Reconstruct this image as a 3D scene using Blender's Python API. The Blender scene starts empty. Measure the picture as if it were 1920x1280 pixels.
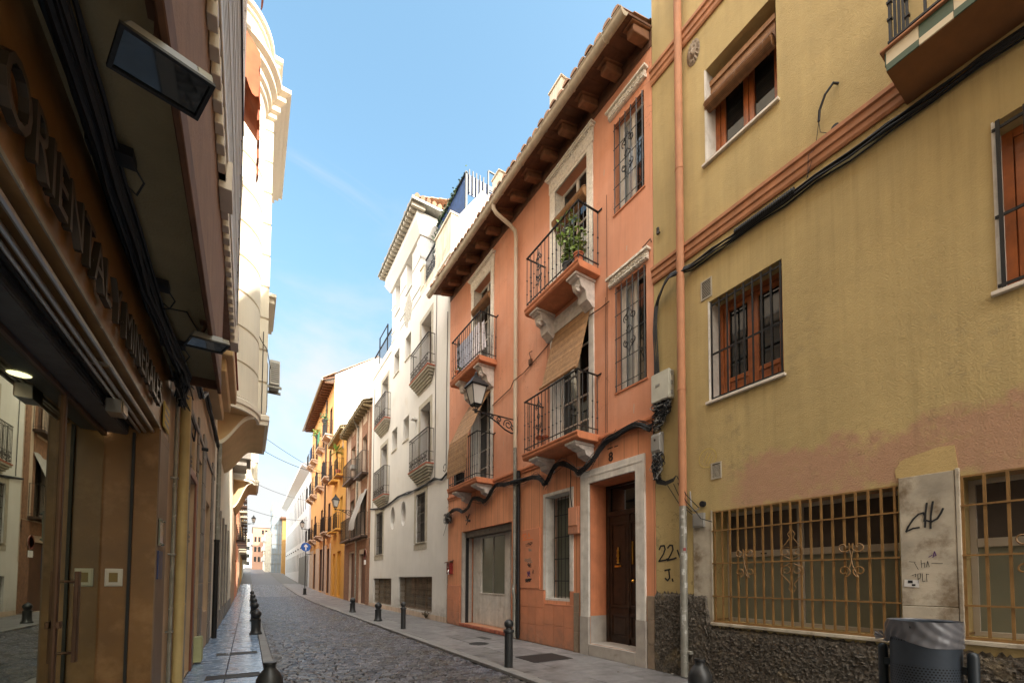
import bpy, bmesh, math, random
from mathutils import Vector, Matrix
R = math.radians
random.seed(7)
scene = bpy.context.scene
COL = scene.collection

# ------------------------------------------------------------------ frames
# facade frames: u runs along the street (world y), d goes INTO the wall, z up
def RF(u, d, z): return (6.0 + d, u, z)          # right hand row of houses
def LF(u, d, z): return (-0.8 - d, u, z)         # left hand row of houses
def WF(x, y, z): return (x, y, z)

def gz(y):                                       # street level along the street
    P = [(-60, 0), (30, 0), (42, .15), (55, .6), (67, 1.0), (92, 2.2), (110, 3.4), (140, 4.6), (260, 7)]
    for (a, za), (b, zb) in zip(P, P[1:]):
        if y <= b:
            t = (y - a) / (b - a)
            return za + (zb - za) * t
    return 7

# ------------------------------------------------------------------ materials
def _n(nt, t, **kw):
    n = nt.nodes.new(t)
    for k, v in kw.items(): setattr(n, k, v)
    return n
def mat(name, col, rough=.65, metal=0., var=.12, vscale=2.5, bump=0., bscale=60., spec=.5, streak=0., col2=None,
        m2=(1.5, .52, .62), island=0., groove=None, bdist=.01, rvar=0., coat=0., trans=0., stain=None, bdetail=4):
    m = bpy.data.materials.new(name); m.use_nodes = True
    nt = m.node_tree; nt.nodes.clear(); L = nt.links.new
    out = _n(nt, 'ShaderNodeOutputMaterial'); b = _n(nt, 'ShaderNodeBsdfPrincipled')
    L(b.outputs[0], out.inputs[0])
    b.inputs['Roughness'].default_value = rough; b.inputs['Metallic'].default_value = metal
    b.inputs['Specular IOR Level'].default_value = spec
    if coat: b.inputs['Coat Weight'].default_value = coat
    tc = _n(nt, 'ShaderNodeTexCoord'); P = tc.outputs['Object']
    def noise(scale, detail=5, vec=None, rough_=.55):
        n = _n(nt, 'ShaderNodeTexNoise'); n.inputs['Scale'].default_value = scale
        n.inputs['Detail'].default_value = detail; n.inputs['Roughness'].default_value = rough_
        L(vec or P, n.inputs['Vector']); return n.outputs[0]
    def ramp(src, lo, hi, a=0., c=1.):
        r = _n(nt, 'ShaderNodeMapRange'); L(src, r.inputs[0])
        r.inputs[1].default_value = lo; r.inputs[2].default_value = hi
        r.inputs[3].default_value = a; r.inputs[4].default_value = c; return r.outputs[0]
    def mix(kind, fac, a, c):
        x = _n(nt, 'ShaderNodeMixRGB', blend_type=kind)
        for i, v in ((0, fac), (1, a), (2, c)):
            if hasattr(v, 'type'): L(v, x.inputs[i])
            else: x.inputs[i].default_value = v if i == 0 else (*v, 1) if len(v) == 3 else v
        return x.outputs[0]
    lo = tuple(max(0, c * (1 - var)) for c in col); hi = tuple(min(1, c * (1 + var)) for c in col)
    c = mix('MIX', ramp(noise(vscale, 6), .3, .7), lo, hi)
    if col2: c = mix('MIX', ramp(noise(m2[0], 7, rough_=.65), m2[1], m2[2]), c, col2)
    if streak:
        mp = _n(nt, 'ShaderNodeMapping'); mp.inputs['Scale'].default_value = (5, 5, .35); L(P, mp.inputs[0])
        c = mix('MULTIPLY', 1., c, _grey(nt, L, ramp(noise(1.6, 6, mp.outputs[0], .6), .35, .68, 1., 1 - streak)))
    if island:
        g = _n(nt, 'ShaderNodeNewGeometry')
        c = mix('MULTIPLY', 1., c, _grey(nt, L, ramp(g.outputs['Random Per Island'], 0, 1, 1 - island, 1 + island)))
    if stain: c = stain(nt, L, P, c, noise, ramp, mix)
    if groove:                                   # scored joints: (axis, pitch, width)
        ax, pitch, wd = groove
        s = _n(nt, 'ShaderNodeSeparateXYZ'); L(P, s.inputs[0])
        q = _n(nt, 'ShaderNodeMath', operation='PINGPONG'); L(s.outputs[ax], q.inputs[0]); q.inputs[1].default_value = pitch / 2
        gm = ramp(q.outputs[0], 0, wd, 0., 1.)
        c = mix('MULTIPLY', 1., c, _grey(nt, L, ramp(gm, 0, 1, .42, 1.)))
    L(c, b.inputs['Base Color'])
    if rvar:
        L(ramp(noise(vscale * 2.3, 5), .3, .7, max(.03, rough - rvar), min(1, rough + rvar)), b.inputs['Roughness'])
    if bump:
        bp = _n(nt, 'ShaderNodeBump'); bp.inputs['Strength'].default_value = bump; bp.inputs['Distance'].default_value = bdist
        hh = noise(bscale, bdetail)
        if bscale > 20:                          # hand-trowelled unevenness below the grain
            ad = _n(nt, 'ShaderNodeMath', operation='MULTIPLY_ADD'); L(noise(bscale * .09, 3), ad.inputs[0]); ad.inputs[1].default_value = 1.6; L(hh, ad.inputs[2]); hh = ad.outputs[0]
        L(hh, bp.inputs['Height']); L(bp.outputs[0], b.inputs['Normal'])
    return m
def _grey(nt, L, src):
    n = _n(nt, 'ShaderNodeCombineXYZ')
    for i in range(3): L(src, n.inputs[i])
    return n.outputs[0]
def emit(name, col, s):
    m = bpy.data.materials.new(name); m.use_nodes = True; nt = m.node_tree; nt.nodes.clear()
    o = _n(nt, 'ShaderNodeOutputMaterial'); e = _n(nt, 'ShaderNodeEmission')
    e.inputs[0].default_value = (*col, 1); e.inputs[1].default_value = s; nt.links.new(e.outputs[0], o.inputs[0]); return m
def glass_see(name, tint, refl=.35, rough=.01, amt=None):
    """pane one can look through: tinted transparency mixed with a mirror reflection"""
    m = bpy.data.materials.new(name); m.use_nodes = True; nt = m.node_tree; nt.nodes.clear(); L = nt.links.new
    o = _n(nt, 'ShaderNodeOutputMaterial'); mx = _n(nt, 'ShaderNodeMixShader'); t = _n(nt, 'ShaderNodeBsdfTransparent')
    g = _n(nt, 'ShaderNodeBsdfGlossy'); t.inputs[0].default_value = (*tint, 1); g.inputs['Roughness'].default_value = rough
    g.inputs[0].default_value = (.80, .84, .70, 1)
    fr = _n(nt, 'ShaderNodeFresnel'); fr.inputs[0].default_value = 1.5
    ma = _n(nt, 'ShaderNodeMath', operation='MULTIPLY_ADD'); L(fr.outputs[0], ma.inputs[0]); ma.inputs[1].default_value = .75; ma.inputs[2].default_value = refl
    ma.use_clamp = True
    L(ma.outputs[0], mx.inputs[0]); L(t.outputs[0], mx.inputs[1]); L(g.outputs[0], mx.inputs[2]); L(mx.outputs[0], o.inputs[0]); return m

# ------------------------------------------------------------------ mesh builder
class MB:
    def __init__(s): s.v = []; s.f = []; s.m = []
    def face(s, pts, m=0):
        i = len(s.v); s.v += [tuple(p) for p in pts]; s.f.append(tuple(range(i, i + len(pts)))); s.m.append(m)
    def add(s, vs, fs, m=0):
        i = len(s.v); s.v += [tuple(p) for p in vs]
        for f in fs: s.f.append(tuple(i + k for k in f)); s.m.append(m)
    def box(s, fr, u0, u1, d0, d1, z0, z1, m=0):
        P = [fr(u, d, z) for z in (z0, z1) for d in (d0, d1) for u in (u0, u1)]
        s.add(P, [(0, 1, 3, 2), (4, 6, 7, 5), (0, 4, 5, 1), (2, 3, 7, 6), (0, 2, 6, 4), (1, 5, 7, 3)], m)
        return s
    def hexa(s, P, m=0):                         # 8 points: bottom 4 in order, top 4 in order
        s.add(P, [(3, 2, 1, 0), (4, 5, 6, 7), (0, 1, 5, 4), (1, 2, 6, 5), (2, 3, 7, 6), (3, 0, 4, 7)], m); return s
    def prism(s, fr, prof, u0, u1, m=0):         # profile of (d,z), extruded along u
        n = len(prof); P = [fr(u0, d, z) for d, z in prof] + [fr(u1, d, z) for d, z in prof]
        F = [tuple(range(n)), tuple(range(2 * n - 1, n - 1, -1))] + [(i, (i + 1) % n, n + (i + 1) % n, n + i) for i in range(n)]
        s.add(P, F, m); return s
    def plate(s, fr, prof, d0, d1, m=0):         # outline of (u,z), thickness d0..d1
        n = len(prof); P = [fr(u, d0, z) for u, z in prof] + [fr(u, d1, z) for u, z in prof]
        F = [tuple(range(n)), tuple(range(2 * n - 1, n - 1, -1))] + [(i, (i + 1) % n, n + (i + 1) % n, n + i) for i in range(n)]
        s.add(P, F, m); return s
    def tube(s, path, r, n=6, m=0, cap=True):
        path = [Vector(p) for p in path]; k = len(path)
        rs = r if isinstance(r, (list, tuple)) else [r] * k
        t0 = (path[1] - path[0]).normalized()
        a = t0.orthogonal().normalized(); base = len(s.v); prev = t0
        for i, p in enumerate(path):
            t = (path[min(i + 1, k - 1)] - path[max(i - 1, 0)])
            t = t.normalized() if t.length > 1e-9 else prev
            a = (a - t * a.dot(t));  a = a.normalized() if a.length > 1e-6 else t.orthogonal().normalized()
            c = t.cross(a); prev = t
            for j in range(n):
                w = 2 * math.pi * j / n + (math.pi / 4 if n == 4 else 0)
                s.v.append(tuple(p + (a * math.cos(w) + c * math.sin(w)) * rs[i]))
        for i in range(k - 1):
            for j in range(n):
                s.f.append((base + i * n + j, base + i * n + (j + 1) % n, base + (i + 1) * n + (j + 1) % n, base + (i + 1) * n + j)); s.m.append(m)
        if cap:
            s.f.append(tuple(base + j for j in range(n))[::-1]); s.m.append(m)
            s.f.append(tuple(base + (k - 1) * n + j for j in range(n))); s.m.append(m)
        return s
    def lathe(s, prof, c, n=20, m=0, axis=None):
        base = len(s.v); k = len(prof)
        for r, z in prof:
            for j in range(n):
                w = 2 * math.pi * j / n
                s.v.append((c[0] + r * math.cos(w), c[1] + r * math.sin(w), c[2] + z))
        for i in range(k - 1):
            for j in range(n):
                s.f.append((base + i * n + j, base + i * n + (j + 1) % n, base + (i + 1) * n + (j + 1) % n, base + (i + 1) * n + j)); s.m.append(m)
        s.f.append(tuple(base + j for j in range(n))[::-1]); s.m.append(m)
        s.f.append(tuple(base + (k - 1) * n + j for j in range(n))); s.m.append(m)
        return s
    def grid(s, fn, nu, nv, m=0):
        base = len(s.v)
        for i in range(nu + 1):
            for j in range(nv + 1): s.v.append(tuple(fn(i / nu, j / nv)))
        for i in range(nu):
            for j in range(nv):
                a = base + i * (nv + 1) + j
                s.f.append((a, a + nv + 1, a + nv + 2, a + 1)); s.m.append(m)
        return s

def wall(mb, fr, u0, u1, z0, z1, holes, d=0., m=0, mr=None):
    """facade sheet with real openings; hole = (ua,ub,za,zb,depth)"""
    us = sorted({u0, u1, *[h[0] for h in holes], *[h[1] for h in holes]}); zs = sorted({z0, z1, *[h[2] for h in holes], *[h[3] for h in holes]})
    us = [u for u in us if u0 - 1e-6 <= u <= u1 + 1e-6]; zs = [z for z in zs if z0 - 1e-6 <= z <= z1 + 1e-6]
    for a, b in zip(us, us[1:]):
        for c, e in zip(zs, zs[1:]):
            mu, mz = (a + b) / 2, (c + e) / 2
            if any(h[0] < mu < h[1] and h[2] < mz < h[3] for h in holes): continue
            mb.face([fr(a, d, c), fr(b, d, c), fr(b, d, e), fr(a, d, e)], m)
    for h in holes:
        if len(h) > 5 and h[5] == 'shaped': continue
        a, b, c, e, dp = h[:5]; q = m if mr is None else mr
        for p0, p1 in (((a, c), (a, e)), ((a, e), (b, e)), ((b, e), (b, c)), ((b, c), (a, c))):
            mb.face([fr(p0[0], d, p0[1]), fr(p1[0], d, p1[1]), fr(p1[0], d + dp, p1[1]), fr(p0[0], d + dp, p0[1])], q)
def shaped(mb, fr, rect, pts, depth, d=0., m=0, mr=0):
    """fill a rectangular cell of a wall round a star-shaped opening (pts counter clockwise) and line its reveal"""
    a, b, c, e = rect; cu = sum(p[0] for p in pts) / len(pts); cz = sum(p[1] for p in pts) / len(pts)
    def out(p):
        du, dz = p[0] - cu, p[1] - cz; t = 1e9
        if du > 1e-9: t = min(t, (b - cu) / du)
        if du < -1e-9: t = min(t, (a - cu) / du)
        if dz > 1e-9: t = min(t, (e - cz) / dz)
        if dz < -1e-9: t = min(t, (c - cz) / dz)
        return (cu + du * t, cz + dz * t)
    n = len(pts); O = [out(p) for p in pts]
    for i in range(n):
        j = (i + 1) % n; ring = [pts[i], pts[j], O[j]]
        if abs(O[i][0] - O[j][0]) > 1e-6 and abs(O[i][1] - O[j][1]) > 1e-6:
            cands = [(x, y) for x in (a, b) for y in (c, e)]
            ring.append(min(cands, key=lambda k: (k[0] - (O[i][0] + O[j][0]) / 2) ** 2 + (k[1] - (O[i][1] + O[j][1]) / 2) ** 2))
        ring.append(O[i])
        mb.face([fr(u, d, z) for u, z in ring], m)
        mb.face([fr(pts[i][0], d, pts[i][1]), fr(pts[j][0], d, pts[j][1]), fr(pts[j][0], d + depth, pts[j][1]), fr(pts[i][0], d + depth, pts[i][1])], mr)
def body(mb, fr, u0, u1, z0, z1, depth, d=0., m=0, top=True):
    """the sides, back and flat top behind a facade sheet"""
    for u in (u0, u1): mb.face([fr(u, d, z0), fr(u, d + depth, z0), fr(u, d + depth, z1), fr(u, d, z1)], m)
    mb.face([fr(u0, d + depth, z0), fr(u1, d + depth, z0), fr(u1, d + depth, z1), fr(u0, d + depth, z1)], m)
    if top: mb.face([fr(u0, d, z1), fr(u1, d, z1), fr(u1, d + depth, z1), fr(u0, d + depth, z1)], m)

def new_obj(name, mb, mats, loc=(0, 0, 0), bevel=0., smooth=False, shift=True, seg=1):
    me = bpy.data.meshes.new(name)
    o3 = loc if shift else (0, 0, 0)
    me.from_pydata([(p[0] - o3[0], p[1] - o3[1], p[2] - o3[2]) for p in mb.v], [], mb.f)
    mats = mats if isinstance(mats, (list, tuple)) else [mats]
    for k in mats: me.materials.append(k)
    for p, k in zip(me.polygons, mb.m): p.material_index = min(k, len(mats) - 1)
    bm = bmesh.new(); bm.from_mesh(me)
    if bevel:
        bmesh.ops.remove_doubles(bm, verts=bm.verts, dist=1e-5)
    bmesh.ops.recalc_face_normals(bm, faces=bm.faces)
    if bevel:
        es = [e for e in bm.edges if len(e.link_faces) == 2 and e.calc_face_angle(0) > R(25)]
        try: bmesh.ops.bevel(bm, geom=es, offset=bevel, segments=seg, affect='EDGES', clamp_overlap=True)
        except Exception: pass
    bm.to_mesh(me); bm.free()
    if smooth:
        for p in me.polygons: p.use_smooth = True
        try: me.set_sharp_from_angle(angle=R(40))
        except Exception: pass
    o = bpy.data.objects.new(name, me); COL.objects.link(o)
    return o
def root_loc(o):
    L = Vector((0, 0, 0))
    while o: L += o.location; o = o.parent
    return tuple(L)
def pieces(mb, eps=.02):
    """separate a builder into the pieces that really stand apart"""
    n = len(mb.v); up = list(range(n))
    def find(a):
        while up[a] != a: up[a] = up[up[a]]; a = up[a]
        return a
    for f in mb.f:
        for k in f[1:]: up[find(k)] = find(f[0])
    box = {}
    for i, p in enumerate(mb.v):
        b = box.setdefault(find(i), [list(p), list(p)])
        for k in range(3): b[0][k] = min(b[0][k], p[k]); b[1][k] = max(b[1][k], p[k])
    ks = list(box)
    for i, a in enumerate(ks):
        for b in ks[:i]:
            A, Q = box[a], box[b]
            if all(A[0][k] - eps <= Q[1][k] and Q[0][k] - eps <= A[1][k] for k in range(3)): up[find(a)] = find(b)
    out = {}
    for f, m in zip(mb.f, mb.m): out.setdefault(find(f[0]), MB()).face([mb.v[k] for k in f], m)
    for q in out.values():                       # weld the copied corners again
        idx = {}; nv = []; mp = []
        for p in q.v:
            if p not in idx: idx[p] = len(nv); nv.append(p)
            mp.append(idx[p])
        q.f = [tuple(mp[k] for k in f) for f in q.f]; q.v = nv
    return list(out.values())
def parts(name, mb, mats, parent, eps=.02, **kw):
    return [part(name, q, mats, parent, **kw) for q in pieces(mb, eps)]
def part(name, mb, mats, parent, label=None, **kw):
    o = new_obj(name, mb, mats, loc=root_loc(parent), **kw); o.parent = parent
    if label: o['label'] = label
    return o
def tag(o, label, cat, group=None):
    o['label'] = label; o['category'] = cat
    if group: o['group'] = group
    return o
def thing(name, label, cat, loc, group=None):
    o = bpy.data.objects.new(name, None); COL.objects.link(o); o.location = loc; o.empty_display_size = .2
    return tag(o, label, cat, group)
def single(name, mb, mats, label, cat, loc, group=None, **kw):
    o = new_obj(name, mb, mats, loc=loc, **kw); o.location = loc
    return tag(o, label, cat, group)
def struct(name, mb, mats, kind='structure', **kw):
    o = new_obj(name, mb, mats, **kw); o['kind'] = kind; return o
def dup(src, loc, label=None, group=None, scale=None):
    def cp(o, par):
        c = o.copy(); COL.objects.link(c); c.parent = par
        for ch in o.children: cp(ch, c)
        return c
    r = cp(src, None); r.location = loc
    if label: r['label'] = label
    if group: r['group'] = group
    if scale: r.scale = scale
    return r
_txt = {}
def text_faces(s, size=1.):
    cu = bpy.data.curves.new('txt', 'FONT'); cu.body = s; cu.size = size; cu.resolution_u = 3; cu.fill_mode = 'FRONT'
    o = bpy.data.objects.new('txt', cu); COL.objects.link(o)
    me = bpy.data.meshes.new_from_object(o.evaluated_get(bpy.context.evaluated_depsgraph_get()))
    V = [tuple(v.co) for v in me.vertices]; F = [tuple(p.vertices) for p in me.polygons]
    bpy.data.objects.remove(o); bpy.data.curves.remove(cu); bpy.data.meshes.remove(me)
    return V, F
def write(mb, fr, sgn, u, z, d, s, size, thick=.004, sx=1., m=0):
    """lettering on a facade; sgn = direction of the reader's right along u"""
    V, F = text_faces(s, size); n = len(V)
    P = [fr(u + sgn * x * sx, d, z + y) for x, y, _ in V] + [fr(u + sgn * x * sx, d - thick, z + y) for x, y, _ in V]
    E = {}
    for f in F:
        for a, b in zip(f, f[1:] + f[:1]): E[(a, b)] = 1
    side = [(a, b, b + n, a + n) for a, b in E if (b, a) not in E]
    mb.add(P, [tuple(i + n for i in f) for f in F] + side, m)
def scribble(mb, fr, pts, w=.02, d=-.004, m=0):
    """flat painted stroke along (u,z) points"""
    for (a, b) in zip(pts, pts[1:]):
        dx, dz = b[0] - a[0], b[1] - a[1]; l = math.hypot(dx, dz) or 1; nx, nz = -dz / l * w / 2, dx / l * w / 2; ex, ez = dx / l * w / 3, dz / l * w / 3
        mb.face([fr(a[0] - ex + nx, d, a[1] - ez + nz), fr(b[0] + ex + nx, d, b[1] + ez + nz), fr(b[0] + ex - nx, d, b[1] + ez - nz), fr(a[0] - ex - nx, d, a[1] - ez - nz)], m)
        d -= .0002
def arc(c, r, a0, a1, n=10): return [(c[0] + r * math.cos(R(a0 + (a1 - a0) * i / n)), c[1] + r * math.sin(R(a0 + (a1 - a0) * i / n))) for i in range(n + 1)]
def spiral(c, r0, r1, a0, a1, n=16): return [(c[0] + (r0 + (r1 - r0) * i / n) * math.cos(R(a0 + (a1 - a0) * i / n)), c[1] + (r0 + (r1 - r0) * i / n) * math.sin(R(a0 + (a1 - a0) * i / n))) for i in range(n + 1)]
def sag(p, q, s, n=12, jit=0.):
    p, q = Vector(p), Vector(q)
    return [tuple(p.lerp(q, i / n) - Vector((0, 0, s * 4 * (i / n) * (1 - i / n))) + (Vector((random.uniform(-jit, jit), random.uniform(-jit, jit), random.uniform(-jit, jit))) if 0 < i < n else Vector())) for i in range(n + 1)]

def smooth(P, k=4):
    """rounded path through the given points"""
    P = [Vector(p) for p in P]; out = []
    for i in range(len(P) - 1):
        a, b, c, d = P[max(i - 1, 0)], P[i], P[i + 1], P[min(i + 2, len(P) - 1)]
        for j in range(k):
            t = j / k; out.append(.5 * ((2 * b) + (c - a) * t + (2 * a - 5 * b + 4 * c - d) * t * t + (3 * b - a - 3 * c + d) * t ** 3))
    return out + [P[-1]]
# ------------------------------------------------------------------ facade fittings
def frame_win(fr, u0, u1, z0, z1, d, parent, mf, mp, nu=2, nz=1, fw=.06, th=.05, name='window', trans=None, bevel=.004):
    """window frame (part) with its pane (sub-part)"""
    mb = MB()
    mb.box(fr, u0, u0 + fw, d, d + th, z0, z1).box(fr, u1 - fw, u1, d, d + th, z0, z1)
    mb.box(fr, u0 + fw, u1 - fw, d, d + th, z0, z0 + fw).box(fr, u0 + fw, u1 - fw, d, d + th, z1 - fw, z1)
    for i in range(1, nu):
        u = u0 + (u1 - u0) * i / nu; mb.box(fr, u - fw * .7, u + fw * .7, d - .008, d + th - .004, z0 + fw, z1 - fw)
    for k in range(1, nz):
        z = z0 + (z1 - z0) * k / nz; mb.box(fr, u0 + fw, u1 - fw, d + .006, d + th - .008, z - fw * .3, z + fw * .3)
    if trans: mb.box(fr, u0 + fw, u1 - fw, d - .006, d + th - .006, trans - fw / 2, trans + fw / 2)
    w = part(name, mb, mf, parent, bevel=bevel)
    g = MB(); g.face([fr(u0 + fw / 2, d + th * .6, z0 + fw / 2), fr(u1 - fw / 2, d + th * .6, z0 + fw / 2), fr(u1 - fw / 2, d + th * .6, z1 - fw / 2), fr(u0 + fw / 2, d + th * .6, z1 - fw / 2)])
    part('pane', g, mp, w)
    return w
def bars_mesh(fr, us, z0, z1, d, r=.009, hz=(), hr=None, n=4, ext=.0):
    mb = MB(); hr = hr or r
    for u in us: mb.tube([fr(u, d, z0), fr(u, d, z1)], r, n)
    for z in hz: mb.box(fr, min(us) - ext, max(us) + ext, d - hr * .6, d + hr * .6, z - hr, z + hr)
    return mb
def lin(a, b, n): return [a + (b - a) * i / (n - 1) for i in range(n)]
def railing_mesh(fr, u0, u1, proj, z0, z1, step=.12, r=.009, knob=None, low=None, n=4, side=True):
    """iron balcony rail: front run and two returns"""
    mb = MB(); e = .03; D = -proj + e
    k = max(3, int((u1 - u0 - 2 * e) / step) + 1)
    pts = [(u, D) for u in lin(u0 + e, u1 - e, k)]
    if side:
        ks = max(2, int(proj / step) + 1)
        for d in lin(D, -.02, ks)[1:]: pts += [(u0 + e, d), (u1 - e, d)]
    for u, d in pts:
        mb.tube([fr(u, d, z0), fr(u, d, z1)], r, n)
        if knob:
            for zz in knob: mb.tube([fr(u, d, z0 + zz - .018), fr(u, d, z0 + zz), fr(u, d, z0 + zz + .018)], [r, r * 2.1, r], 5)
    for z, w in ((z1, .02), (z0 + .09, .011)) + (((z0 + low, .011),) if low else ()):
        mb.box(fr, u0 + e - w, u1 - e + w, D - w, D + w, z - .009, z + .009)
        if side:
            for u in (u0 + e, u1 - e): mb.box(fr, u - w, u + w, D + w, 0, z - .008, z + .008)
    return mb
def scroll_mesh(fr, u, d, z0, z1, w=.12, r=.006):
    """wrought iron scroll panel"""
    mb = MB(); h = z1 - z0; c = (z0 + z1) / 2
    for s in (-1, 1):
        for (zc, dirn) in ((c + h * .27, 1), (c - h * .27, -1)):
            p = spiral((u + s * w * .5, zc), w * .1, w * .5, 0 if s > 0 else 180, (0 if s > 0 else 180) + s * dirn * -430, 20)
            mb.tube([fr(a, d, b) for a, b in p], r, 4)
        mb.tube([fr(u, d, c - h * .1), fr(u + s * w * .5, d, c), fr(u, d, c + h * .1)], r, 4)
        mb.tube([fr(u, d, z1), fr(u + s * w * .25, d, z1 - h * .12), fr(u + s * w * .9, d, z1 - h * .2)], r, 4)
        mb.tube([fr(u, d, z0), fr(u + s * w * .25, d, z0 + h * .12), fr(u + s * w * .9, d, z0 + h * .2)], r, 4)
    mb.tube([fr(u, d, z0 - .04), fr(u, d, z1 + .04)], r * 1.2, 4)
    return mb
def tiles_mesh(fr, u0, u1, de, ze, dt, zt, r=.085, pitch=.21, slope_u=0., m=0):
    """rows of barrel tiles running up a roof slope, with the pan sheet below"""
    mb = MB(); n = int((u1 - u0) / pitch)
    S = lambda u: (u - u0) * slope_u
    mb.face([fr(u0, de + .04, ze - .02), fr(u1, de + .04, ze - .02 + S(u1)), fr(u1, dt, zt - .02 + S(u1)), fr(u0, dt, zt - .02)], m)
    L = math.hypot(dt - de, zt - ze); ns = max(1, int(L / .42)); sl = (zt - ze) / (dt - de)
    for i in range(n):
        u = u0 + pitch * (i + .5) + random.uniform(-.012, .012)
        for k in range(ns):
            a = k / ns; b = (k + 1.12) / ns
            if k > 2 and ns > 6 and k % 2: continue
            if k > 2 and ns > 6: b = (k + 2.1) / ns
            jd = random.uniform(-.02, .02) if k == 0 else 0; base = len(mb.v)
            for t, rr, up in ((a, r, .012), (min(1, b), r * .82, -.004)):
                dd = de + (dt - de) * t + jd; zz = ze + (zt - ze) * t + S(u) + up
                for j in range(6):
                    w = math.pi * j / 5
                    mb.v.append(fr(u + rr * math.cos(w), dd, zz + rr * math.sin(w) * .8))
            for j in range(5): mb.f.append((base + j, base + j + 1, base + 7 + j, base + 6 + j)); mb.m.append(m)
            if k == 0: mb.f.append(tuple(base + j for j in range(6))); mb.m.append(m)
    return mb
def slat_sheet(fr, u0, u1, path, pitch=.02, th=.012, skew=0., cords=True, ragged=.006):
    """a cane blind: thin slats laid along a hanging profile of (d,z) points"""
    mb = MB(); P = [Vector((a, b)) for a, b in path]; seg = [(P[i + 1] - P[i]).length for i in range(len(P) - 1)]; T = sum(seg); s = 0
    while s < T:
        q = s; i = 0
        while i < len(seg) - 1 and q > seg[i]: q -= seg[i]; i += 1
        p = P[i].lerp(P[i + 1], min(1, q / seg[i])); t = (P[i + 1] - P[i]).normalized()
        h = t * (pitch * .42); nrm = Vector((-t.y, t.x)) * (th / 2); f = s / T
        a0 = u0 + skew * f + random.uniform(-ragged, ragged); a1 = u1 + skew * f + random.uniform(-ragged, ragged)
        c = [p - h - nrm, p + h - nrm, p + h + nrm, p - h + nrm]
        mb.hexa([fr(a0, k.x, k.y) for k in c] + [fr(a1, k.x, k.y) for k in c])
        s += pitch
    if cords:
        for f in (.12, .5, .88):
            mb.tube([fr(u0 + (u1 - u0) * f + skew * i / (len(P) - 1), p.x - .009, p.y) for i, p in enumerate(P)], .003, 4)
    return mb
def roll_mesh(fr, u0, u1, d, z, r, n=26, skew=0.):
    mb = MB()
    mb.tube([fr(u0 + .01, d, z), fr(u1 - .01, d, z)], r * .86, 14)
    for i in range(n):
        a = 2 * math.pi * i / n; rr = r * (1 + .03 * math.sin(3 * a))
        x = random.uniform(-.008, .008)
        mb.tube([fr(u0 + x, d + rr * math.cos(a), z + rr * math.sin(a)), fr(u1 + x, d + rr * math.cos(a), z + rr * math.sin(a))], r * .1, 5)
    for f in (.1, .5, .9):
        u = u0 + (u1 - u0) * f
        mb.tube([fr(u, d + (r * 1.14) * math.cos(R(k)), z + (r * 1.14) * math.sin(R(k))) for k in range(0, 361, 24)], .004, 4)
    return mb
def leaf_clump(mb, c, n, spread, size, up=.5, m=0):
    for _ in range(n):
        p = Vector(c) + Vector((random.gauss(0, 1) * spread[0], random.gauss(0, 1) * spread[1], random.gauss(0, 1) * spread[2]))
        a = Vector((random.uniform(-1, 1), random.uniform(-1, 1), random.uniform(-.8, up))).normalized(); b = a.orthogonal().normalized()
        b = (b * math.cos(random.uniform(0, 6.3)) + a.cross(b) * math.sin(random.uniform(0, 6.3))).normalized()
        l = size * random.uniform(.6, 1.3); w = l * .32; q = p + a * l * .5
        mb.face([p, q + b * w, p + a * l, q - b * w], m)
SUN_E = 4.2; SKY_S = .15; EXPO = 1.5; CLOUD_SEED = 3.7
SKY_TINT = (1.0, 1.22, 1.08, 1); CLOUD_LOW = (2.3, 2.3, 2.26); CLOUD_FILL = (20., 19., 17.5)
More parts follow.
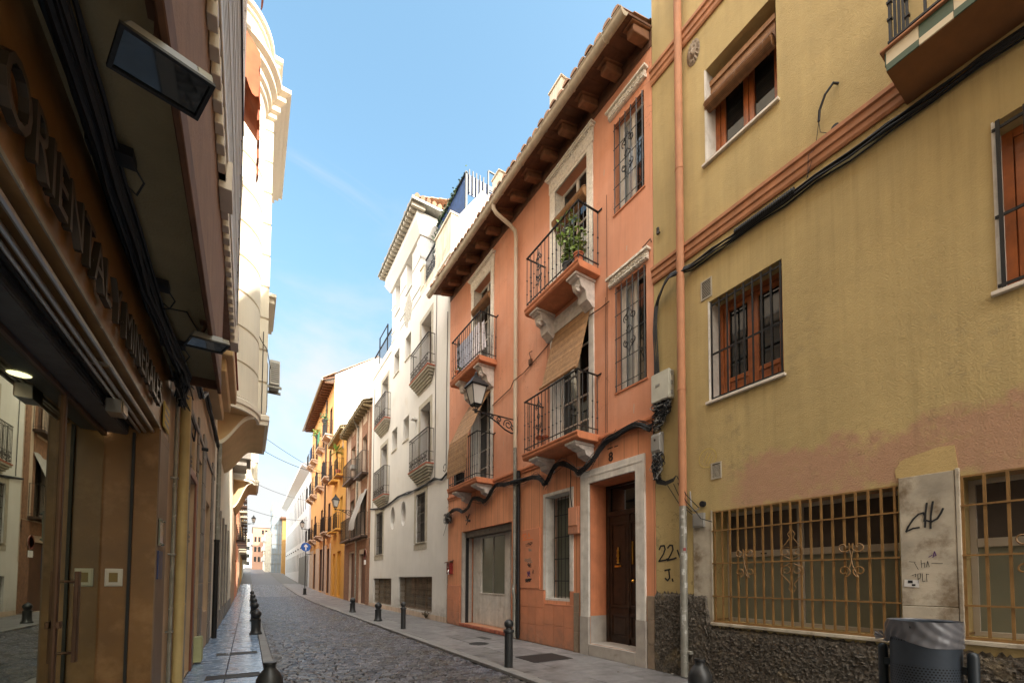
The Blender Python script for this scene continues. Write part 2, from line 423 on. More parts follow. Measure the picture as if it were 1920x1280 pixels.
# ------------------------------------------------------------------ palette
def olive_stain(nt, L, P, c, noise, ramp, mix):
    """pink repainted patch with a ragged outline, bare plaster low down, grime drips"""
    s = _n(nt, 'ShaderNodeSeparateXYZ'); L(P, s.inputs[0])
    def M(op, a, b):
        n = _n(nt, 'ShaderNodeMath', operation=op)
        for i, v in enumerate((a, b)):
            if hasattr(v, 'type'): L(v, n.inputs[i])
            else: n.inputs[i].default_value = v
        return n.outputs[0]
    nz = M('MULTIPLY', M('SUBTRACT', noise(1.9, 8, rough_=.7), .5), 1.1)
    z = M('ADD', s.outputs[2], nz); y = s.outputs[1]
    # object origin sits at y = 0: patch between y .9 and 3.8 (world), z 2.7 .. 3.3
    up = ramp(z, 3.16, 3.30, 1, 0); lo = ramp(z, 2.5, 2.62, 0, 1)
    le = ramp(M('ADD', y, nz), 3.4, 3.75, 1, 0)
    re = ramp(M('ADD', y, M('MULTIPLY', nz, 1.5)), .3, .6, 0, 1)
    k = M('MULTIPLY', M('MULTIPLY', up, lo), M('MULTIPLY', le, re))
    k = M('MULTIPLY', k, ramp(noise(3.1, 8, rough_=.75), .34, .48, .3, 1.))
    c = mix('MIX', k, c, (.40, .235, .14))
    d = ramp(noise(1.3, 9, rough_=.78), .575, .64, 0, .6)           # grey scuffs
    c = mix('MIX', M('MULTIPLY', d, ramp(s.outputs[2], 1.2, 6.5, 1, .1)), c, (.16, .135, .085))
    # rain streaks below the ledge and the sills, a damp column to the right
    mp = _n(nt, 'ShaderNodeMapping'); mp.inputs['Scale'].default_value = (7, 7, .22); L(P, mp.inputs[0])
    st = ramp(noise(1.5, 7, mp.outputs[0], .65), .47, .70, 0, 1)
    led = M('MULTIPLY', ramp(s.outputs[2], 4.6, 6.7, 0, 1), ramp(s.outputs[2], 6.76, 6.78, 1, 0))
    sil = M('MULTIPLY', M('MULTIPLY', ramp(s.outputs[2], 3.0, 4.2, 0, 1), ramp(s.outputs[2], 4.24, 4.26, 1, 0)), M('MAXIMUM', ramp(y, 1.05, .95, 0, 1), M('MULTIPLY', ramp(y, 2.8, 2.9, 0, 1), ramp(y, 3.95, 4.05, 1, 0))))
    dam = M('MULTIPLY', M('MULTIPLY', ramp(y, .9, 1.25, 0, 1), ramp(y, 1.5, 1.9, 1, 0)), ramp(s.outputs[2], 2.6, 6.5, 1, .2))
    k = M('MULTIPLY', st, M('MULTIPLY', M('MAXIMUM', M('MAXIMUM', led, sil), dam), .34))
    c = mix('MIX', k, c, (.17, .125, .055))
    cr = ramp(noise(2.4, 3, rough_=.5), .495, .4985, 0, 1); cr2 = ramp(noise(2.4, 3, rough_=.5), .5015, .505, 1, 0)
    c = mix('MIX', M('MULTIPLY', M('MULTIPLY', cr, cr2), M('MULTIPLY', ramp(s.outputs[2], 2.6, 4.6, .5, 0), ramp(noise(.9, 3), .5, .6, 0, 1))), c, (.13, .10, .05))
    g = ramp(noise(14, 6, rough_=.7), .66, .72, 0, .6)
    return mix('MIX', M('MULTIPLY', g, ramp(s.outputs[2], 2.4, 3.4, 1, 0)), c, (.12, .11, .10))
def splash(nt, L, P, c, noise, ramp, mix):
    """street dirt splashed on the foot of a wall, drip marks above"""
    s = _n(nt, 'ShaderNodeSeparateXYZ'); L(P, s.inputs[0])
    def M(op, a, b):
        n = _n(nt, 'ShaderNodeMath', operation=op)
        for i, v in enumerate((a, b)):
            if hasattr(v, 'type'): L(v, n.inputs[i])
            else: n.inputs[i].default_value = v
        return n.outputs[0]
    z = M('ADD', s.outputs[2], M('MULTIPLY', M('SUBTRACT', noise(2.2, 7, rough_=.7), .5), 1.2))
    c = mix('MIX', M('MULTIPLY', ramp(z, .0, .75, .65, 0), ramp(noise(6, 7, rough_=.7), .35, .6, .3, 1)), c, (.13, .10, .075))
    f = ramp(noise(3.3, 9, rough_=.75), .63, .66, 0, .55)
    return mix('MIX', M('MULTIPLY', f, ramp(s.outputs[2], .4, 2.6, 1, .25)), c, (.46, .30, .21))
def aged(nt, L, P, c, noise, ramp, mix):
    """sun-faded patches, hairline cracks and rain marks of an old painted front"""
    s = _n(nt, 'ShaderNodeSeparateXYZ'); L(P, s.inputs[0])
    def M(op, a, b):
        n = _n(nt, 'ShaderNodeMath', operation=op)
        for i, v in enumerate((a, b)):
            if hasattr(v, 'type'): L(v, n.inputs[i])
            else: n.inputs[i].default_value = v
        return n.outputs[0]
    c = mix('MIX', ramp(noise(.55, 6, rough_=.6), .45, .7, 0, .45), c, (.70, .37, .25))
    c = mix('MIX', ramp(noise(1.7, 8, rough_=.72), .58, .68, 0, .28), c, (.45, .165, .085))
    mp = _n(nt, 'ShaderNodeMapping'); mp.inputs['Scale'].default_value = (6, 6, .3); L(P, mp.inputs[0])
    c = mix('MIX', ramp(noise(1.4, 7, mp.outputs[0], .68), .56, .74, 0, .38), c, (.36, .15, .09))
    n = noise(1.6, 4, rough_=.55)
    k = M('MULTIPLY', M('MULTIPLY', ramp(n, .494, .498, 0, 1), ramp(n, .502, .506, 1, 0)), ramp(noise(.8, 2), .5, .62, 0, .5))
    c = mix('MIX', k, c, (.24, .09, .05))
    f = ramp(noise(5.5, 9, rough_=.75), .70, .72, 0, .6)
    return mix('MIX', f, c, (.74, .5, .38))
M_ = {}
def mk(k, *a, **kw): M_[k] = mat(k, *a, **kw)
mk('olive_plaster', (.45, .338, .148), .85, bump=.45, bscale=60, bdist=.012, var=.1, vscale=.9, streak=.12, stain=olive_stain)
mk('olive_plain', (.46, .33, .14), .85, bump=.4, bscale=85, var=.08)
mk('roughcast', (.125, .105, .082), .95, bump=1., bscale=120, bdist=.03, var=.75, vscale=32, col2=(.30, .23, .13), m2=(2.2, .56, .72))
mk('band_terracotta', (.42, .185, .088), .75, bump=.15, bscale=30, var=.15, vscale=4, streak=.15)
mk('wood_orange', (.34, .095, .022), .38, var=.3, vscale=7, streak=.25, coat=.2)
mk('wood_dark', (.045, .02, .01), .45, var=.35, vscale=6, streak=.35)
mk('wood_corbel', (.23, .10, .045), .75, var=.25, vscale=6, streak=.2)
mk('wood_eave', (.13, .055, .026), .8, var=.3, vscale=6, streak=.2)
mk('cane', (.34, .19, .085), .7, var=.25, vscale=12, island=.28)
mk('cane_brown', (.26, .13, .055), .6, var=.25, vscale=12, island=.3)
mk('iron', (.010, .010, .011), .5, metal=.2, var=.3, vscale=15)
mk('iron_rusty', (.03, .022, .017), .6, var=.5, vscale=14)
mk('ochre_iron', (.215, .115, .035), .55, var=.22, vscale=8, col2=(.16, .07, .02), m2=(9, .62, .68))
mk('glass_dark', (.012, .014, .014), .04, var=.1, spec=.8)
mk('glass_grey', (.135, .14, .105), .16, var=.15, vscale=1.5, spec=.5)
mk('glass_frosted', (.20, .20, .145), .45, var=.15, vscale=1.2)
mk('glass_brown', (.10, .082, .07), .2, var=.2, vscale=1.5)
mk('glass_pale', (.40, .41, .40), .05, var=.2, spec=.8)
mk('curtain', (.48, .46, .42), .8, var=.15, vscale=3)
mk('sill_marble', (.62, .56, .48), .5, var=.12, vscale=6)
mk('white_trim', (.68, .64, .58), .7, col2=(.46, .41, .34), m2=(3, .54, .74), var=.12, vscale=5, streak=.22, bump=.1, bscale=40)
mk('stucco_relief', (.74, .69, .60), .75, var=.16, vscale=20, bump=.9, bscale=28, bdist=.03, col2=(.48, .38, .27), m2=(14, .6, .75), bdetail=1)
mk('corbel_plaster', (.56, .50, .45), .8, var=.2, vscale=9, bump=.5, bscale=30, bdist=.02)
mk('alu_frame', (.46, .40, .32), .45, var=.1)
mk('orange_wall', (.64, .28, .16), .8, stain=aged, bump=.22, bscale=22, bdist=.01, var=.07, vscale=.8, streak=.1, col2=(.68, .33, .21), m2=(.7, .5, .68))
mk('orange_groove', (.72, .305, .155), .75, bump=.25, bscale=22, bdist=.012, var=.12, vscale=1.2, streak=.2, groove=(1, .345, .013), stain=splash)
mk('orange_tile', (.56, .215, .11), .6, stain=splash, var=.12, vscale=3, island=.08, bump=.12, bscale=25)
mk('orange_slab', (.56, .20, .09), .75, var=.14, vscale=4, streak=.18)
mk('red_brick_step', (.34, .10, .055), .8, var=.25, vscale=14, island=.2)
mk('stone_strip', (.24, .18, .125), .8, var=.2, vscale=7, bump=.3, bscale=30)
mk('stone_pale', (.37, .33, .29), .8, var=.15, vscale=5, bump=.25, bscale=25, col2=(.22, .18, .14), m2=(3, .6, .75))
mk('pillar_stone', (.40, .35, .27), .8, var=.3, vscale=3, bump=.35, bscale=18, col2=(.17, .12, .07), m2=(3.4, .5, .68))
mk('cream_pipe', (.56, .46, .34), .5, var=.1, vscale=3, streak=.15)
mk('gutter_cream', (.52, .45, .34), .45, var=.14, vscale=3, streak=.2)
mk('zinc', (.25, .24, .205), .5, metal=.3, var=.25, vscale=6, col2=(.5, .48, .44), m2=(9, .6, .66))
mk('white_house', (.64, .61, .57), .85, stain=splash, bump=.15, bscale=25, var=.07, vscale=.7, streak=.05, col2=(.52, .43, .33), m2=(.55, .58, .85))
mk('white_bright', (.66, .64, .605), .85, bump=.1, bscale=25, var=.06, vscale=1, streak=.12)
mk('white_stained', (.70, .63, .50), .85, var=.14, vscale=2, streak=.35, col2=(.36, .27, .17), m2=(2.5, .58, .72))
mk('bare_patch', (.36, .33, .28), .95, var=.35, vscale=9, bump=.8, bscale=20, bdist=.02)
mk('stone_grey', (.37, .33, .26), .85, var=.15, vscale=5, bump=.2, bscale=25)
mk('roof_tile', (.36, .21, .13), .85, var=.3, vscale=6, island=.3, col2=(.45, .38, .28), m2=(5, .55, .7))
mk('roof_old', (.23, .17, .09), .9, var=.35, vscale=8, island=.3, col2=(.13, .13, .05), m2=(4, .55, .7))
mk('ochre_wall', (.60, .325, .115), .8, bump=.12, bscale=25, var=.08, vscale=.7, streak=.12)
mk('yellow_wall', (.60, .31, .055), .8, bump=.12, bscale=25, var=.08, vscale=.9, streak=.1)
mk('yellow_door', (.56, .27, .02), .5, var=.1, streak=.1)
mk('brick_old', (.25, .125, .07), .9, var=.3, vscale=8, bump=.5, bscale=35, bdist=.02, streak=.2)
mk('pinkish_plaster', (.55, .42, .32), .85, var=.14, vscale=2.5, streak=.25, bump=.2, bscale=25)
mk('brown_shutter', (.10, .045, .026), .55, var=.2, groove=(2, .09, .006))
mk('far_white', (.60, .62, .65), .8, var=.04)
mk('far_grey', (.20, .21, .21), .8, var=.1)
mk('net', (.24, .29, .33), .85, var=.15, vscale=.6, streak=.25)
mk('far_brick', (.34, .20, .14), .9, var=.12, vscale=.5)
mk('awning_rust', (.42, .115, .045), .8, var=.2, vscale=4, streak=.15)
mk('sheet', (.70, .66, .70), .8, var=.15, vscale=8, col2=(.55, .25, .26), m2=(9, .62, .66))
mk('sheet_blue', (.55, .58, .72), .8, var=.15, vscale=8)
mk('canvas_grey', (.36, .34, .32), .85, var=.15, vscale=5, streak=.2)
mk('travertine', (.18, .086, .024), .36, var=.2, vscale=2.2, bump=.08, bscale=14, col2=(.32, .18, .08), m2=(2.5, .5, .75))
mk('travertine_grey', (.17, .11, .072), .5, var=.15, vscale=3, bump=.08, bscale=14)
mk('soffit_plaster', (.27, .205, .11), .9, bump=.5, bscale=70, bdist=.012, var=.15, vscale=3)
mk('pink_brown', (.27, .155, .105), .85, bump=.35, bscale=60, bdist=.01, var=.14, vscale=4, streak=.15)
mk('grey_slats', (.62, .53, .44), .55, var=.12, vscale=4)
mk('slat_light', (.82, .80, .78), .4, var=.08)
mk('cream_tower', (.78, .70, .575), .8, bump=.06, bscale=25, var=.05, vscale=.8, streak=.06)
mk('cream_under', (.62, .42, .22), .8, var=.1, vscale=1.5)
mk('left_beige', (.47, .33, .21), .8, var=.14, vscale=1.6, bump=.15, bscale=30, streak=.15)
mk('left_grey', (.24, .21, .185), .7, var=.2, vscale=3, bump=.15, bscale=30, streak=.2)
mk('bronze', (.11, .06, .04), .35, metal=.7, var=.2)
mk('steel', (.42, .40, .37), .3, metal=.9, var=.15)
mk('black', (.008, .008, .009), .55)
mk('cable', (.008, .008, .009), .6, var=.3)
mk('cable_grey', (.22, .21, .19), .6, island=.5)
mk('bollard', (.020, .021, .022), .42, var=.3, vscale=12, spec=.5, col2=(.06, .058, .055), m2=(7, .6, .75))
mk('lamp_glass', (.52, .50, .47), .35, var=.06)
mk('box_grey', (.46, .45, .38), .5, var=.1, vscale=5)
mk('box_dgrey', (.23, .22, .20), .5, var=.12)
mk('mail_red', (.19, .016, .014), .4, var=.2)
mk('brass', (.62, .36, .07), .3, metal=1.)
mk('leaf', (.15, .23, .04), .6, var=.35, vscale=6, island=.45)
mk('leaf_dark', (.035, .07, .02), .65, var=.35, island=.45)
mk('pot_dark', (.04, .042, .045), .6)
mk('pot_terracotta', (.42, .13, .06), .8)
mk('tile_green', (.055, .095, .062), .35, var=.1)
mk('tile_cream', (.62, .53, .37), .4, var=.08)
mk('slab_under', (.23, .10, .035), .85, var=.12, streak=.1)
mk('paint_black', (.012, .012, .012), .7)
mk('paint_white', (.6, .58, .55), .7)
mk('paint_orange', (.78, .17, .03), .7)
mk('paint_violet', (.09, .03, .12), .7)
mk('sign_blue', (.012, .10, .42), .4)
mk('sign_white', (.75, .75, .75), .5)
mk('blue_tarp', (.008, .03, .10), .5, var=.4, vscale=7, col2=(.3, .35, .45), m2=(8, .66, .7))
mk('ac_white', (.55, .53, .48), .5)
mk('kerb_stone', (.22, .21, .20), .6, var=.2, vscale=5, bump=.25, bscale=25, island=.12)
mk('cobble', (.080, .079, .092), .29, var=.3, vscale=5, bump=.4, bscale=30, bdist=.01, island=.5, rvar=.12, col2=(.07, .062, .055), m2=(.8, .48, .62))
mk('mortar', (.03, .028, .027), .85, var=.3, vscale=8)
mk('pave_left', (.24, .33, .47), .24, var=.22, vscale=3.5, bump=.12, bscale=12, bdist=.008, island=.16, rvar=.11)  # blue base colour stands in for the reflected sky
mk('pave_right', (.18, .172, .172), .5, var=.25, vscale=2.6, bump=.15, bscale=30, bdist=.006, island=.2, col2=(.085, .08, .075), m2=(1.6, .55, .72), rvar=.1)
mk('grate', (.03, .029, .028), .6)
mk('soil', (.12, .10, .08), .95)
mk('bin_rim', (.055, .068, .088), .42, metal=.25, var=.18, vscale=5)
mk('bin_post', (.02, .027, .034), .45, metal=.2)
mk('far_hill', (.10, .12, .05), .95, var=.3, vscale=.05)
mk('interior', (.035, .036, .022), .8, var=.1)
M_['shop_glass'] = glass_see('shop_glass', (.42, .44, .32), .40)
mk('film', (.105, .105, .115), .3, var=.15, vscale=9)
M_['downlight'] = emit('downlight', (1, .88, .62), 3.5)
M_['door_glass'] = glass_see('door_glass', (.40, .42, .30), .06)

# ------------------------------------------------------------------ camera
cam = bpy.data.cameras.new('camera'); cam_o = bpy.data.objects.new('camera', cam); COL.objects.link(cam_o)
_y, _p, _r = R(31.66595), R(2.24366), R(.26487)
Fv = Vector((math.sin(_y) * math.cos(_p), math.cos(_y) * math.cos(_p), math.sin(_p)))
Rv = Vector((math.cos(_y), -math.sin(_y), 0)); Uv = Rv.cross(Fv)
R2 = math.cos(_r) * Rv + math.sin(_r) * Uv; U2 = -math.sin(_r) * Rv + math.cos(_r) * Uv
cam_o.matrix_world = Matrix(((R2.x, U2.x, -Fv.x, 0), (R2.y, U2.y, -Fv.y, 0), (R2.z, U2.z, -Fv.z, 1.53), (0, 0, 0, 1)))
cam.lens = 801.9 / 1920 * 36; cam.sensor_width = 36; cam.shift_y = (1054.9 - 640) / 1920
cam.clip_start = .05; cam.clip_end = 3000
scene.camera = cam_o

# ------------------------------------------------------------------ daylight
SUN_AZ, SUN_EL = 25., 37.        # the sun stands behind the camera, a little to the right
to_sun = Vector((math.sin(R(SUN_AZ)) * math.cos(R(SUN_EL)), -math.cos(R(SUN_AZ)) * math.cos(R(SUN_EL)), math.sin(R(SUN_EL))))
sl = bpy.data.lights.new('sun', 'SUN'); sl.energy = SUN_E; sl.angle = R(.53); sl.color = (1, .93, .82)
so = bpy.data.objects.new('sun', sl); COL.objects.link(so); so.rotation_euler = to_sun.to_track_quat('Z', 'Y').to_euler(); so.location = (0, -20, 40)
w = bpy.data.worlds.new('World'); scene.world = w; w.use_nodes = True
nt = w.node_tree; nt.nodes.clear(); L = nt.links.new
wo = _n(nt, 'ShaderNodeOutputWorld'); bg = _n(nt, 'ShaderNodeBackground'); bg.inputs[1].default_value = SKY_S; L(bg.outputs[0], wo.inputs[0])
sky = _n(nt, 'ShaderNodeTexSky', sky_type='NISHITA'); sky.sun_disc = False; sky.sun_elevation = R(SUN_EL); sky.sun_rotation = R(180 - SUN_AZ)
sky.air_density = 1.; sky.dust_density = 3.; sky.ozone_density = 1.
tc = _n(nt, 'ShaderNodeTexCoord'); sp = _n(nt, 'ShaderNodeSeparateXYZ'); L(tc.outputs['Generated'], sp.inputs[0])
def wm(op, a, b=None, c=None):
    n = _n(nt, 'ShaderNodeMath', operation=op)
    for i, v in enumerate((a, b, c)):
        if v is None: continue
        if hasattr(v, 'type'): L(v, n.inputs[i])
        else: n.inputs[i].default_value = v
    return n.outputs[0]
def wr(src, lo, hi, a=0., c=1., smooth=True):
    r = _n(nt, 'ShaderNodeMapRange'); L(src, r.inputs[0])
    if smooth: r.interpolation_type = 'SMOOTHSTEP'
    for i, v in enumerate((lo, hi, a, c)): r.inputs[i + 1].default_value = v
    return r.outputs[0]
zc = wm('ADD', wm('MAXIMUM', sp.outputs[2], 0.), .22)
cv = _n(nt, 'ShaderNodeCombineXYZ'); L(wm('DIVIDE', sp.outputs[0], zc), cv.inputs[0]); L(wm('DIVIDE', sp.outputs[1], zc), cv.inputs[1]); cv.inputs[2].default_value = CLOUD_SEED
n1 = _n(nt, 'ShaderNodeTexNoise'); L(cv.outputs[0], n1.inputs['Vector']); n1.inputs['Scale'].default_value = 1.15; n1.inputs['Detail'].default_value = 9; n1.inputs['Roughness'].default_value = .55; n1.inputs['Distortion'].default_value = .35
# thin veils high up, thicker low over the roofs; a bright bank added out of view, high behind left, to light the right fronts
low = wr(sp.outputs[2], .05, .60, .40, 0.)
dt = _n(nt, 'ShaderNodeVectorMath', operation='DOT_PRODUCT'); L(tc.outputs['Generated'], dt.inputs[0]); dt.inputs[1].default_value = Vector((-.62, -.42, .66)).normalized()
fill_bank = wr(dt.outputs['Value'], .35, .9, 0., .42)
k = wm('ADD', wm('ADD', n1.outputs[0], low), fill_bank)
n2 = _n(nt, 'ShaderNodeTexNoise'); mp = _n(nt, 'ShaderNodeMapping'); mp.inputs['Rotation'].default_value = (0, 0, .7); mp.inputs['Scale'].default_value = (1., 1.5, 1); L(cv.outputs[0], mp.inputs[0]); L(mp.outputs[0], n2.inputs['Vector']); n2.inputs['Scale'].default_value = 1.7; n2.inputs['Detail'].default_value = 10; n2.inputs['Roughness'].default_value = .6; n2.inputs['Distortion'].default_value = .6
wisp = wr(n2.outputs[0], .53, .80, 0., .6)
veil = wm('MAXIMUM', wr(k, .54, .84, 0., .92), wisp)
mx = _n(nt, 'ShaderNodeMixRGB'); L(veil, mx.inputs[0])
tint = _n(nt, 'ShaderNodeMixRGB', blend_type='MULTIPLY'); tint.inputs[0].default_value = 1; L(sky.outputs[0], tint.inputs[1]); tg = _n(nt, 'ShaderNodeMixRGB'); L(wr(sp.outputs[2], .12, .68), tg.inputs[0]); tg.inputs[1].default_value = (.84, .79, .69, 1); tg.inputs[2].default_value = SKY_TINT; L(tg.outputs[0], tint.inputs[2])
L(tint.outputs[0], mx.inputs[1])
cl = _n(nt, 'ShaderNodeMixRGB'); L(wr(fill_bank, .02, .4), cl.inputs[0]); cl.inputs[1].default_value = (*CLOUD_LOW, 1); cl.inputs[2].default_value = (*CLOUD_FILL, 1)
L(cl.outputs[0], mx.inputs[2]); L(mx.outputs[0], bg.inputs[0])
scene.view_settings.view_transform = 'Standard'; scene.view_settings.look = 'None'; scene.view_settings.exposure = EXPO; scene.view_settings.gamma = 1

# ------------------------------------------------------------------ ground, road, pavements
mb = MB(); mb.face([(-600, -400, -.6), (600, -400, -.6), (600, 900, -.6), (-600, 900, -.6)])
struct('ground', mb, M_['soil'])
ys = list(range(-30, 261, 2))
mb = MB()
for a, b in zip(ys, ys[1:]): mb.face([(-1, a, gz(a) - .10), (6.2, a, gz(a) - .10), (6.2, b, gz(b) - .10), (-1, b, gz(b) - .10)])
struct('street_bed', mb, M_['mortar'])
KL, KR = .44, 3.72               # inner edges of the kerbs
mb = MB(); rnd = random.Random(3); y = -3.
while y < 62:
    rw = rnd.uniform(.095, .125) if y < 40 else .2
    x = KL + .005 - rnd.uniform(0, .12); z0 = gz(y)
    while x < KR:
        wd = rnd.uniform(.15, .25); x0 = max(KL + .004, x + .006); x1 = min(KR - .004, x + wd - .006)
        if x1 - x0 > .04:
            h = -.045 + rnd.uniform(-.010, .007); g = .0085; t = rnd.uniform(-.06, .06); t2 = rnd.uniform(-.08, .08); c = min(.02, rw * .17)
            j = lambda: rnd.uniform(-.005, .005)
            bot = [(x0, y + g, z0 - .1), (x1, y + g, z0 - .1), (x1, y + rw - g, z0 - .1), (x0, y + rw - g, z0 - .1)]
            mid = [(x0 + j() * .3, y + g + j(), z0 + h - .015), (x1 + j() * .3, y + g + j(), z0 + h - .015), (x1, y + rw - g + j(), z0 + h - .015), (x0, y + rw - g + j(), z0 + h - .015)]
            cx, cy = (x0 + x1) / 2, y + rw / 2
            top = [(p[0] + (c if p[0] < cx else -c), p[1] + (c if p[1] < cy else -c), z0 + h + (p[0] - cx) * t + (p[1] - cy) * t2) for p in mid]
            V = bot + mid + top + [(cx, cy, z0 + h + .009)]
            F = []
            for q in (0, 4):
                for i in range(4): F.append((q + i, q + (i + 1) % 4, q + 4 + (i + 1) % 4, q + 4 + i))
            for i in range(4): F.append((8 + i, 8 + (i + 1) % 4, 12))
            mb.add(V, F)
        x += wd
    y += rw
struct('cobbled_road', mb, M_['cobble'], smooth=False)
mb = MB()
for a, b in zip(ys, ys[1:]):
    if a >= 60: mb.face([(KL, a, gz(a) - .045), (KR + .1, a, gz(a) - .045), (KR + .1, b, gz(b) - .045), (KL, b, gz(b) - .045)])
struct('far_road', mb, mat('far_cobble', (.10, .095, .10), .5, var=.4, vscale=9, bump=.6, bscale=7, bdist=.03))
def slabs(x0, x1, nx, ln, y0, y1, top=0., gap=.004, seed=1, stag=.5):
    mb = MB(); rn = random.Random(seed); wx = (x1 - x0) / nx
    for i in range(nx):
        y = y0 - (i % 2) * ln * stag
        while y < y1:
            l = ln; h = top + rn.uniform(-.003, .002); t = rn.uniform(-.004, .004)
            a, b = x0 + i * wx + gap, x0 + (i + 1) * wx - gap; za, zb = gz(y), gz(y + l)
            B = [(a, y + gap, za - .05), (b, y + gap, za - .05), (b, y + l - gap, zb - .05), (a, y + l - gap, zb - .05)]
            e = .005
            Mi = [(a, y + gap, za + h - e), (b, y + gap, za + h - e + t), (b, y + l - gap, zb + h - e + t), (a, y + l - gap, zb + h - e)]
            T = [(a + e, y + gap + e, za + h), (b - e, y + gap + e, za + h + t), (b - e, y + l - gap - e, zb + h + t), (a + e, y + l - gap - e, zb + h)]
            mb.add(B + Mi + T, [(q + k, q + (k + 1) % 4, q + 4 + (k + 1) % 4, q + 4 + k) for q in (0, 4) for k in range(4)] + [(8, 9, 10, 11)])
            y += l
    return mb
struct('pavement_left', slabs(-.8, .27, 2, .46, -3, 62, 0, gap=.006, seed=2, stag=.0), M_['pave_left'])
struct('pavement_right', slabs(3.92, 6.0, 3, .9, -3, 62, 0, gap=.006, seed=5), M_['pave_right'])
struct('kerb_left', slabs(.27, KL, 1, .85, -3, 62, .002, seed=7), M_['kerb_stone'])
struct('kerb_right', slabs(KR, 3.92, 1, .95, -3, 62, .003, seed=9), M_['kerb_stone'])
mb = MB()
for a, b in zip(ys, ys[1:]):
    if a >= 61 or a < -3:
        for x0, x1 in ((-.9, KL), (KR, 6.05)): mb.face([(x0, a, gz(a) - .002), (x1, a, gz(a) - .002), (x1, b, gz(b) - .002), (x0, b, gz(b) - .002)])
struct('far_pavement', mb, mat('far_paving', (.11, .105, .10), .6, var=.2))
mb = MB(); mb.grid(lambda s, t: (-260 + 520 * s, 320 + 160 * t, -1 + (26 + 12 * math.sin(7 * s) + 5 * math.sin(19 * s + 1)) * math.sin(t * 1.5)), 40, 8)
struct('hills', mb, M_['far_hill'], smooth=True)
# iron gratings let into the pavements
def grating(x0, x1, y0, y1, label, along=True):
    mb = MB(); z = .003
    mb.box(WF, x0, x1, y0, y0 + .015, -.02, z + .004).box(WF, x0, x1, y1 - .015, y1, -.02, z + .004)
    mb.box(WF, x0, x0 + .015, y0 + .015, y1 - .015, -.02, z + .004).box(WF, x1 - .015, x1, y0 + .015, y1 - .015, -.02, z + .004)
    n = int((x1 - x0) / .035)
    for i in range(1, n):
        x = x0 + (x1 - x0) * i / n; mb.box(WF, x - .008, x + .008, y0 + .015, y1 - .015, -.012, z)
    m = MB(); m.face([(x0, y0, .0028), (x1, y0, .0028), (x1, y1, .0028), (x0, y1, .0028)])
    mb.add(m.v, m.f, 1)
    return single('pavement_grating', mb, [M_['grate'], M_['black']], label, 'grating', ((x0 + x1) / 2, (y0 + y1) / 2, 0), 'iron gratings in the pavements')
grating(-.52, .2, 7.9, 8.22, 'wide iron grating across the shiny left pavement, the nearer of two')
grating(-.5, .2, 10.3, 10.6, 'iron grating in the left pavement just before the first row bollard')
grating(4.55, 5.45, 6.55, 7.25, 'large square iron drain grating in front of house number 8')
def manhole(x, y, r, label):
    mb = MB(); mb.lathe([(r, -.02), (r, .004), (r * .9, .006), (r * .88, .004)], (x, y, 0), 24)
    for i in range(-3, 4):
        h = math.sqrt(max(0, (r * .8) ** 2 - (i * r * .24) ** 2)); mb.box(WF, x - h, x + h, y + i * r * .24 - .008, y + i * r * .24 + .008, .004, .007)
    return single('manhole_cover', mb, M_['grate'], label, 'manhole cover', (x, y, 0))
manhole(4.75, 9.2, .24, 'round iron manhole cover in the right pavement before the white shopfront')
mb = MB(); mb.box(WF, 5.2, 5.42, 9.75, 10.3, -.02, .004); mb.box(WF, 5.215, 5.405, 9.765, 10.285, .004, .007)
single('valve_cover', mb, M_['grate'], 'small rectangular iron cover near the red brick doorstep', 'cover plate', (5.3, 10, 0))
# ================================================================== OLIVE BUILDING (right foreground)
B = thing('olive_building', 'olive yellow rendered building with dark roughcast base and ochre window grilles beside the orange house', 'building', (6, 0, 0))
W1 = (2.87, 3.94, 8.09, 9.64); W2 = (2.86, 3.93, 4.28, 5.86); W3 = (-.15, .94, 4.28, 5.94)
G1 = (1.73, 3.91, .92, 2.58); G2 = (-1.2, 1.27, .98, 2.58)
UP = [(-1.9, -.6, 8.3, 10.2), (-5.6, -4.5, 4.28, 5.9), (-5.6, -4.5, 8.1, 9.6)] + [(u, u + 1.1, z, z + 1.55) for z in (12.2, 16.) for u in (-9, -5.5, -1.8, .4, 2.85)]
mb = MB()
wall(mb, RF, -14, 4.98, 0, 20.5, [(*W1, .32), (*W2, .36), (*W3, .36), (*G1, .42), (*G2, .42)] + [(*q, .3) for q in UP])
body(mb, RF, -14, 4.98, 0, 20.5, 9)
part('wall', mb, M_['olive_plaster'], B)
# pale painted reveals
mb = MB()
for (a, b, c, e) in (W1, W2, W3):
    mb.box(RF, b - .012, b - .002, .004, .30, c + .012, e - .004)
    mb.box(RF, b - .002, b + .014, -.004, .006, c - .01, e + .01)
parts('reveal', mb, M_['white_trim'], B)
# roughcast plinth, really lumpy
def lump(u0, u1, z0, zt, nu, nv):
    mb = MB(); rn = random.Random(11)
    H = [[rn.gauss(0, 1) for _ in range(nv + 1)] for _ in range(nu + 1)]
    def f(s, t):
        i, j = round(s * nu), round(t * nv); u = u0 + (u1 - u0) * s; top = zt(u); e = min(1, 4 * t, 6 * (1 - t), 8 * s * nu / 60, 1)
        return RF(u + rn.uniform(-.006, .006), -.02 - .014 * abs(H[i][j]) * (.4 + .6 * e) - (.012 if t < .98 else -.02), z0 + (top - z0) * t + (rn.uniform(-.012, .012) if 0 < t < 1 else H[i][j] * .018))
    return mb.grid(f, nu, nv)
mb = lump(-4, 4.98, -.02, lambda u: 1.33 if u > 4.02 else (.84 if u < 3.95 else .84 + (u - 3.95) * 7), 430, 52)
part('roughcast_plinth', mb, M_['roughcast'], B, smooth=True)
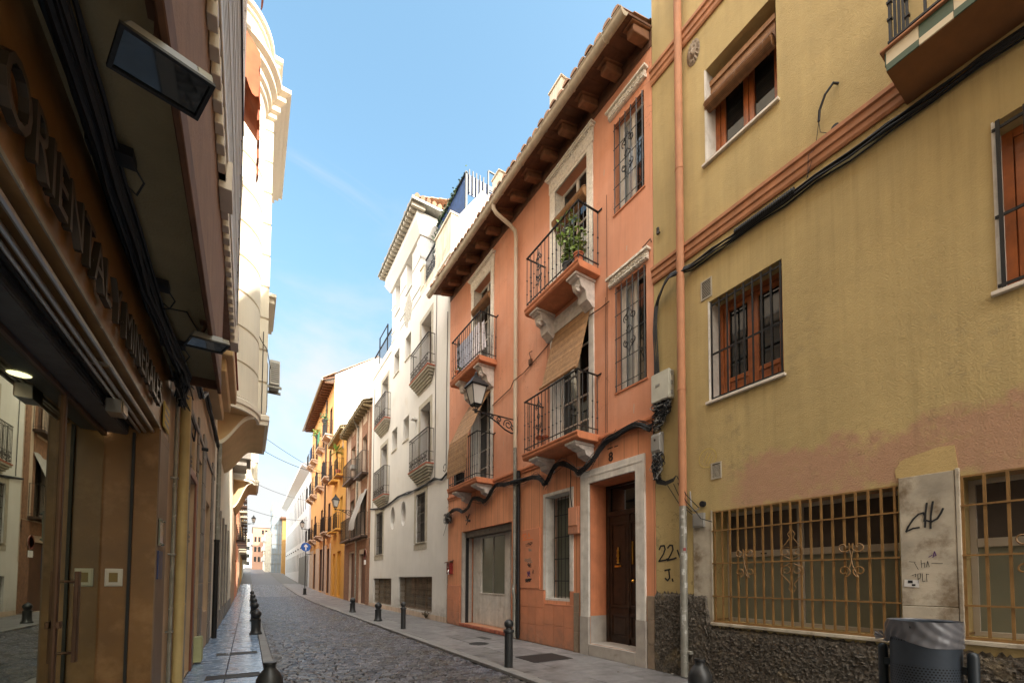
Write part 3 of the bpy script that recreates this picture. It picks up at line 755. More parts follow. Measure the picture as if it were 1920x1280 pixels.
# string courses
for z in (6.76, 10.43):
    mb = MB()
    mb.prism(RF, [(-.002, z), (-.025, z), (-.04, z + .035), (-.04, z + .10), (-.06, z + .115), (-.06, z + .20), (-.085, z + .215), (-.085, z + .27), (-.002, z + .285)], -14, 4.985)
    part('string_course', mb, M_['band_terracotta'], B, bevel=.003)
# lime-washed strip left of the grille and over-window panel
mb = MB(); mb.box(RF, 3.937, 4.24, -.012, .0, .86, 2.46); mb.box(RF, 3.915, 3.935, -.02, .02, .90, 2.6)
part('bare_render', mb, M_['pillar_stone'], B)
mb = MB(); mb.plate(RF, [(1.26, 2.65), (1.74, 2.65), (1.75, 2.74), (1.70, 2.83), (1.66, 2.85), (1.40, 2.91), (1.28, 2.90)], -.005, 0)
part('patch_panel', mb, M_['olive_plain'], B)
# stone pillar between the shop windows with its scribbles
mb = MB(); mb.box(RF, 1.285, 1.715, -.03, .0, 1.28, 2.645).box(RF, 1.285, 1.715, -.034, .0, .9, 1.274); mb.box(RF, 1.25, 1.281, -.036, .02, .9, 2.66)
pil = part('stone_pillar', mb, M_['pillar_stone'], B, bevel=.004)
mb = MB()
def pz(X, Y): return (1.715 - (X - 1288) / 320 * .43, 2.645 - (Y - 170) / 690 * 1.66)   # reading aid for the tag's strokes
tagp = [[(1405, 398), (1370, 400), (1328, 412), (1340, 392), (1372, 360), (1404, 340), (1430, 336), (1442, 350), (1436, 372)],
        [(1454, 296), (1444, 340), (1440, 398)], [(1488, 292), (1474, 350), (1470, 405)], [(1440, 368), (1476, 378), (1510, 366), (1530, 345), (1543, 326)]]
for st in tagp: scribble(mb, RF, [pz(*p) for p in st], .017, -.036)
for st in ([(1340, 545), (1375, 548), (1372, 552), (1392, 580)], [(1410, 540), (1412, 572)], [(1410, 556), (1430, 552), (1430, 572)], [(1440, 570), (1448, 545), (1456, 570)], [(1470, 555), (1530, 556)],
           [(1390, 640), (1388, 600), (1405, 598), (1402, 618), (1390, 622)], [(1414, 598), (1416, 632), (1430, 630)], [(1440, 632), (1438, 600), (1452, 602)], [(1355, 606), (1378, 600), (1374, 612)]):
    scribble(mb, RF, [pz(*p) for p in st], .005, -.036)
mb2 = MB()
for st in ([(1478, 530), (1488, 505), (1496, 522), (1484, 524)], [(1455, 528), (1474, 520)]): scribble(mb2, RF, [pz(*p) for p in st], .008, -.036)
mb.add(mb2.v, mb2.f, 1)
mb3 = MB(); scribble(mb3, RF, [pz(1325, 640), pz(1376, 642)], .075, -.036); mb.add(mb3.v, mb3.f, 2)
mb3 = MB(); scribble(mb3, RF, [pz(1336, 634), pz(1350, 634)], .03, -.0375); scribble(mb3, RF, [pz(1356, 648), pz(1368, 648)], .02, -.0375); mb.add(mb3.v, mb3.f, 0)
parts('graffiti', mb, [M_['paint_black'], M_['paint_violet'], M_['paint_white']], pil, eps=.03)
# graffiti 22, J on the wall by the pipe
mb = MB()
def gp(X, Y): return (4.93 - (X - 105) / 113 * .49, 2.145 - (Y - 492) / 150 * .63)
for st in ([(110, 512), (118, 498), (134, 498), (138, 512), (130, 532), (108, 560), (140, 556), (148, 552)], [(150, 508), (160, 498), (172, 500), (174, 516), (164, 536), (148, 558), (180, 552), (188, 549)], [(194, 520), (204, 546), (212, 522), (216, 516)],
           [(136, 598), (160, 594)], [(154, 596), (158, 628), (148, 638), (138, 630)], [(170, 632), (172, 640)]):
    scribble(mb, RF, [gp(*p) for p in st], .028, -.005)
parts('graffiti', mb, M_['paint_black'], B, eps=.04)
mb = MB()
c = (3.98, 3.42)
for st in (arc(c, .145, 0, 360, 24), [(c[0] + .07, c[1] - .05), (c[0] - .0, c[1] + .08)], [(c[0] + .03, c[1] - .08), (c[0] - .05, c[1] + .06)], [(c[0] - .02, c[1] - .09), (c[0] - .08, c[1] + .02)]): scribble(mb, RF, st, .01, -.005)
part('paint_mark', mb, mat('paint_ochre', (.52, .38, .10), .8), B)
# windows ---------------------------------------------------------
def timber_window(q, d, grille=False, label=None, panels=True):
    a, b, c, e = q
    mb = MB(); fw = .085
    mb.box(RF, a, a + fw, d, d + .07, c, e).box(RF, b - fw, b, d, d + .07, c, e).box(RF, a + fw, b - fw, d, d + .07, e - fw, e).box(RF, a + fw, b - fw, d, d + .07, c, c + .04)
    w = part('window', mb, M_['wood_orange'], B, bevel=.006, label=label)
    mid = (a + b) / 2
    for (x0, x1) in ((a + fw + .004, mid - .006), (mid + .006, b - fw - .004)):
        s = MB(); k = .075
        s.box(RF, x0, x0 + k, d + .012, d + .055, c + .045, e - fw - .004).box(RF, x1 - k, x1, d + .012, d + .055, c + .045, e - fw - .004)
        s.box(RF, x0 + k, x1 - k, d + .014, d + .053, e - fw - k, e - fw - .004).box(RF, x0 + k, x1 - k, d + .014, d + .053, c + .045, c + .12)
        if panels:
            s.box(RF, x0 + k, x1 - k, d + .03, d + .05, c + .12, c + .30); s.box(RF, x0 + k + .03, x1 - k - .03, d + .018, d + .03, c + .15, c + .26)
            s.box(RF, x0 + k, x1 - k, d + .014, d + .053, c + .30, c + .37)
        part('casement', s, M_['wood_orange'], w, bevel=.006)
    g = MB(); g.face([RF(a + fw, d + .045, c + .05), RF(b - fw, d + .045, c + .05), RF(b - fw, d + .045, e - fw), RF(a + fw, d + .045, e - fw)])
    part('pane', g, M_['glass_dark'], w)
    s = MB(); s.box(RF, a - .03, b + .05, -.05, d, c - .035, c + .004); part('sill', s, M_['sill_marble'], w, bevel=.004)
    return w
timber_window(W1, .25, panels=False)
w2 = timber_window(W2, .24); w3 = timber_window(W3, .24)
def grille(q, d, par, step, hz, r=.013, m='iron'):
    a, b, c, e = q; n = int((b - a) / step)
    mb = MB()
    for u in lin(a + .03, b - .03, n): mb.box(RF, u - r * .9, u + r * .9, d - .006, d + .006, c + .01, e - .01)
    for z in hz: mb.box(RF, a - .01, b + .01, d + .007, d + .022, z - .014, z + .014)
    return part('grille', mb, M_[m], par)
grille(W2, .02, w2, .112, (4.33, 5.02, 5.80)); grille(W3, -.02, w3, .14, (4.33, 5.0, 5.86), .016)
for q in UP: frame_win(RF, *q, .2, B, M_['wood_orange'], M_['glass_dark'])
def shop_window(q, nb, zh, scrolls):
    a, b, c, e = q; d = .36
    mb = MB(); f = .05
    mb.box(RF, a, a + f, d, d + .05, c, e).box(RF, b - f, b, d, d + .05, c, e).box(RF, a + f, b - f, d, d + .05, e - f, e).box(RF, a + f, b - f, d, d + .05, c, c + f)
    zt = e - .62
    mb.box(RF, a + f, b - f, d - .004, d + .045, zt - .075, zt + .015); mid = (a + b) / 2 + .05; mb.box(RF, mid - .035, mid + .035, d - .008, d + .041, c + f, e - f)
    w = part('shop_window', mb, M_['alu_frame'], B, bevel=.004)
    h = MB(); h.box(RF, a + .55, a + .63, d - .016, d - .004, zt - .04, zt - .02).box(RF, b - .6, b - .52, d - .016, d - .004, zt - .04, zt - .02); part('handle', h, M_['black'], w)
    g = MB(); g.face([RF(a, d + .03, c), RF(b, d + .03, c), RF(b, d + .03, zt - .03), RF(a, d + .03, zt - .03)]); part('pane', g, M_['glass_frosted'], w)
    g = MB(); g.face([RF(a, d + .034, zt - .03), RF(b, d + .034, zt - .03), RF(b, d + .034, e), RF(a, d + .034, e)]); part('upper_pane', g, M_['glass_brown'], w)
    s = MB(); s.box(RF, a - .03, b + .03, -.06, d, c - .055, c - .012); part('sill', s, M_['pillar_stone'], w, bevel=.005)
    mb = MB(); us = lin(a + .03, b - .03, nb); r = .0108
    for u in us: mb.box(RF, u - r, u + r, -.01, .012, c + .02, e - .02)
    for z in zh: mb.box(RF, a - .01, b + .01, -.024, -.011, z - .009, z + .009)
    mb.box(RF, a, b, -.02, .016, c - .010, c + .018).box(RF, a, b, -.004, .016, e - .02, e)
    mb.box(RF, b - .012, b, .012, d, c + .02, c + .04)
    for (u, kind) in scrolls:
        zc = (zh[1]); R_ = .085
        if kind == 'c':
            for su in (-1, 1):
                for sz in (-1, 1):
                    p = spiral((u + su * .075, zc + sz * .14), .018, .07, 200 if su > 0 else -20, (200 if su > 0 else -20) - su * sz * 420, 22)
                    mb.tube([RF(x, -.026, z) for x, z in p], .008, 5)
                    mb.tube([RF(p[-1][0], -.026, p[-1][1]), RF(u + su * .01, -.026, zc + sz * .07), RF(u, -.026, zc)], .0055, 4)
        else:
            for su in (-1, 1):
                for sz in (-1, 1):
                    p = spiral((u + su * .07, zc + sz * .12), .016, .065, 90, 90 + su * sz * 400, 20)
                    mb.tube([RF(x, -.026, z) for x, z in p], .0055, 4)
                    mb.tube([RF(u + su * x, -.026, zc + sz * z) for x, z in ((.02, .03), (.13, .09), (.135, .16), (.07, .23), (.02, .30), (.045, .35), (.012, .40))], .0055, 4)
    part('grille', mb, M_['ochre_iron'], w)
shop_window(G1, 19, (1.30, 1.79, 2.28), ((3.42, 'c'), (2.80, 'h'), (2.16, 'c')))
shop_window(G2, 17, (1.30, 1.79, 2.28), ((.78, 'c'), (.1, 'h'), (-.6, 'c')))
# vents
for (a, b, c, e) in ((3.89, 4.04, 5.95, 6.22), (3.775, 3.905, 3.09, 3.30)):
    mb = MB(); mb.box(RF, a - .02, b + .02, -.012, .0, c - .02, c).box(RF, a - .02, b + .02, -.012, .0, e, e + .02).box(RF, a - .02, a, -.012, 0, c, e).box(RF, b, b + .02, -.012, 0, c, e)
    for z in lin(c + .015, e - .015, 11): mb.hexa([RF(a, -.010, z - .012), RF(b, -.010, z - .012), RF(b, -.002, z), RF(a, -.002, z), RF(a, -.008, z - .010), RF(b, -.008, z - .010), RF(b, -.001, z + .003), RF(a, -.001, z + .003)])
    v = part('vent', mb, M_['stone_grey'], B)
    g = MB(); g.face([RF(a, -.0015, c), RF(b, -.0015, c), RF(b, -.0015, e), RF(a, -.0015, e)]); part('vent_shade_sheet', g, M_['black'], v)  # flat black sheet painted in for the shade between the slats
# lion mask relief, made by a lumpy oval boss
mb = MB()
def lion(s, t):
    a = 2 * math.pi * s; r = t
    h = .05 * (1 - r ** 2) + .035 * math.exp(-((r * math.cos(a)) ** 2 * 60 + (r * math.sin(a) + .18) ** 2 * 40)) - .03 * sum(math.exp(-(((r * math.cos(a) - q) ** 2 + (r * math.sin(a) - .22) ** 2) * 90)) for q in (-.26, .26)) - .03 * math.exp(-((r * math.cos(a)) ** 2 * 14 + (r * math.sin(a) + .5) ** 2 * 120))
    if r > .62: h += .018 * math.sin(a * 17) * (1 - abs(r - .8) * 4)
    return RF(4.14 + .12 * r * math.cos(a), -.004 - max(0, h), 10.16 + .21 * r * math.sin(a))
mb.grid(lion, 48, 14); part('lion_mask', mb, M_['stone_strip'], B, smooth=True)
# rainwater pipe: terracotta above, sticker-covered steel below
mb = MB(); mb.tube([RF(4.36, -.10, 20.4), RF(4.36, -.10, 2.72)], .062, 14)
for z in (4.6, 8.3, 12.): mb.tube([RF(4.36, -.10, z), RF(4.36, -.10, z + .03)], .068, 14)
pipe = part('downpipe', mb, M_['band_terracotta'], B, smooth=True)
mb = MB(); mb.tube([RF(4.36, -.10, 2.72), RF(4.36, -.10, .02)], .057, 14); mb.tube([RF(4.36, -.10, .38), RF(4.36, -.10, .43)], .066, 14); mb.box(RF, 4.24, 4.31, -.12, -.02, .385, .425)
sp_ = part('steel_pipe', mb, M_['zinc'], pipe, smooth=True)
mb = MB(); rn = random.Random(4)
for z in [2.52, 2.36, 2.28, 2.0, 1.93, 1.86, 1.62, 1.42, .9]:
    h = rn.uniform(.03, .11); a0 = rn.uniform(170, 250); a1 = a0 + rn.uniform(30, 90); mm = (0, 1, 0, 0, 0, 2, 0, 0, 0)[int(z * 7) % 9]
    mb.grid(lambda s, t: (5.90 + .0582 * math.cos(R(a0 + (a1 - a0) * s)), 4.36 - .0582 * math.sin(R(a0 + (a1 - a0) * s)) * -1 if False else 4.36 + .0582 * math.sin(R(a0 + (a1 - a0) * s)), z + h * t), 5, 1, mm)
parts('sticker', mb, [mat('sticker_pale', (.40, .39, .36), .6, var=.3, vscale=30), M_['sign_blue'], M_['mail_red']], sp_)
# balcony with chequered tile edge at the top right
slab_u = 1.55
mb = MB(); mb.box(RF, -3.2, slab_u, -.58, -.01, 6.715, 6.90); bal = part('balcony', mb, M_['slab_under'], B)
mb = MB(); k = 0; u = slab_u
while u > -3.2:
    un = u - (.24 if k else .25); mb.box(RF, max(un, -3.2), u - .003, -.592, -.581, 6.785, 6.92, k % 2); mb.box(RF, max(un, -3.2), u - .003, -.596, -.581, 6.715, 6.782, 1 - k % 2); u = un; k += 1
for j in range(3): mb.box(RF, slab_u + .001, slab_u + .012, -.58 + j * .19, -.58 + j * .19 + .187, 6.785, 6.92, (j + 1) % 2)
part('edge_tiles', mb, [M_['tile_cream'], M_['tile_green']], bal)
mb = MB(); mb.box(RF, -3.24, slab_u + .04, -.625, -.01, 6.923, 6.95); part('nosing', mb, M_['band_terracotta'], bal, bevel=.006)
mb = MB()
for i, u in enumerate(lin(slab_u - .03, -3.1, 36)):
    mb.box(RF, u - .011, u + .011, -.56, -.54, 6.96, 8.0)
    for zz in (7.14, 7.32): mb.box(RF, u - .02, u + .02, -.57, -.53, zz + (.0 if i % 2 else .12), zz + .022 + (.0 if i % 2 else .12))
for d in lin(-.53, -.03, 5): mb.box(RF, slab_u - .041, slab_u - .019, d - .01, d + .01, 6.96, 8.0)
mb.box(RF, -3.1, slab_u - .01, -.565, -.535, 7.02, 7.042).box(RF, -3.1, slab_u - .01, -.57, -.53, 8.0, 8.03); mb.box(RF, slab_u - .045, slab_u - .015, -.53, 0, 7.02, 7.042); mb.box(RF, slab_u - .045, slab_u - .015, -.53, 0, 8.0, 8.03)
part('railing', mb, M_['iron'], bal)
# --- things fixed on the olive front
mb = roll_mesh(RF, 2.93, 3.95, .05, 9.06, .085); mb.box(RF, 2.93, 3.95, .10, .16, 9.42, 9.5)
for k in range(11): mb.box(RF, 2.94, 3.94, .125, .133, 9.12 + k * .03, 9.145 + k * .03)
single('cane_blind', mb, M_['cane_brown'], 'brown wooden slat blind half rolled up in the upper olive wall window', 'blind', (6.1, 3.4, 9.06))
def wire(pts, r=.008, n=5, mb=None):
    mb = mb or MB(); return mb.tube(pts, r, n)
mb = MB(); rn = random.Random(8)
for k in range(9):
    zz = 6.64 - k * .012; dd = -.03 - (k % 4) * .018
    pts = [RF(u, dd + rn.uniform(-.008, .008), zz + rn.uniform(-.018, .018) - (.02 if i % 2 else 0)) for i, u in enumerate(lin(-4, 4.2, 24))]
    pts += [RF(4.5, -.17 - k * .004, 6.60 - k * .01), RF(4.75, -.08 - k * .004, 6.52 - k * .015), RF(4.92 - k * .008, -.05, 6.3), RF(4.95 - k * .01, -.05 - (k % 3) * .015, 5.9), RF(4.94 - k * .012, -.05 - (k % 3) * .015, 5.5), RF(4.93 - k * .012, -.06, 5.05)]
    mb.tube(smooth(pts, 2), .011, 5)
mb.tube([RF(u, -.075, 6.60) for u in lin(2.65, 3.45, 10)], .04, 8)
for i in range(30):
    u = 2.66 + i * .027; c = (u, -.075, 6.60); mb.tube([RF(u + .006 * math.cos(a), -.075 + .046 * math.cos(a), 6.60 + .046 * math.sin(a)) for a in [2 * math.pi * j / 9 for j in range(10)]], .007, 4)
single('cable_bundle', mb, M_['cable'], 'black cable bundle with coiled spring section clipped under the terracotta ledge of the olive wall', 'cables', RF(2, 0, 6.6))
mb = MB(); mb.tube([RF(2.17, -.01, 7.60), RF(2.20, -.07, 7.60), RF(2.28, -.09, 7.52), RF(2.35, -.07, 7.40), RF(2.37, -.05, 7.28)], .015, 8)
mb.tube([RF(2.37, -.05, 7.28), RF(2.42, -.03, 7.0), RF(2.52, -.05, 6.66)], .004, 5); mb.tube([RF(2.37, -.05, 7.28), RF(2.36, -.04, 7.14), RF(2.28, -.03, 7.06), RF(2.22, -.03, 7.07)], .004, 5)
mb.tube([RF(2.22, -.03, 7.06), RF(2.38, -.02, 7.0), RF(2.47, -.11, 6.9), RF(2.5, -.06, 6.66)], .004, 5)
mb.tube([RF(2.21, 0, 7.07), RF(2.21, -.03, 7.07)], .045, 12)
single('cable_inlet', mb, M_['cable'], 'short curved black hose with thin wires and round clip on the upper olive wall', 'cable inlet', RF(2.2, 0, 7.5))
mb = MB(); mb.tube([RF(4.84, 0, 7.62), RF(4.84, -.05, 7.62), RF(4.84, -.08, 7.66)], .014, 7); mb.tube([RF(4.84, -.05, 7.57), RF(4.84, -.05, 7.68)], .026, 8)
single('wall_hook', mb, M_['iron_rusty'], 'small dark iron hook on the olive wall left of the terracotta pipe', 'hook', RF(4.84, 0, 7.62))
# telecom boxes and their wire tangles
mb = MB(); mb.box(RF, 4.56, 4.94, -.15, -.01, 4.56, 5.06); bx = thing('telecom_box', 'large pale grey telecom box mounted where the orange and olive houses meet', 'junction box', RF(4.75, 0, 4.56))
part('housing', mb, M_['box_grey'], bx, bevel=.015, seg=2)
mb = MB()
for z in (4.98, 4.82, 4.66): mb.box(RF, 4.545, 4.56, -.11, -.07, z - .03, z + .03)
mb.box(RF, 4.75, 4.84, -.156, -.15, 4.82, 4.86); part('latch', mb, M_['box_dgrey'], bx)
mb = MB(); mb.prism(RF, [(-.01, 3.70), (-.11, 3.70), (-.13, 3.75), (-.13, 4.0), (-.10, 4.05), (-.01, 4.07)], 4.78, 4.97); bx = thing('splice_box', 'smaller dark grey splice box below the pale telecom box', 'junction box', RF(4.87, 0, 3.7)); part('housing', mb, M_['box_dgrey'], bx, bevel=.01)
mb = MB(); mb.tube([RF(4.88, -.13, 3.93), RF(4.88, -.138, 3.93)], .018, 8); part('lock', mb, M_['black'], bx)
def tangle(mb, n, c, s, z0, z1, r=.0045, seed=1, mm=(0, 0, 0, 1)):
    rn = random.Random(seed)
    for _ in range(n):
        a = c + rn.uniform(-s, s); pts = [RF(a, -.05 - rn.uniform(0, .06), z0)]
        for i in range(1, 7): pts.append(RF(c + rn.uniform(-s, s) * (1.15 if i < 5 else .5), -.04 - rn.uniform(0, .12), z0 + (z1 - z0) * i / 6 + rn.uniform(-.03, .03)))
        mb.tube(smooth(pts, 3), r, 4, rn.choice(mm))
mb = MB(); tangle(mb, 46, 4.77, .17, 4.57, 4.22, .0065, 2); tangle(mb, 14, 4.85, .12, 4.30, 4.1, .0065, 9)
single('wire_tangle', mb, [M_['cable'], M_['cable_grey']], 'black and silver wire tangle hanging out of the pale telecom box', 'cables', RF(4.77, 0, 4.4))
mb = MB(); tangle(mb, 40, 4.86, .10, 3.71, 3.26, .006, 5)
for k in range(9):
    mb.tube([RF(4.96 + .01 * (k % 3), -.03, 4.2), RF(4.99, -.04 - .01 * (k % 3), 3.8), RF(4.985 - .006 * k, -.04, 3.4), RF(4.9 - .012 * k, -.06, 3.19 + .006 * k), RF(4.72, -.06, 3.13 + .008 * k), RF(4.55, -.08, 3.16 + .006 * k), RF(4.44, -.16, 3.22)], .007, 5)
single('wire_loop', mb, [M_['cable'], M_['cable_grey']], 'looped black wires below the dark splice box running to the pipe', 'cables', RF(4.86, 0, 3.4))
mb = MB()
for a, b in (((4.44, 3.22), (4.12, 2.66)), ((4.42, 3.1), (4.15, 2.58)), ((4.5, 3.1), (4.25, 2.62)), ((4.62, 3.1), (4.22, 2.56)), ((4.16, 2.66), (3.90, 2.42))): mb.tube([RF(a[0], -.14, a[1]), RF((a[0] + b[0]) / 2, -.12, (a[1] + b[1]) / 2 - .06), RF(b[0], -.03, b[1])], .007, 5)
mb.tube([RF(4.28, -.03, 2.95), RF(4.25, -.04, 2.7), RF(4.2, -.04, 2.62), RF(4.12, -.03, 2.66)], .012, 6, 1)
mb.tube([RF(4.06, -.0, 2.72), RF(4.06, -.05, 2.72)], .045, 10)
single('pole_wires', mb, [M_['cable'], M_['cable_grey']], 'loose thin wires strung from the steel pipe to the ochre grille', 'cables', RF(4.2, 0, 2.8))
mb = MB(); mb.box(RF, 4.03, 4.22, -.06, 0, 2.36, 2.58); mb.box(RF, 4.05, 4.20, -.066, -.06, 2.38, 2.56)
single('meter_box', mb, M_['box_dgrey'], 'small weathered square box left of the ochre grille top corner', 'junction box', RF(4.12, 0, 2.36), bevel=.005)

# ------------------------------------------------------------------ litter bin in front of the pillar
bc = (4.98, 1.29)
t = thing('litter_bin', 'blue grey perforated steel litter bin between two posts below the stone pillar', 'litter bin', (*bc, 0))
mb = MB(); mb.lathe([(.218, .40), (.225, .41), (.228, .43), (.228, 1.13), (.236, 1.14), (.236, 1.185), (.228, 1.19), (.22, 1.185), (.215, .45)], (*bc, 0), 48)
def holes(nt, L, P, c, noise, ramp, mix):
    s = _n(nt, 'ShaderNodeSeparateXYZ'); L(P, s.inputs[0])
    at = _n(nt, 'ShaderNodeMath', operation='ARCTAN2'); L(s.outputs[1], at.inputs[0]); L(s.outputs[0], at.inputs[1])
    def M(op, a, b):
        n = _n(nt, 'ShaderNodeMath', operation=op)
        for i, v in enumerate((a, b)):
            if hasattr(v, 'type'): L(v, n.inputs[i])
            else: n.inputs[i].default_value = v
        return n.outputs[0]
    row = M('FLOOR', M('MULTIPLY', s.outputs[2], 46.), 0.)
    u = M('ADD', M('MULTIPLY', at.outputs[0], 9.55), M('MULTIPLY', M('MODULO', row, 2.), .5)); v = M('MULTIPLY', s.outputs[2], 46.)
    fu = M('SUBTRACT', M('FRACT', u, 0), .5); fv = M('SUBTRACT', M('FRACT', v, 0), .5)
    dd = M('SQRT', M('ADD', M('MULTIPLY', fu, fu), M('MULTIPLY', fv, fv)), 0)
    k = ramp(dd, .26, .32, 1, 0)
    band = ramp(s.outputs[2], .83, .835, 1, 0); band2 = ramp(s.outputs[2], 1.02, 1.025, 0, 1); band3 = ramp(s.outputs[2], 1.10, 1.105, 1, 0)
    return mix('MIX', M('MULTIPLY', k, M('MAXIMUM', band, M('MULTIPLY', band2, band3))), c, (.004, .004, .005))
M_['bin_perf'] = mat('bin_perf', (.05, .063, .082), .45, metal=.25, var=.18, vscale=5, stain=holes)
part('drum', mb, M_['bin_perf'], t, smooth=True)
# posts stand along the facade on either side of the drum
for s in (-1, 1):
    mb = MB(); mb.lathe([(.036, 0), (.036, .93), (.03, .955), (.018, .965)], (bc[0] + .03 * s, bc[1] + s * .295, 0), 16)
    mb.box(WF, bc[0] - .02, bc[0] + .02, min(bc[1] + s * .222, bc[1] + s * .275), max(bc[1] + s * .222, bc[1] + s * .275), .78, .84); mb.box(WF, bc[0] - .02, bc[0] + .02, min(bc[1] + s * .222, bc[1] + s * .275), max(bc[1] + s * .222, bc[1] + s * .275), .5, .56)
    part('post', mb, M_['bin_post'], t, smooth=True)
# thin plastic liner, gathered on the left post
mb = MB(); ka = math.atan2(.30, -.10)
def film(s, tt):
    a = ka + 2 * math.pi * s; g = abs(((s + .5) % 1) - .5) * 2            # 0 at the knot, 1 opposite
    drop = .03 + .17 * min(1, g * 1.9) ** .6; zlow = 1.185 - drop - .14 * math.exp(-(g * 9) ** 2)
    z = 1.198 + (zlow - 1.198) * tt
    ripple = .006 * math.sin(s * 120 + 6 * tt) * (1 - g) ** .8 * tt + .003 * math.sin(9 * tt + 40 * g * (1.3 - tt))
    r = .2335 + .006 + ripple + .02 * math.exp(-(g * 9) ** 2) * math.sin(3.1 * tt)
    return (bc[0] + r * math.cos(a), bc[1] + r * math.sin(a), z)
mb.grid(film, 150, 16)
mb.grid(lambda s, tt: (bc[0] + (.239 - .03 * tt) * math.cos(2 * math.pi * s), bc[1] + (.239 - .03 * tt) * math.sin(2 * math.pi * s), 1.198 - .18 * tt ** 2), 60, 4)
kx, ky = bc[0] + .255 * math.cos(ka), bc[1] + .255 * math.sin(ka)
for k in range(14):
    a = random.uniform(0, 6.28); mb.face([(kx, ky, 1.03), (kx + .05 * math.cos(a), ky + .05 * math.sin(a) + .02, 1.06 + random.uniform(-.06, .05)), (kx + .06 * math.cos(a + .5), ky + .06 * math.sin(a + .5) + .02, 1.05 + random.uniform(-.06, .05))])
single('bin_liner', mb, M_['film'], 'thin grey plastic liner folded over the litter bin rim and knotted at its left', 'bin bag', (*bc, 1.0), smooth=True)
# ================================================================== ORANGE HOUSE NUMBER 8
YL, YR = 14.05, 4.99
B = thing('orange_house', 'three storey orange house with white carved window surrounds and wooden eaves, number 8', 'building', (6, 9.5, 0))
SL = .036
def ze(u): return 11.22 + (u - 5) * SL
wu, wl_ = (5.17, 5.93, 8.74, 10.58), (5.15, 5.91, 5.16, 7.25)
dU, dM = (6.71, 7.83, 7.92, 10.72), (6.66, 7.86, 4.47, 7.3)
lU, lM = (10.98, 12.1, 7.92, 10.82), (10.95, 12.1, 4.46, 7.25)
shop, nw, door = (9.75, 12.86, .12, 3.1), (7.3, 8.22, 1.06, 3.5), (5.40, 6.66, .24, 3.53)
mb = MB()
wall(mb, RF, YR, YL, 0, 4.36, [(*shop, .55), (*nw, .34), (*door, .55)], m=1)
wall(mb, RF, YR, YL, 4.36, 11.22, [(*wu, .3), (*wl_, .3), (*dU, .3), (*dM, .3), (*lU, .3), (*lM, .3)], m=0)
mb.face([RF(YR, 0, 11.22), RF(YL, 0, 11.22), RF(YL, 0, ze(YL))], 0)
body(mb, RF, YR, YL, 0, 11.2, 8, m=0, top=False)
part('wall', mb, [M_['orange_wall'], M_['orange_groove']], B)
mb = MB()                                            # orange door reveals
for u0, u1 in ((5.402, 5.41), (6.65, 6.658)): mb.box(RF, u0, u1, .004, .5, .8, 3.5)
mb.box(RF, 5.42, 6.64, .004, .5, 3.515, 3.526); part('door_reveal', mb, M_['orange_slab'], B)
# ledge over the ground floor
mb = MB(); mb.prism(RF, [(-.002, 4.28), (-.03, 4.28), (-.03, 4.32), (-.06, 4.36), (-.06, 4.41), (-.002, 4.43)], 5.0, 14.03); part('ledge', mb, M_['orange_slab'], B, bevel=.004)
# eaves: wall plate, corbels, soffit boards, gutter, tiles
mb = MB(); P = [RF(u, d, ze(u) + k) for k in (0, .36) for (u, d) in ((YR, -.012), (YL, -.012), (YL, .1), (YR, .1))]; mb.hexa(P); part('wall_plate', mb, M_['wood_eave'], B)
mb = MB(); mb.hexa([RF(YR - .02, -.66, ze(YR) + .13), RF(YL + .15, -.66, ze(YL) + .13), RF(YL + .15, .1, ze(YL) + .36), RF(YR - .02, .1, ze(YR) + .36), RF(YR - .02, -.66, ze(YR) + .17), RF(YL + .15, -.66, ze(YL) + .17), RF(YL + .15, .1, ze(YL) + .40), RF(YR - .02, .1, ze(YR) + .40)])
for k in range(45): 
    u = YR + .1 + k * .2; z = ze(u); mb.hexa([RF(u, -.65, z + .125), RF(u + .012, -.65, z + .125), RF(u + .012, -.02, z + .32), RF(u, -.02, z + .32), RF(u, -.65, z + .14), RF(u + .012, -.65, z + .14), RF(u + .012, -.02, z + .335), RF(u, -.02, z + .335)])
part('soffit', mb, M_['wood_eave'], B)
cus = lin(5.10, 13.85, 14)
for u in cus:
    z = ze(u); mb = MB(); h = .085
    prof = [(-.012, z + .13), (-.40, z + .03), (-.43, z + .05), (-.43, z + .165), (-.012, z + .30)]
    mb.prism(RF, prof, u - h, u + h); mb.prism(RF, [(-.012, z + .302), (-.50, z + .150), (-.50, z + .172), (-.012, z + .335)], u - h - .035, u + h + .035)
    part('corbel', mb, M_['wood_corbel'], B, bevel=.012)
mb = MB()
def gut(s, t):
    u = YR - .05 + (YL + .3 - YR) * s; a = math.pi * (1 + t); return RF(u, -.735 + .082 * math.cos(a), ze(u) + .10 + .095 * math.sin(a))
mb.grid(gut, 12, 10)
for u in (YR - .05, YL + .25): mb.face([RF(u, -.735 + .082 * math.cos(math.pi * (1 + j / 10)), ze(u) + .10 + .095 * math.sin(math.pi * (1 + j / 10))) for j in range(11)])
mb.tube([RF(u, -.82, ze(u) + .11) for u in lin(YR - .05, YL + .25, 8)], .013, 6); mb.tube([RF(u, -.65, ze(u) + .11) for u in lin(YR - .05, YL + .25, 8)], .011, 6)
for u in lin(5.4, 13.9, 10): mb.tube([RF(u, -.735 + .09 * math.cos(math.pi * (1 + j / 8)), ze(u) + .10 + .103 * math.sin(math.pi * (1 + j / 8))) for j in range(9)], .008, 4)
part('gutter', mb, M_['gutter_cream'], B, smooth=True)
mb = tiles_mesh(RF, YR, YL + .12, -.81, ze(YR) + .19, 4.2, ze(YR) + 2.3, slope_u=SL, r=.095, pitch=.225)
mb.face([RF(YR, 4.2, ze(YR) + 2.28), RF(YL, 4.2, ze(YL) + 2.28), RF(YL, 8, ze(YL) + .6), RF(YR, 8, ze(YR) + .6)])
part('roof', mb, M_['roof_tile'], B, smooth=False)
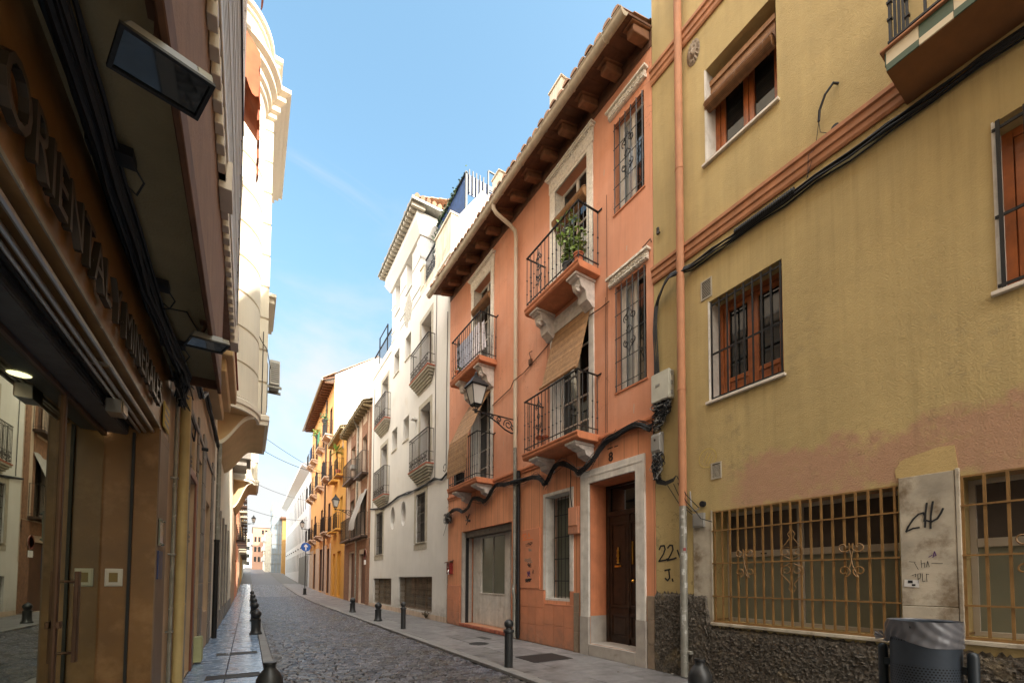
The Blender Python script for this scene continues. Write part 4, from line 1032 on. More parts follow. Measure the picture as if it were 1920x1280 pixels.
for (u0, u1, z1) in ((8.12, 8.62, 14.28), (11.25, 11.7, 14.45)):
    mb = MB(); mb.box(RF, u0, u1, .40, .95, 11.8, z1 - .10); mb.box(RF, u0 - .03, u1 + .03, .37, .98, z1 - .10, z1 - .05); mb.box(RF, u0 + .1, u1 - .1, .5, .85, z1 - .05, z1)
    part('chimney', mb, M_['white_stained'], B, bevel=.01)
# rain pipe from the gutter
mb = MB(); u = 9.45
mb.tube([RF(u + .12, -.72, ze(u) + .04), RF(u + .12, -.72, ze(u) - .06), RF(u + .10, -.64, ze(u) - .18), RF(u + .03, -.26, ze(u) - .38), RF(u, -.12, ze(u) - .50), RF(u, -.09, ze(u) - .68), RF(u, -.09, 5.0)], .052, 14)
for z in (5.6, 7.35, 9.0, 10.4): mb.tube([RF(u, -.09, z), RF(u, -.09, z + .03)], .058, 14)
pipe = part('downpipe', mb, M_['cream_pipe'], B, smooth=True)
mb = MB(); mb.tube([RF(u, -.09, 5.0), RF(u, -.09, 1.45), RF(u + .01, -.11, 1.35), RF(u + .01, -.12, 1.22), RF(u, -.09, 1.1), RF(u, -.09, .04)], .05, 12)
for z in (2.1, 2.85, 3.6, 4.4): mb.tube([RF(u, -.09, z), RF(u, -.09, z + .05)], .056, 12)
mb.box(RF, u - .01, u + .012, -.145, -.14, 2.8, 2.95)
part('lower_pipe', mb, M_['zinc'], pipe, smooth=True)
mb = MB(); mb.tube([RF(u - .14, -.07, 4.36), RF(u - .14, -.07, .03)], .048, 12)
for z in (1.0, 2.3, 3.4): mb.tube([RF(u - .14, -.07, z), RF(u - .14, -.07, z + .02)], .054, 12)
part('iron_conduit', mb, M_['iron'], B, smooth=True)
# carved surrounds -------------------------------------------------
def relief(mb, u0, u1, z0, z1, d, nu=60, nv=10, amp=.022, seed=0):
    """plaster ornament: rosettes and leaf scrolls modelled as a height field"""
    def f(s, t):
        x = (u0 + (u1 - u0) * s); z = z0 + (z1 - z0) * t; k = (x - u0) / (z1 - z0)
        h = .5 + .5 * math.sin(k * 6.283 + 1.2 * math.sin(t * 6.28)) * math.sin(t * 9.4 + .8 * math.sin(k * 12.6)); e = min(1, 12 * s, 12 * (1 - s), 6 * t, 6 * (1 - t))
        return RF(x, d - amp * h * max(0, e), z)
    mb.grid(f, nu, nv)
def hood(u0, u1, z0, z1):
    mb = MB(); h = z1 - z0
    mb.box(RF, u0, u1, -.05, -.002, z0, z0 + h * .3).box(RF, u0 - .04, u1 + .04, -.11, -.002, z1 - h * .22, z1).box(RF, u0, u1, -.06, -.002, z0 + h * .3, z1 - h * .22)
    relief(mb, u0, u1, z0 + h * .28, z1 - h * .2, -.061, 50, 6, .03)
    n = int((u1 - u0) / .05)
    for i in range(n): mb.box(RF, u0 + (u1 - u0) * i / n + .008, u0 + (u1 - u0) * (i + 1) / n - .008, -.075, -.05, z0 + h * .08, z0 + h * .24)
    return part('carved_hood', mb, M_['stucco_relief'], B)
hood(5.10, 6.03, 10.74, 10.92); hood(5.08, 6.04, 7.30, 7.49)
def surround(q, ua, ub, zt, zpan, zb, label=None):
    a, b, c, e = q; mb = MB()
    mb.box(RF, ua, a, -.03, .01, zb, zpan).box(RF, b, ub, -.03, .01, zb, zpan)
    mb.box(RF, ua - .02, ub + .02, -.04, .01, zpan, zt - .07).box(RF, a, b, -.03, .01, e, zpan)
    relief(mb, ua + .0, ub - .0, zpan + .03, zt - .09, -.041, 90, 12, .03)
    mb.box(RF, ua - .05, ub + .05, -.10, .01, zt - .07, zt - .03).box(RF, ua - .08, ub + .08, -.125, .01, zt - .03, zt)
    n = int((ub - ua) / .055)
    for i in range(n): mb.box(RF, ua + (ub - ua) * i / n + .01, ua + (ub - ua) * (i + 1) / n - .01, -.07, -.04, zt - .105, zt - .075)
    for (x0, x1) in ((a, a + .004), (b - .004, b)): mb.box(RF, x0, x1, .01, .29, c, e)
    return part('carved_surround', mb, M_['stucco_relief'], B, bevel=.003)
surround(dU, 6.53, 8.03, 11.17, 10.80, 8.0); surround(lU, 10.80, 12.30, 11.25, 10.86, 7.98)
mb = MB()
for q in (dM, lM):
    a, b, c, e = q
    mb.box(RF, a - .15, a, -.025, .01, c, e).box(RF, b, b + .15, -.025, .01, c, e).box(RF, a - .15, b + .15, -.025, .01, e, e + .12)
    relief(mb, a - .15, b + .15, e + .12, e + .36, -.02, 60, 8, .03)
    for (x0, x1) in ((a, a + .004), (b - .004, b)): mb.box(RF, x0, x1, .01, .29, c, e)
parts('door_surround', mb, M_['white_trim'], B)
# balcony doors
for q in (dU, dM, lU, lM):
    a, b, c, e = q; w = frame_win(RF, a + .005, b - .005, c, e, .2, B, M_['white_trim'], M_['glass_dark'], nu=2, nz=5, fw=.055, name='balcony_door')
# the two barred windows of the right bay
def barred(q, nm):
    a, b, c, e = q
    w = frame_win(RF, a + .02, b - .02, c, e, .15, B, M_['white_trim'], M_['glass_pale'], nu=2, nz=1, fw=.05)
    mb = MB(); mb.face([RF(a + .06, .168, c + .05), RF(a + .32, .168, c + .05), RF(a + .32, .168, e - .05), RF(a + .06, .168, e - .05)])
    part('dark_opening', mb, M_['glass_dark'], w)  # dark sheet put in for the unlit gap of the open casement
    part('shutter_leaf', MB().box(RF, b - .17, b - .05, .11, .149, c + .01, e - .01), M_['white_trim'], w, bevel=.004)
    mb = bars_mesh(RF, lin(a + .03, b - .03, 6), c, e, -.015, .0135, hz=lin(c + .12, e - .12, 5), hr=.007, ext=.03)
    s = scroll_mesh(RF, (a + b) / 2, -.03, (c + e) / 2 - .42, (c + e) / 2 + .48, .15, .010); mb.add(s.v, s.f)
    part('grille', mb, M_['iron'], w)
    s = MB(); s.box(RF, a - .02, b + .02, -.02, .14, c - .03, c); part('sill', s, M_['orange_slab'], w)
barred(wu, 'u'); barred(wl_, 'l')
# balconies
def consoles(u0, u1, z, proj, big):
    for u in (u0, u1):
        mb = MB(); h = .58 if big else .30; w = .13
        prof = [(-.002, z), (-proj * .86, z), (-proj * .86, z - .06), (-proj * .78, z - .10), (-proj * .70, z - .10), (-proj * .62, z - h * .42), (-proj * .42, z - h * .5), (-proj * .36, z - h * .8), (-.12, z - h * .9), (-.06, z - h), (-.002, z - h)]
        mb.prism(RF, prof, u - w, u + w); mb.box(RF, u - w - .03, u + w + .03, -proj * .9, -.002, z - .055, z - .002)
        if big:
            def boss(s, t):
                th = s * math.pi; ph = t * math.pi * 2; r = .085 + .018 * math.sin(5 * ph) * math.sin(th)
                return RF(u + r * math.sin(th) * math.cos(ph), -proj * .60 - r * math.cos(th) * .8, z - .23 + r * 1.15 * math.sin(th) * math.sin(ph))
            mb.grid(boss, 8, 20)
        yield mb
def balcony(u0, u1, z, zr, proj, big, cons, scrollu, bays, knobs=(.33, .66), step=.135):
    mb = MB(); mb.prism(RF, [(-.002, z - .15), (-proj + .05, z - .15), (-proj + .02, z - .11), (-proj + .02, z - .06), (-proj, z - .04), (-proj, z), (-.002, z)], u0, u1)
    s = part('balcony', mb, M_['orange_slab'], B, bevel=.008)
    for mb in consoles(*cons, z - .152, proj, big): part('console', mb, M_['corbel_plaster'], s, bevel=.006)
    mb = railing_mesh(RF, u0 + .02, u1 - .02, proj - .03, z + .03, zr, step, .0105, knobs)
    for uu in scrollu:
        q = scroll_mesh(RF, uu, -proj + .055, z + .32, zr - .12, .11, .010); mb.add(q.v, q.f)
    mb.box(RF, u0 - .06, u0 + .08, -.02, 0, zr - .012, zr + .012)
    part('railing', mb, M_['iron'], s)
balcony(6.33, 8.28, 7.91, 9.14, .60, True, (6.62, 7.98), (7.74,), 2)
balcony(6.36, 8.36, 4.47, 5.71, .60, False, (6.66, 7.98), (7.74,), 2)
balcony(10.60, 12.66, 7.90, 9.19, .60, True, (10.9, 12.2), (12.1,), 2)
balcony(10.72, 12.80, 4.44, 5.77, .60, False, (11.0, 12.35), (12.1,), 2)
# ground floor: dado tiles -----------------------------------------
def dado(u0, u1, rows, zt, w=.62, lo=None):
    mb = MB(); n = max(1, round((u1 - u0) / w)); zz = lin(.01, zt, rows + 1)
    for i in range(n):
        for j in range(rows):
            a, b = u0 + (u1 - u0) * i / n, u0 + (u1 - u0) * (i + 1) / n
            mb.box(RF, a + .004, b - .004, -.026, .0, zz[j] + .004, zz[j + 1] - .004)
    mb.box(RF, u0, u1, -.03, .0, zt, zt + .022)
    return mb
mb = dado(8.24, 9.28, 3, 1.28, .35); q = dado(7.16, 8.235, 2, .96, .36); mb.add(q.v, q.f); q = dado(6.98, 7.26, 1, 1.27, .3)
q2 = dado(12.98, 14.03, 3, 1.31, .53); mb.add(q2.v, q2.f); q3 = dado(9.58, 9.74, 3, 1.28, .4); mb.add(q3.v, q3.f)
mb.box(RF, 7.165, 7.29, -.022, 0, .985, 1.27)
parts('dado_tiles', mb, M_['orange_tile'], B, bevel=.005)
mb = MB()
for (a, b) in ((6.99, 7.155), (5.0, 5.16)):
    for z0, z1 in ((.0, .42), (.425, .84), (.845, 1.26)): mb.box(RF, a, b, -.03, 0, z0, z1)
parts('stone_strip', mb, M_['stone_strip'], B, bevel=.004)
# door 8
mb = MB(); a, b, c, e = door; t_ = .25
mb.box(RF, b, 6.91, -.045, .01, .78, 3.80).box(RF, 5.19, a, -.045, .01, .82, 3.80).box(RF, a, b, -.045, .01, e, 3.80)
mb.box(RF, 5.23, 6.87, -.052, -.045, 3.66, 3.70)
ds = part('door_frame', mb, M_['white_trim'], B, bevel=.005)
mb = MB(); mb.box(RF, b, 6.925, -.055, .01, 0, .777).box(RF, 5.175, a, -.055, .01, 0, .817); mb.box(RF, b - .006, b, .01, .5, .24, .8); mb.box(RF, a, a + .006, .01, .5, .24, .8)
parts('plinth_block', mb, M_['stone_pale'], B, bevel=.004)
mb = MB(); mb.box(RF, 5.41, 6.65, -.058, .0, .0, .235); mb.box(RF, a + .008, b - .008, .002, .52, .15, .247); part('doorstep', mb, M_['stone_pale'], B, bevel=.008)
mb = MB(); d = .44
mb.box(RF, a + .006, a + .09, d, d + .09, c, e).box(RF, b - .09, b - .006, d, d + .09, c, e).box(RF, a + .09, b - .09, d, d + .09, 2.86, 2.96).box(RF, a + .09, b - .09, d + .02, d + .09, e - .06, e)
mb.box(RF, a + .09, b - .09, d + .03, d + .07, c, 2.86)
m_ = (a + b) / 2
for (x0, x1) in ((a + .13, m_ - .015), (m_ + .015, b - .13)):
    for (z0, z1) in ((c + .12, c + .62), (c + .74, 2.72)):
        mb.box(RF, x0, x0 + .05, d + .008, d + .03, z0, z1).box(RF, x1 - .05, x1, d + .008, d + .03, z0, z1).box(RF, x0 + .05, x1 - .05, d + .008, d + .03, z1 - .05, z1).box(RF, x0 + .05, x1 - .05, d + .008, d + .03, z0, z0 + .05)
        mb.box(RF, x0 + .08, x1 - .08, d + .018, d + .03, z0 + .08, z1 - .08)
mb.box(RF, m_ - .02, m_ + .02, d - .004, d + .03, c, 2.86)
dr = part('door', mb, M_['wood_dark'], B, bevel=.006)
mb = MB(); mb.face([RF(a + .08, d + .06, 2.95), RF(b - .08, d + .06, 2.95), RF(b - .08, d + .06, e), RF(a + .08, d + .06, e)]); part('fanlight', mb, M_['glass_dark'], dr)
mb = MB()
def brass(u, z): mb.lathe([(.005, -.11), (.035, -.10), (.02, -.06), (.03, -.03), (.018, 0), (.034, .05), (.022, .12), (.03, .15), (.012, .20), (.004, .23)], RF(u, d - .004, z), 10)
brass(m_ + .27, 1.98); part('knocker', mb, M_['brass'], dr, smooth=True)
mb = MB(); mb.box(RF, m_ + .19, m_ + .36, d - .012, d + .006, 1.80, 1.835); mb.lathe([(.004, -.035), (.03, -.02), (.04, 0), (.03, .02), (.004, .035)], RF(5.85, d - .06, 1.52), 12); mb.tube([RF(5.85, d - .04, 1.52), RF(5.85, d + .02, 1.52)], .016, 8)
mb.box(RF, 5.90, 5.93, d - .006, d + .02, 1.85, 2.3); parts('knob', mb, M_['brass'], dr, smooth=True)
mb = MB(); write(mb, RF, -1, 6.11, 3.86, -.006, '8', .26, .01); mb.box(RF, 6.0, 6.13, -.012, 0, 4.115, 4.13); mb.box(RF, 5.86, 5.95, -.012, 0, 4.11, 4.125)
part('house_number', mb, M_['black'], B)
# narrow barred window
mb = MB(); a, b, c, e = nw
mb.box(RF, b, b + .07, -.02, .01, 1.29, e + .07).box(RF, a - .12, a, -.02, .01, 1.29, e + .07).box(RF, a, b, -.02, .01, e, e + .07); mb.box(RF, b - .006, b, .01, .3, c, e); mb.box(RF, a, a + .006, .01, .3, c, e); mb.box(RF, a, b, .01, .3, e - .006, e)
mb.box(RF, a, b, .0, .3, c, c + .05)
part('window_surround', mb, M_['white_trim'], B)
w = frame_win(RF, a + .03, b - .03, c + .05, e - .02, .30, B, M_['stone_pale'], M_['glass_grey'], nu=1, fw=.03)
mb = bars_mesh(RF, lin(a + .06, b - .05, 7), c + .05, e - .02, .24, .010, hz=lin(c + .45, e - .45, 4), hr=.011); part('grille', mb, M_['iron'], w)
# shopfront
a, b, c, e = shop
mb = MB(); mb.box(RF, b - .05, b - .004, -.004, .34, c, 3.06); mb.box(RF, b - .02, b + .03, -.012, .01, .1, 3.1); part('shop_jamb', mb, M_['stone_pale'], B, bevel=.004)
mb = MB(); mb.box(RF, a + .002, b - .052, .10, .34, 2.90, 3.09)
for k in range(4): mb.box(RF, a + .002, b - .052, .085, .10, 2.91 + k * .045, 2.945 + k * .045)
mb.tube([RF(11.2, .07, 3.0), RF(11.2, .10, 3.0)], .05, 10); part('shutter_box', mb, mat('shutter_dark', (.12, .10, .085), .5, metal=.3, var=.3, vscale=8), B, bevel=.004)
mb = MB(); mb.box(RF, b - .09, b - .052, .10, .2, c, 2.90); part('shutter_rail', mb, M_['black'], B)
mb = MB(); mb.box(RF, 12.22, b - .10, .36, .42, c, 2.95); mb.box(RF, 10.70, 12.22, .36, .42, c, 1.10).box(RF, 10.70, 12.22, .36, .42, 2.86, 2.95).box(RF, 10.40, 10.70, .35, .42, c, 2.95)
mb.box(RF, 10.33, 10.395, .31, .43, c, 2.95); mb.box(RF, a, 10.32, .37, .42, c, 2.95)
mb.box(RF, 10.70, 12.22, .335, .42, 1.08, 1.115).box(RF, 12.18, 12.22, .345, .42, 1.115, 2.86); 
for k in range(4):
    for j in range(2): mb.box(RF, 10.72 + k * .375, 10.72 + k * .375 + .365, .350, .36, .14 + j * .47, .14 + j * .47 + .455)
sh = part('shopfront', mb, M_['white_trim'], B, bevel=.004)
mb = MB(); mb.face([RF(10.65, .40, 1.09), RF(12.23, .40, 1.09), RF(12.23, .40, 2.88), RF(10.65, .40, 2.88)]); part('pane', mb, M_['glass_grey'], sh)
mb = MB(); mb.box(RF, 11.42, 11.47, .385, .399, 1.115, 2.86); part('glazing_bar', mb, M_['box_dgrey'], sh)
mb = MB()
for k in range(26): mb.box(RF, 9.76 + k * .122, 9.76 + k * .122 + .114, -.06, .06, .02, .115)
mb.box(RF, 9.76, 12.9, .06, .36, .02, .118); part('brick_step', mb, M_['red_brick_step'], B, bevel=.008)
# panel with graffiti
mb = MB(); mb.box(RF, 8.42, 9.28, -.035, .0, 1.32, 2.80); pn = part('meter_panel', mb, M_['orange_tile'], B, bevel=.006)
mb = MB(); rn = random.Random(12)
def sk(u, z, w, h, n, sw, m):
    for _ in range(n):
        pts = [(u + rn.uniform(-w, w), z + rn.uniform(-h, h)) for _ in range(rn.randint(3, 5))]; q = MB(); scribble(q, RF, pts, sw, -.037); mb.add(q.v, q.f, m)
q = MB()
for st in (lambda o: [(o, 2.62), (o - .08, 2.7), (o - .1, 2.58)], lambda o: [(o - .12, 2.68), (o - .2, 2.70), (o - .22, 2.6), (o - .13, 2.59)], lambda o: [(o - .3, 2.6), (o - .33, 2.7), (o - .38, 2.6)], lambda o: [(o - .05, 2.55), (o - .5, 2.53)]): scribble(q, RF, st(9.2), .02, -.037)
mb.add(q.v, q.f, 2)
sk(8.85, 2.42, .18, .05, 5, .009, 0); sk(8.8, 2.28, .12, .05, 4, .008, 3); sk(8.9, 2.02, .2, .06, 5, .008, 3); sk(8.85, 1.90, .1, .06, 6, .011, 0); sk(8.88, 1.68, .09, .09, 7, .011, 1); sk(8.88, 1.52, .17, .05, 7, .013, 0); sk(8.68, 1.72, .04, .07, 3, .008, 0)
parts('graffiti', mb, [M_['paint_black'], M_['paint_violet'], M_['paint_orange'], M_['zinc']], pn, eps=.03)
mb = MB()
for (u, z, l, w) in ((12.9, 8.95, .12, .03), (5.45, 4.78, .16, .018), (6.2, 9.9, .10, .02), (5.6, 7.9, .08, .02), (8.9, 8.5, .1, .02), (12.6, 9.6, .07, .02), (10.2, 5.4, .12, .015), (8.6, 6.2, .09, .02)): q = MB(); scribble(q, RF, [(u, z), (u + .01, z - l)], w, -.003); part('scuff_mark', q, M_['pinkish_plaster'], B)
# --- things on the orange front
mb = MB(); mb.box(RF, 6.94, 7.26, -.09, 0, 2.52, 3.10); bx = thing('meter_cabinet', 'orange painted meter cabinet on the wall between the narrow barred window and the front door', 'cabinet', RF(7.1, 0, 2.5))
part('cabinet', mb, M_['orange_tile'], bx, bevel=.008); mb = MB(); mb.box(RF, 6.96, 7.24, -.105, -.09, 2.70, 3.08); part('lid', mb, M_['orange_wall'], bx, bevel=.006)
mb = MB(); mb.box(RF, 13.60, 13.84, -.14, 0, 1.72, 2.10); mbx = thing('mailbox', 'dark red wall mailbox with small sloping roof beside the white house', 'mailbox', RF(13.7, 0, 1.72)); part('box', mb, M_['mail_red'], mbx, bevel=.006)
mb = MB(); mb.prism(RF, [(-.20, 2.10), (-.20, 2.12), (0, 2.20), (0, 2.17)], 13.55, 13.90); part('lid', mb, M_['wood_eave'], mbx); mb = MB(); mb.box(RF, 13.62, 13.76, -.155, -.14, 1.95, 1.97); mb.tube([RF(13.62, -.15, 1.86), RF(13.62, -.18, 1.80), RF(13.62, -.15, 1.7)], .02, 6); part('fitting', mb, M_['steel'], mbx)
def hang(name, u0, u1, path, label, skew=0, pitch=.021, m='cane'): return single(name, slat_sheet(RF, u0, u1, path, pitch=pitch, skew=skew), M_[m], label, 'blind', RF((u0 + u1) / 2, 0, path[0][1]), 'cane blinds on the orange house')
hang('cane_blind', 6.62, 7.90, [(.0, 7.30), (-.10, 6.9), (-.22, 6.45), (-.32, 6.05), (-.36, 5.90), (-.40, 5.87), (-.42, 5.90), (-.40, 5.94)], 'straw cane blind let down over the lower right balcony door of the orange house', skew=.0)
single('cane_blind', roll_mesh(RF, 6.73, 7.83, -.0, 9.88, .125), M_['cane'], 'rolled straw cane blind on the upper right balcony door above the potted plants', 'blind', RF(7.3, 0, 9.9), 'cane blinds on the orange house')
single('cane_blind', roll_mesh(RF, 10.98, 12.1, -.0, 10.05, .125), M_['cane_brown'], 'rolled brownish cane blind over the upper left balcony with the laundry', 'blind', RF(11.5, 0, 10.), 'cane blinds on the orange house')
hang('cane_blind', 10.98, 12.35, [(.02, 7.2), (-.25, 6.7), (-.5, 6.1), (-.66, 5.78), (-.68, 5.5), (-.68, 4.72)], 'long straw cane blind hanging over the lower left balcony railing behind the street lantern', skew=.25)
# laundry
def cloth(u0, u1, zt, zb, d, amp, fr=RF, skew=0):
    mb = MB(); ph = random.uniform(0, 6)
    return mb.grid(lambda s, t: fr(u0 + (u1 - u0) * s + skew * t, d + amp * math.sin(s * 14 + ph + t * 2) * (.3 + t) + .02 * t, zt + (zb - zt) * t - .02 * math.sin(s * 3.14)), 26, 12)
for (u0, u1, zt, zb, d, mname, lab) in ((11.35, 12.5, 9.02, 8.1, -.42, 'sheet_blue', 'pale blue white sheet drying inside the upper left balcony railing'), (10.98, 11.32, 9.1, 8.0, -.40, 'sheet', 'white towel with red spots drying on the upper left balcony'), (10.72, 10.93, 9.06, 8.25, -.35, 'sheet', 'folded pinkish cloth hung at the right end of the upper left balcony')):
    single('laundry', cloth(u0, u1, zt, zb, d, .025), M_[mname], lab, 'laundry', RF(u0, d, zt), 'laundry on the orange house balcony', smooth=True)
mb = MB(); mb.lathe([(.0, -.03), (.06, -.02), (.07, .0), (.05, .0)], RF(11.6, -.35, 7.95), 8)
# plants
def plant(x, y, z, h, n, spread, label, pot, leaf='leaf', stems=5):
    t = thing('potted_plant', label, 'potted plant', (x, y, z), 'potted plants on the balconies')
    mb = MB(); mb.lathe([(.075, 0), (.10, .17), (.112, .17), (.112, .20), (.095, .20), (.09, .17)], (x, y, z), 16); part('pot', mb, M_[pot], t, smooth=True)
    mb = MB()
    for i in range(stems):
        a = random.uniform(0, 6.28); tx, ty = x + spread * math.cos(a), y + spread * math.sin(a) * 1.3; hh = h * random.uniform(.65, 1.)
        mb.tube([(x, y, z + .15), ((x + tx) / 2, (y + ty) / 2, z + hh * .55), (tx, ty, z + hh)], [.007, .005, .003], 5)
        for k in range(n):
            f = random.uniform(.2, 1.); px_, py_ = x + (tx - x) * f, y + (ty - y) * f
            leaf_clump(mb, (px_, py_, z + .1 + hh * f), 3, (.04, .05, .03), .088, up=.2)
    part('foliage', mb, M_[leaf], t)
plant(5.52, 6.80, 7.92, 1.25, 13, .15, 'tall leafy plant in a dark pot on the upper right balcony of the orange house', 'pot_dark', stems=6)
plant(5.54, 6.47, 7.92, .62, 14, .12, 'shorter bushy plant in a terracotta pot beside the tall one on the orange house balcony', 'pot_terracotta', stems=7)
plant(5.52, 12.25, 7.91, .28, 6, .06, 'tiny plant at the left end of the laundry balcony', 'pot_terracotta', stems=3)
mb = MB(); mb.lathe([(.16, .30), (.17, .31), (.16, .33), (.02, .33)], RF(7.9, -.32, 4.48), 18); mb.lathe([(.08, 0), (.10, .02), (.03, .1), (.03, .30)], RF(7.9, -.32, 4.48), 10)
single('stool', mb, M_['wood_orange'], 'small round wooden stool on the middle balcony behind the railing', 'stool', RF(7.9, -.32, 4.48), smooth=True)
mb = MB(); mb.box(RF, 12.35, 12.6, -.45, -.2, 4.45, 4.9); mb.box(RF, 12.33, 12.62, -.47, -.18, 4.9, 4.94)
single('crate', mb, M_['black'], 'dark storage crate at the left end of the lower left balcony of the orange house', 'crate', RF(12.5, -.3, 4.45), bevel=.01)
# cables of the orange house
mb = MB(); rn = random.Random(21)
base = [(5.0, 4.18, -.08), (5.35, 4.36, -.06), (5.8, 4.30, -.06), (6.15, 4.24, -.06), (6.35, 4.02, -.10), (6.55, 3.86, -.14), (6.8, 3.78, -.14), (7.0, 3.92, -.16), (7.3, 4.08, -.2), (7.6, 4.06, -.2), (7.85, 3.86, -.18), (8.05, 3.78, -.14), (8.3, 3.98, -.1), (8.6, 4.06, -.06), (9.0, 4.1, -.05), (9.5, 4.08, -.16), (10.0, 4.14, -.06), (10.5, 4.2, -.06), (10.75, 4.0, -.1), (11.0, 3.84, -.14), (11.3, 3.94, -.18), (11.7, 4.0, -.2), (12.1, 3.8, -.14), (12.5, 3.72, -.14), (12.9, 3.85, -.1), (13.4, 3.9, -.08), (13.8, 3.8, -.1)]
for k in range(24):
    oz, od = rn.uniform(-.05, .05), rn.uniform(-.04, .01); mb.tube(smooth([RF(u + rn.uniform(-.05, .05), d + od + rn.uniform(-.02, .01), z + oz + rn.uniform(-.03, .03)) for u, z, d in base], 3), rn.choice((.006, .008, .011)), 5)
for k in range(34):
    i = rn.randint(2, len(base) - 6); pts = [RF(u + rn.uniform(-.05, .05), d - .02, z + rn.uniform(-.16, .13)) for u, z, d in base[i:i + 4]]; mb.tube(smooth(pts, 4), .005, 4, rn.choice((0, 0, 0, 1)))
mb.tube([RF(7.22, -.05, 4.0), RF(7.24, -.03, 3.8), RF(7.26, -.03, 3.4), RF(7.2, -.03, 3.12)], .01, 5)
single('cable_bundle', mb, [M_['cable'], M_['cable_grey']], 'thick sagging black cable bundle looping below the lower balconies of the orange house', 'cables', RF(9, 0, 4.1))
mb = MB()
for pts in ([(5.0, 7.55, -.03), (5.02, 7.62, -.03), (5.2, 7.58, -.03)], [(6.05, 7.06, -.03), (6.3, 7.05, -.03), (6.62, 7.06, -.05)], [(8.05, 7.15, -.03), (8.6, 7.02, -.03), (9.15, 6.9, -.03), (9.45, 6.78, -.15), (9.8, 6.74, -.03), (10.5, 6.66, -.03), (10.8, 6.62, -.03)], [(12.3, 6.5, -.03), (13.2, 6.4, -.03), (13.9, 6.3, -.03), (13.98, 6.2, -.03), (13.98, 4.2, -.03)]): mb.tube([RF(u, d, z) for u, z, d in pts], .012, 5)
mb.box(RF, 8.78, 8.88, -.06, 0, 6.98, 7.12); mb.tube([RF(8.8, -.03, 7.1), RF(8.86, -.05, 7.3), RF(8.76, -.03, 7.3)], .012, 5)
for u in (6.12, 6.16): mb.tube([RF(u, -.02, 9.3 if u < 6.14 else 7.2), RF(u, -.02, 7.1), RF(u + .01, -.02, 4.45)], .006, 5)
mb.tube([RF(8.1, -.02, 7.2), RF(8.1, -.02, 5.75)], .007, 5)
single('wall_wire', mb, M_['wood_eave'], 'thin reddish cable line running across the orange house below the upper balconies', 'cables', RF(9, 0, 6.8))
mb = MB(); rn = random.Random(3)
for k in range(26): 
    pts = [RF(13.8 + rn.uniform(-.3, .25), -.06 - rn.uniform(0, .15), 3.66 + rn.uniform(-.2, .2)) for _ in range(6)]; mb.tube(smooth(pts, 4), .006, 4, rn.choice((0, 0, 1)))
mb.tube([RF(14.0, -.06, 3.55), RF(14.35, -.05, 3.1)], .008, 4); mb.box(RF, 13.7, 13.9, -.14, -.02, 3.55, 3.72, 1)
mb.tube([RF(13.9 + .25 * math.cos(a), -.05, 3.85 + .25 * math.sin(a)) for a in [math.pi * .3 + k * .35 for k in range(14)]], .004, 4)
single('wire_tangle', mb, [M_['cable'], M_['cable_grey']], 'grey wire tangle at the corner of the orange house above the red mailbox', 'cables', RF(13.8, 0, 3.6))
mb = MB(); mb.tube([RF(12.4, 0, 3.44), RF(12.4, -.12, 3.42), RF(12.1, -.16, 3.38)], .012, 6); mb.tube([RF(12.08, -.16, 3.38), RF(12.0, -.16, 3.36)], .04, 8); mb.tube([RF(12.55, -.02, 3.6), RF(12.4, -.03, 3.4), RF(12.5, -.03, 3.3)], .015, 5); mb.tube([RF(12.3, -.02, 3.62), RF(12.45, -.03, 3.44)], .015, 5)
single('wall_bracket', mb, M_['iron_rusty'], 'rusty leftover lamp bracket on the grooved orange wall above the shopfront', 'bracket', RF(12.4, 0, 3.4))
# ================================================================== WHITE HOUSE with the little tower
a0, a1 = 14.06, 25.45
B = thing('white_house', 'tall cream white house with oval windows, iron balconies and a tiled corner tower', 'building', (6, 20, 0))
def ell(c, ru, rz, n=40): return [(c[0] + ru * math.cos(2 * math.pi * i / n), c[1] + rz * math.sin(2 * math.pi * i / n)) for i in range(n)]
def archp(u0, u1, z0, zs, n=14):
    c = (u0 + u1) / 2; r = (u1 - u0) / 2
    return [(u0, z0), (c, z0), (u1, z0), (u1, (z0 + zs) / 2), (u1, zs)] + [(c + r * math.cos(math.pi * i / n), zs + r * 1.05 * math.sin(math.pi * i / n)) for i in range(1, n)] + [(u0, zs), (u0, (z0 + zs) / 2)]
ov = [(20.98, 4.54), (19.27, 4.54)]; ovr = [(c[0] - .5, c[0] + .5, c[1] - .75, c[1] + .75) for c in ov]
sm = [(20.25, 21.12, 11.66, 12.78), (18.5, 19.28, 11.66, 12.74), (20.4, 21.3, 7.87, 8.95), (18.62, 19.46, 7.87, 8.95)]
bg_ = [(20.95, 24.42, .24, 1.58), (15.5, 19.76, .26, 1.64)]
gw = [(22.76, 24.2, 2.86, 5.14), (16.38, 17.48, 3.05, 5.08)]
bo = [(15.95, 17.10, 9.9, 12.3), (15.95, 17.10, 6.04, 8.62), (22.15, 23.3, 9.8, 12.2), (22.15, 23.3, 5.86, 8.6)]
H = [(*q, .45) for q in sm] + [(*q, .3) for q in bg_] + [(*q, .22) for q in gw] + [(*q, .42) for q in bo] + [(*q, .4, 'shaped') for q in ovr]
mb = MB(); wall(mb, RF, a0, a1, 0, 13.6, H)
for c, q in zip(ov, ovr): shaped(mb, RF, q, ell(c, .37, .555), .42)
body(mb, RF, a0, a1, 0, 13.6, 9, top=True)
part('wall', mb, M_['white_house'], B)
for c in ov:
    mb = MB(); mb.plate(RF, ell(c, .372, .557), .40, .44); part('oval_window', mb, mat('oval_beige', (.16, .12, .075), .4), B)
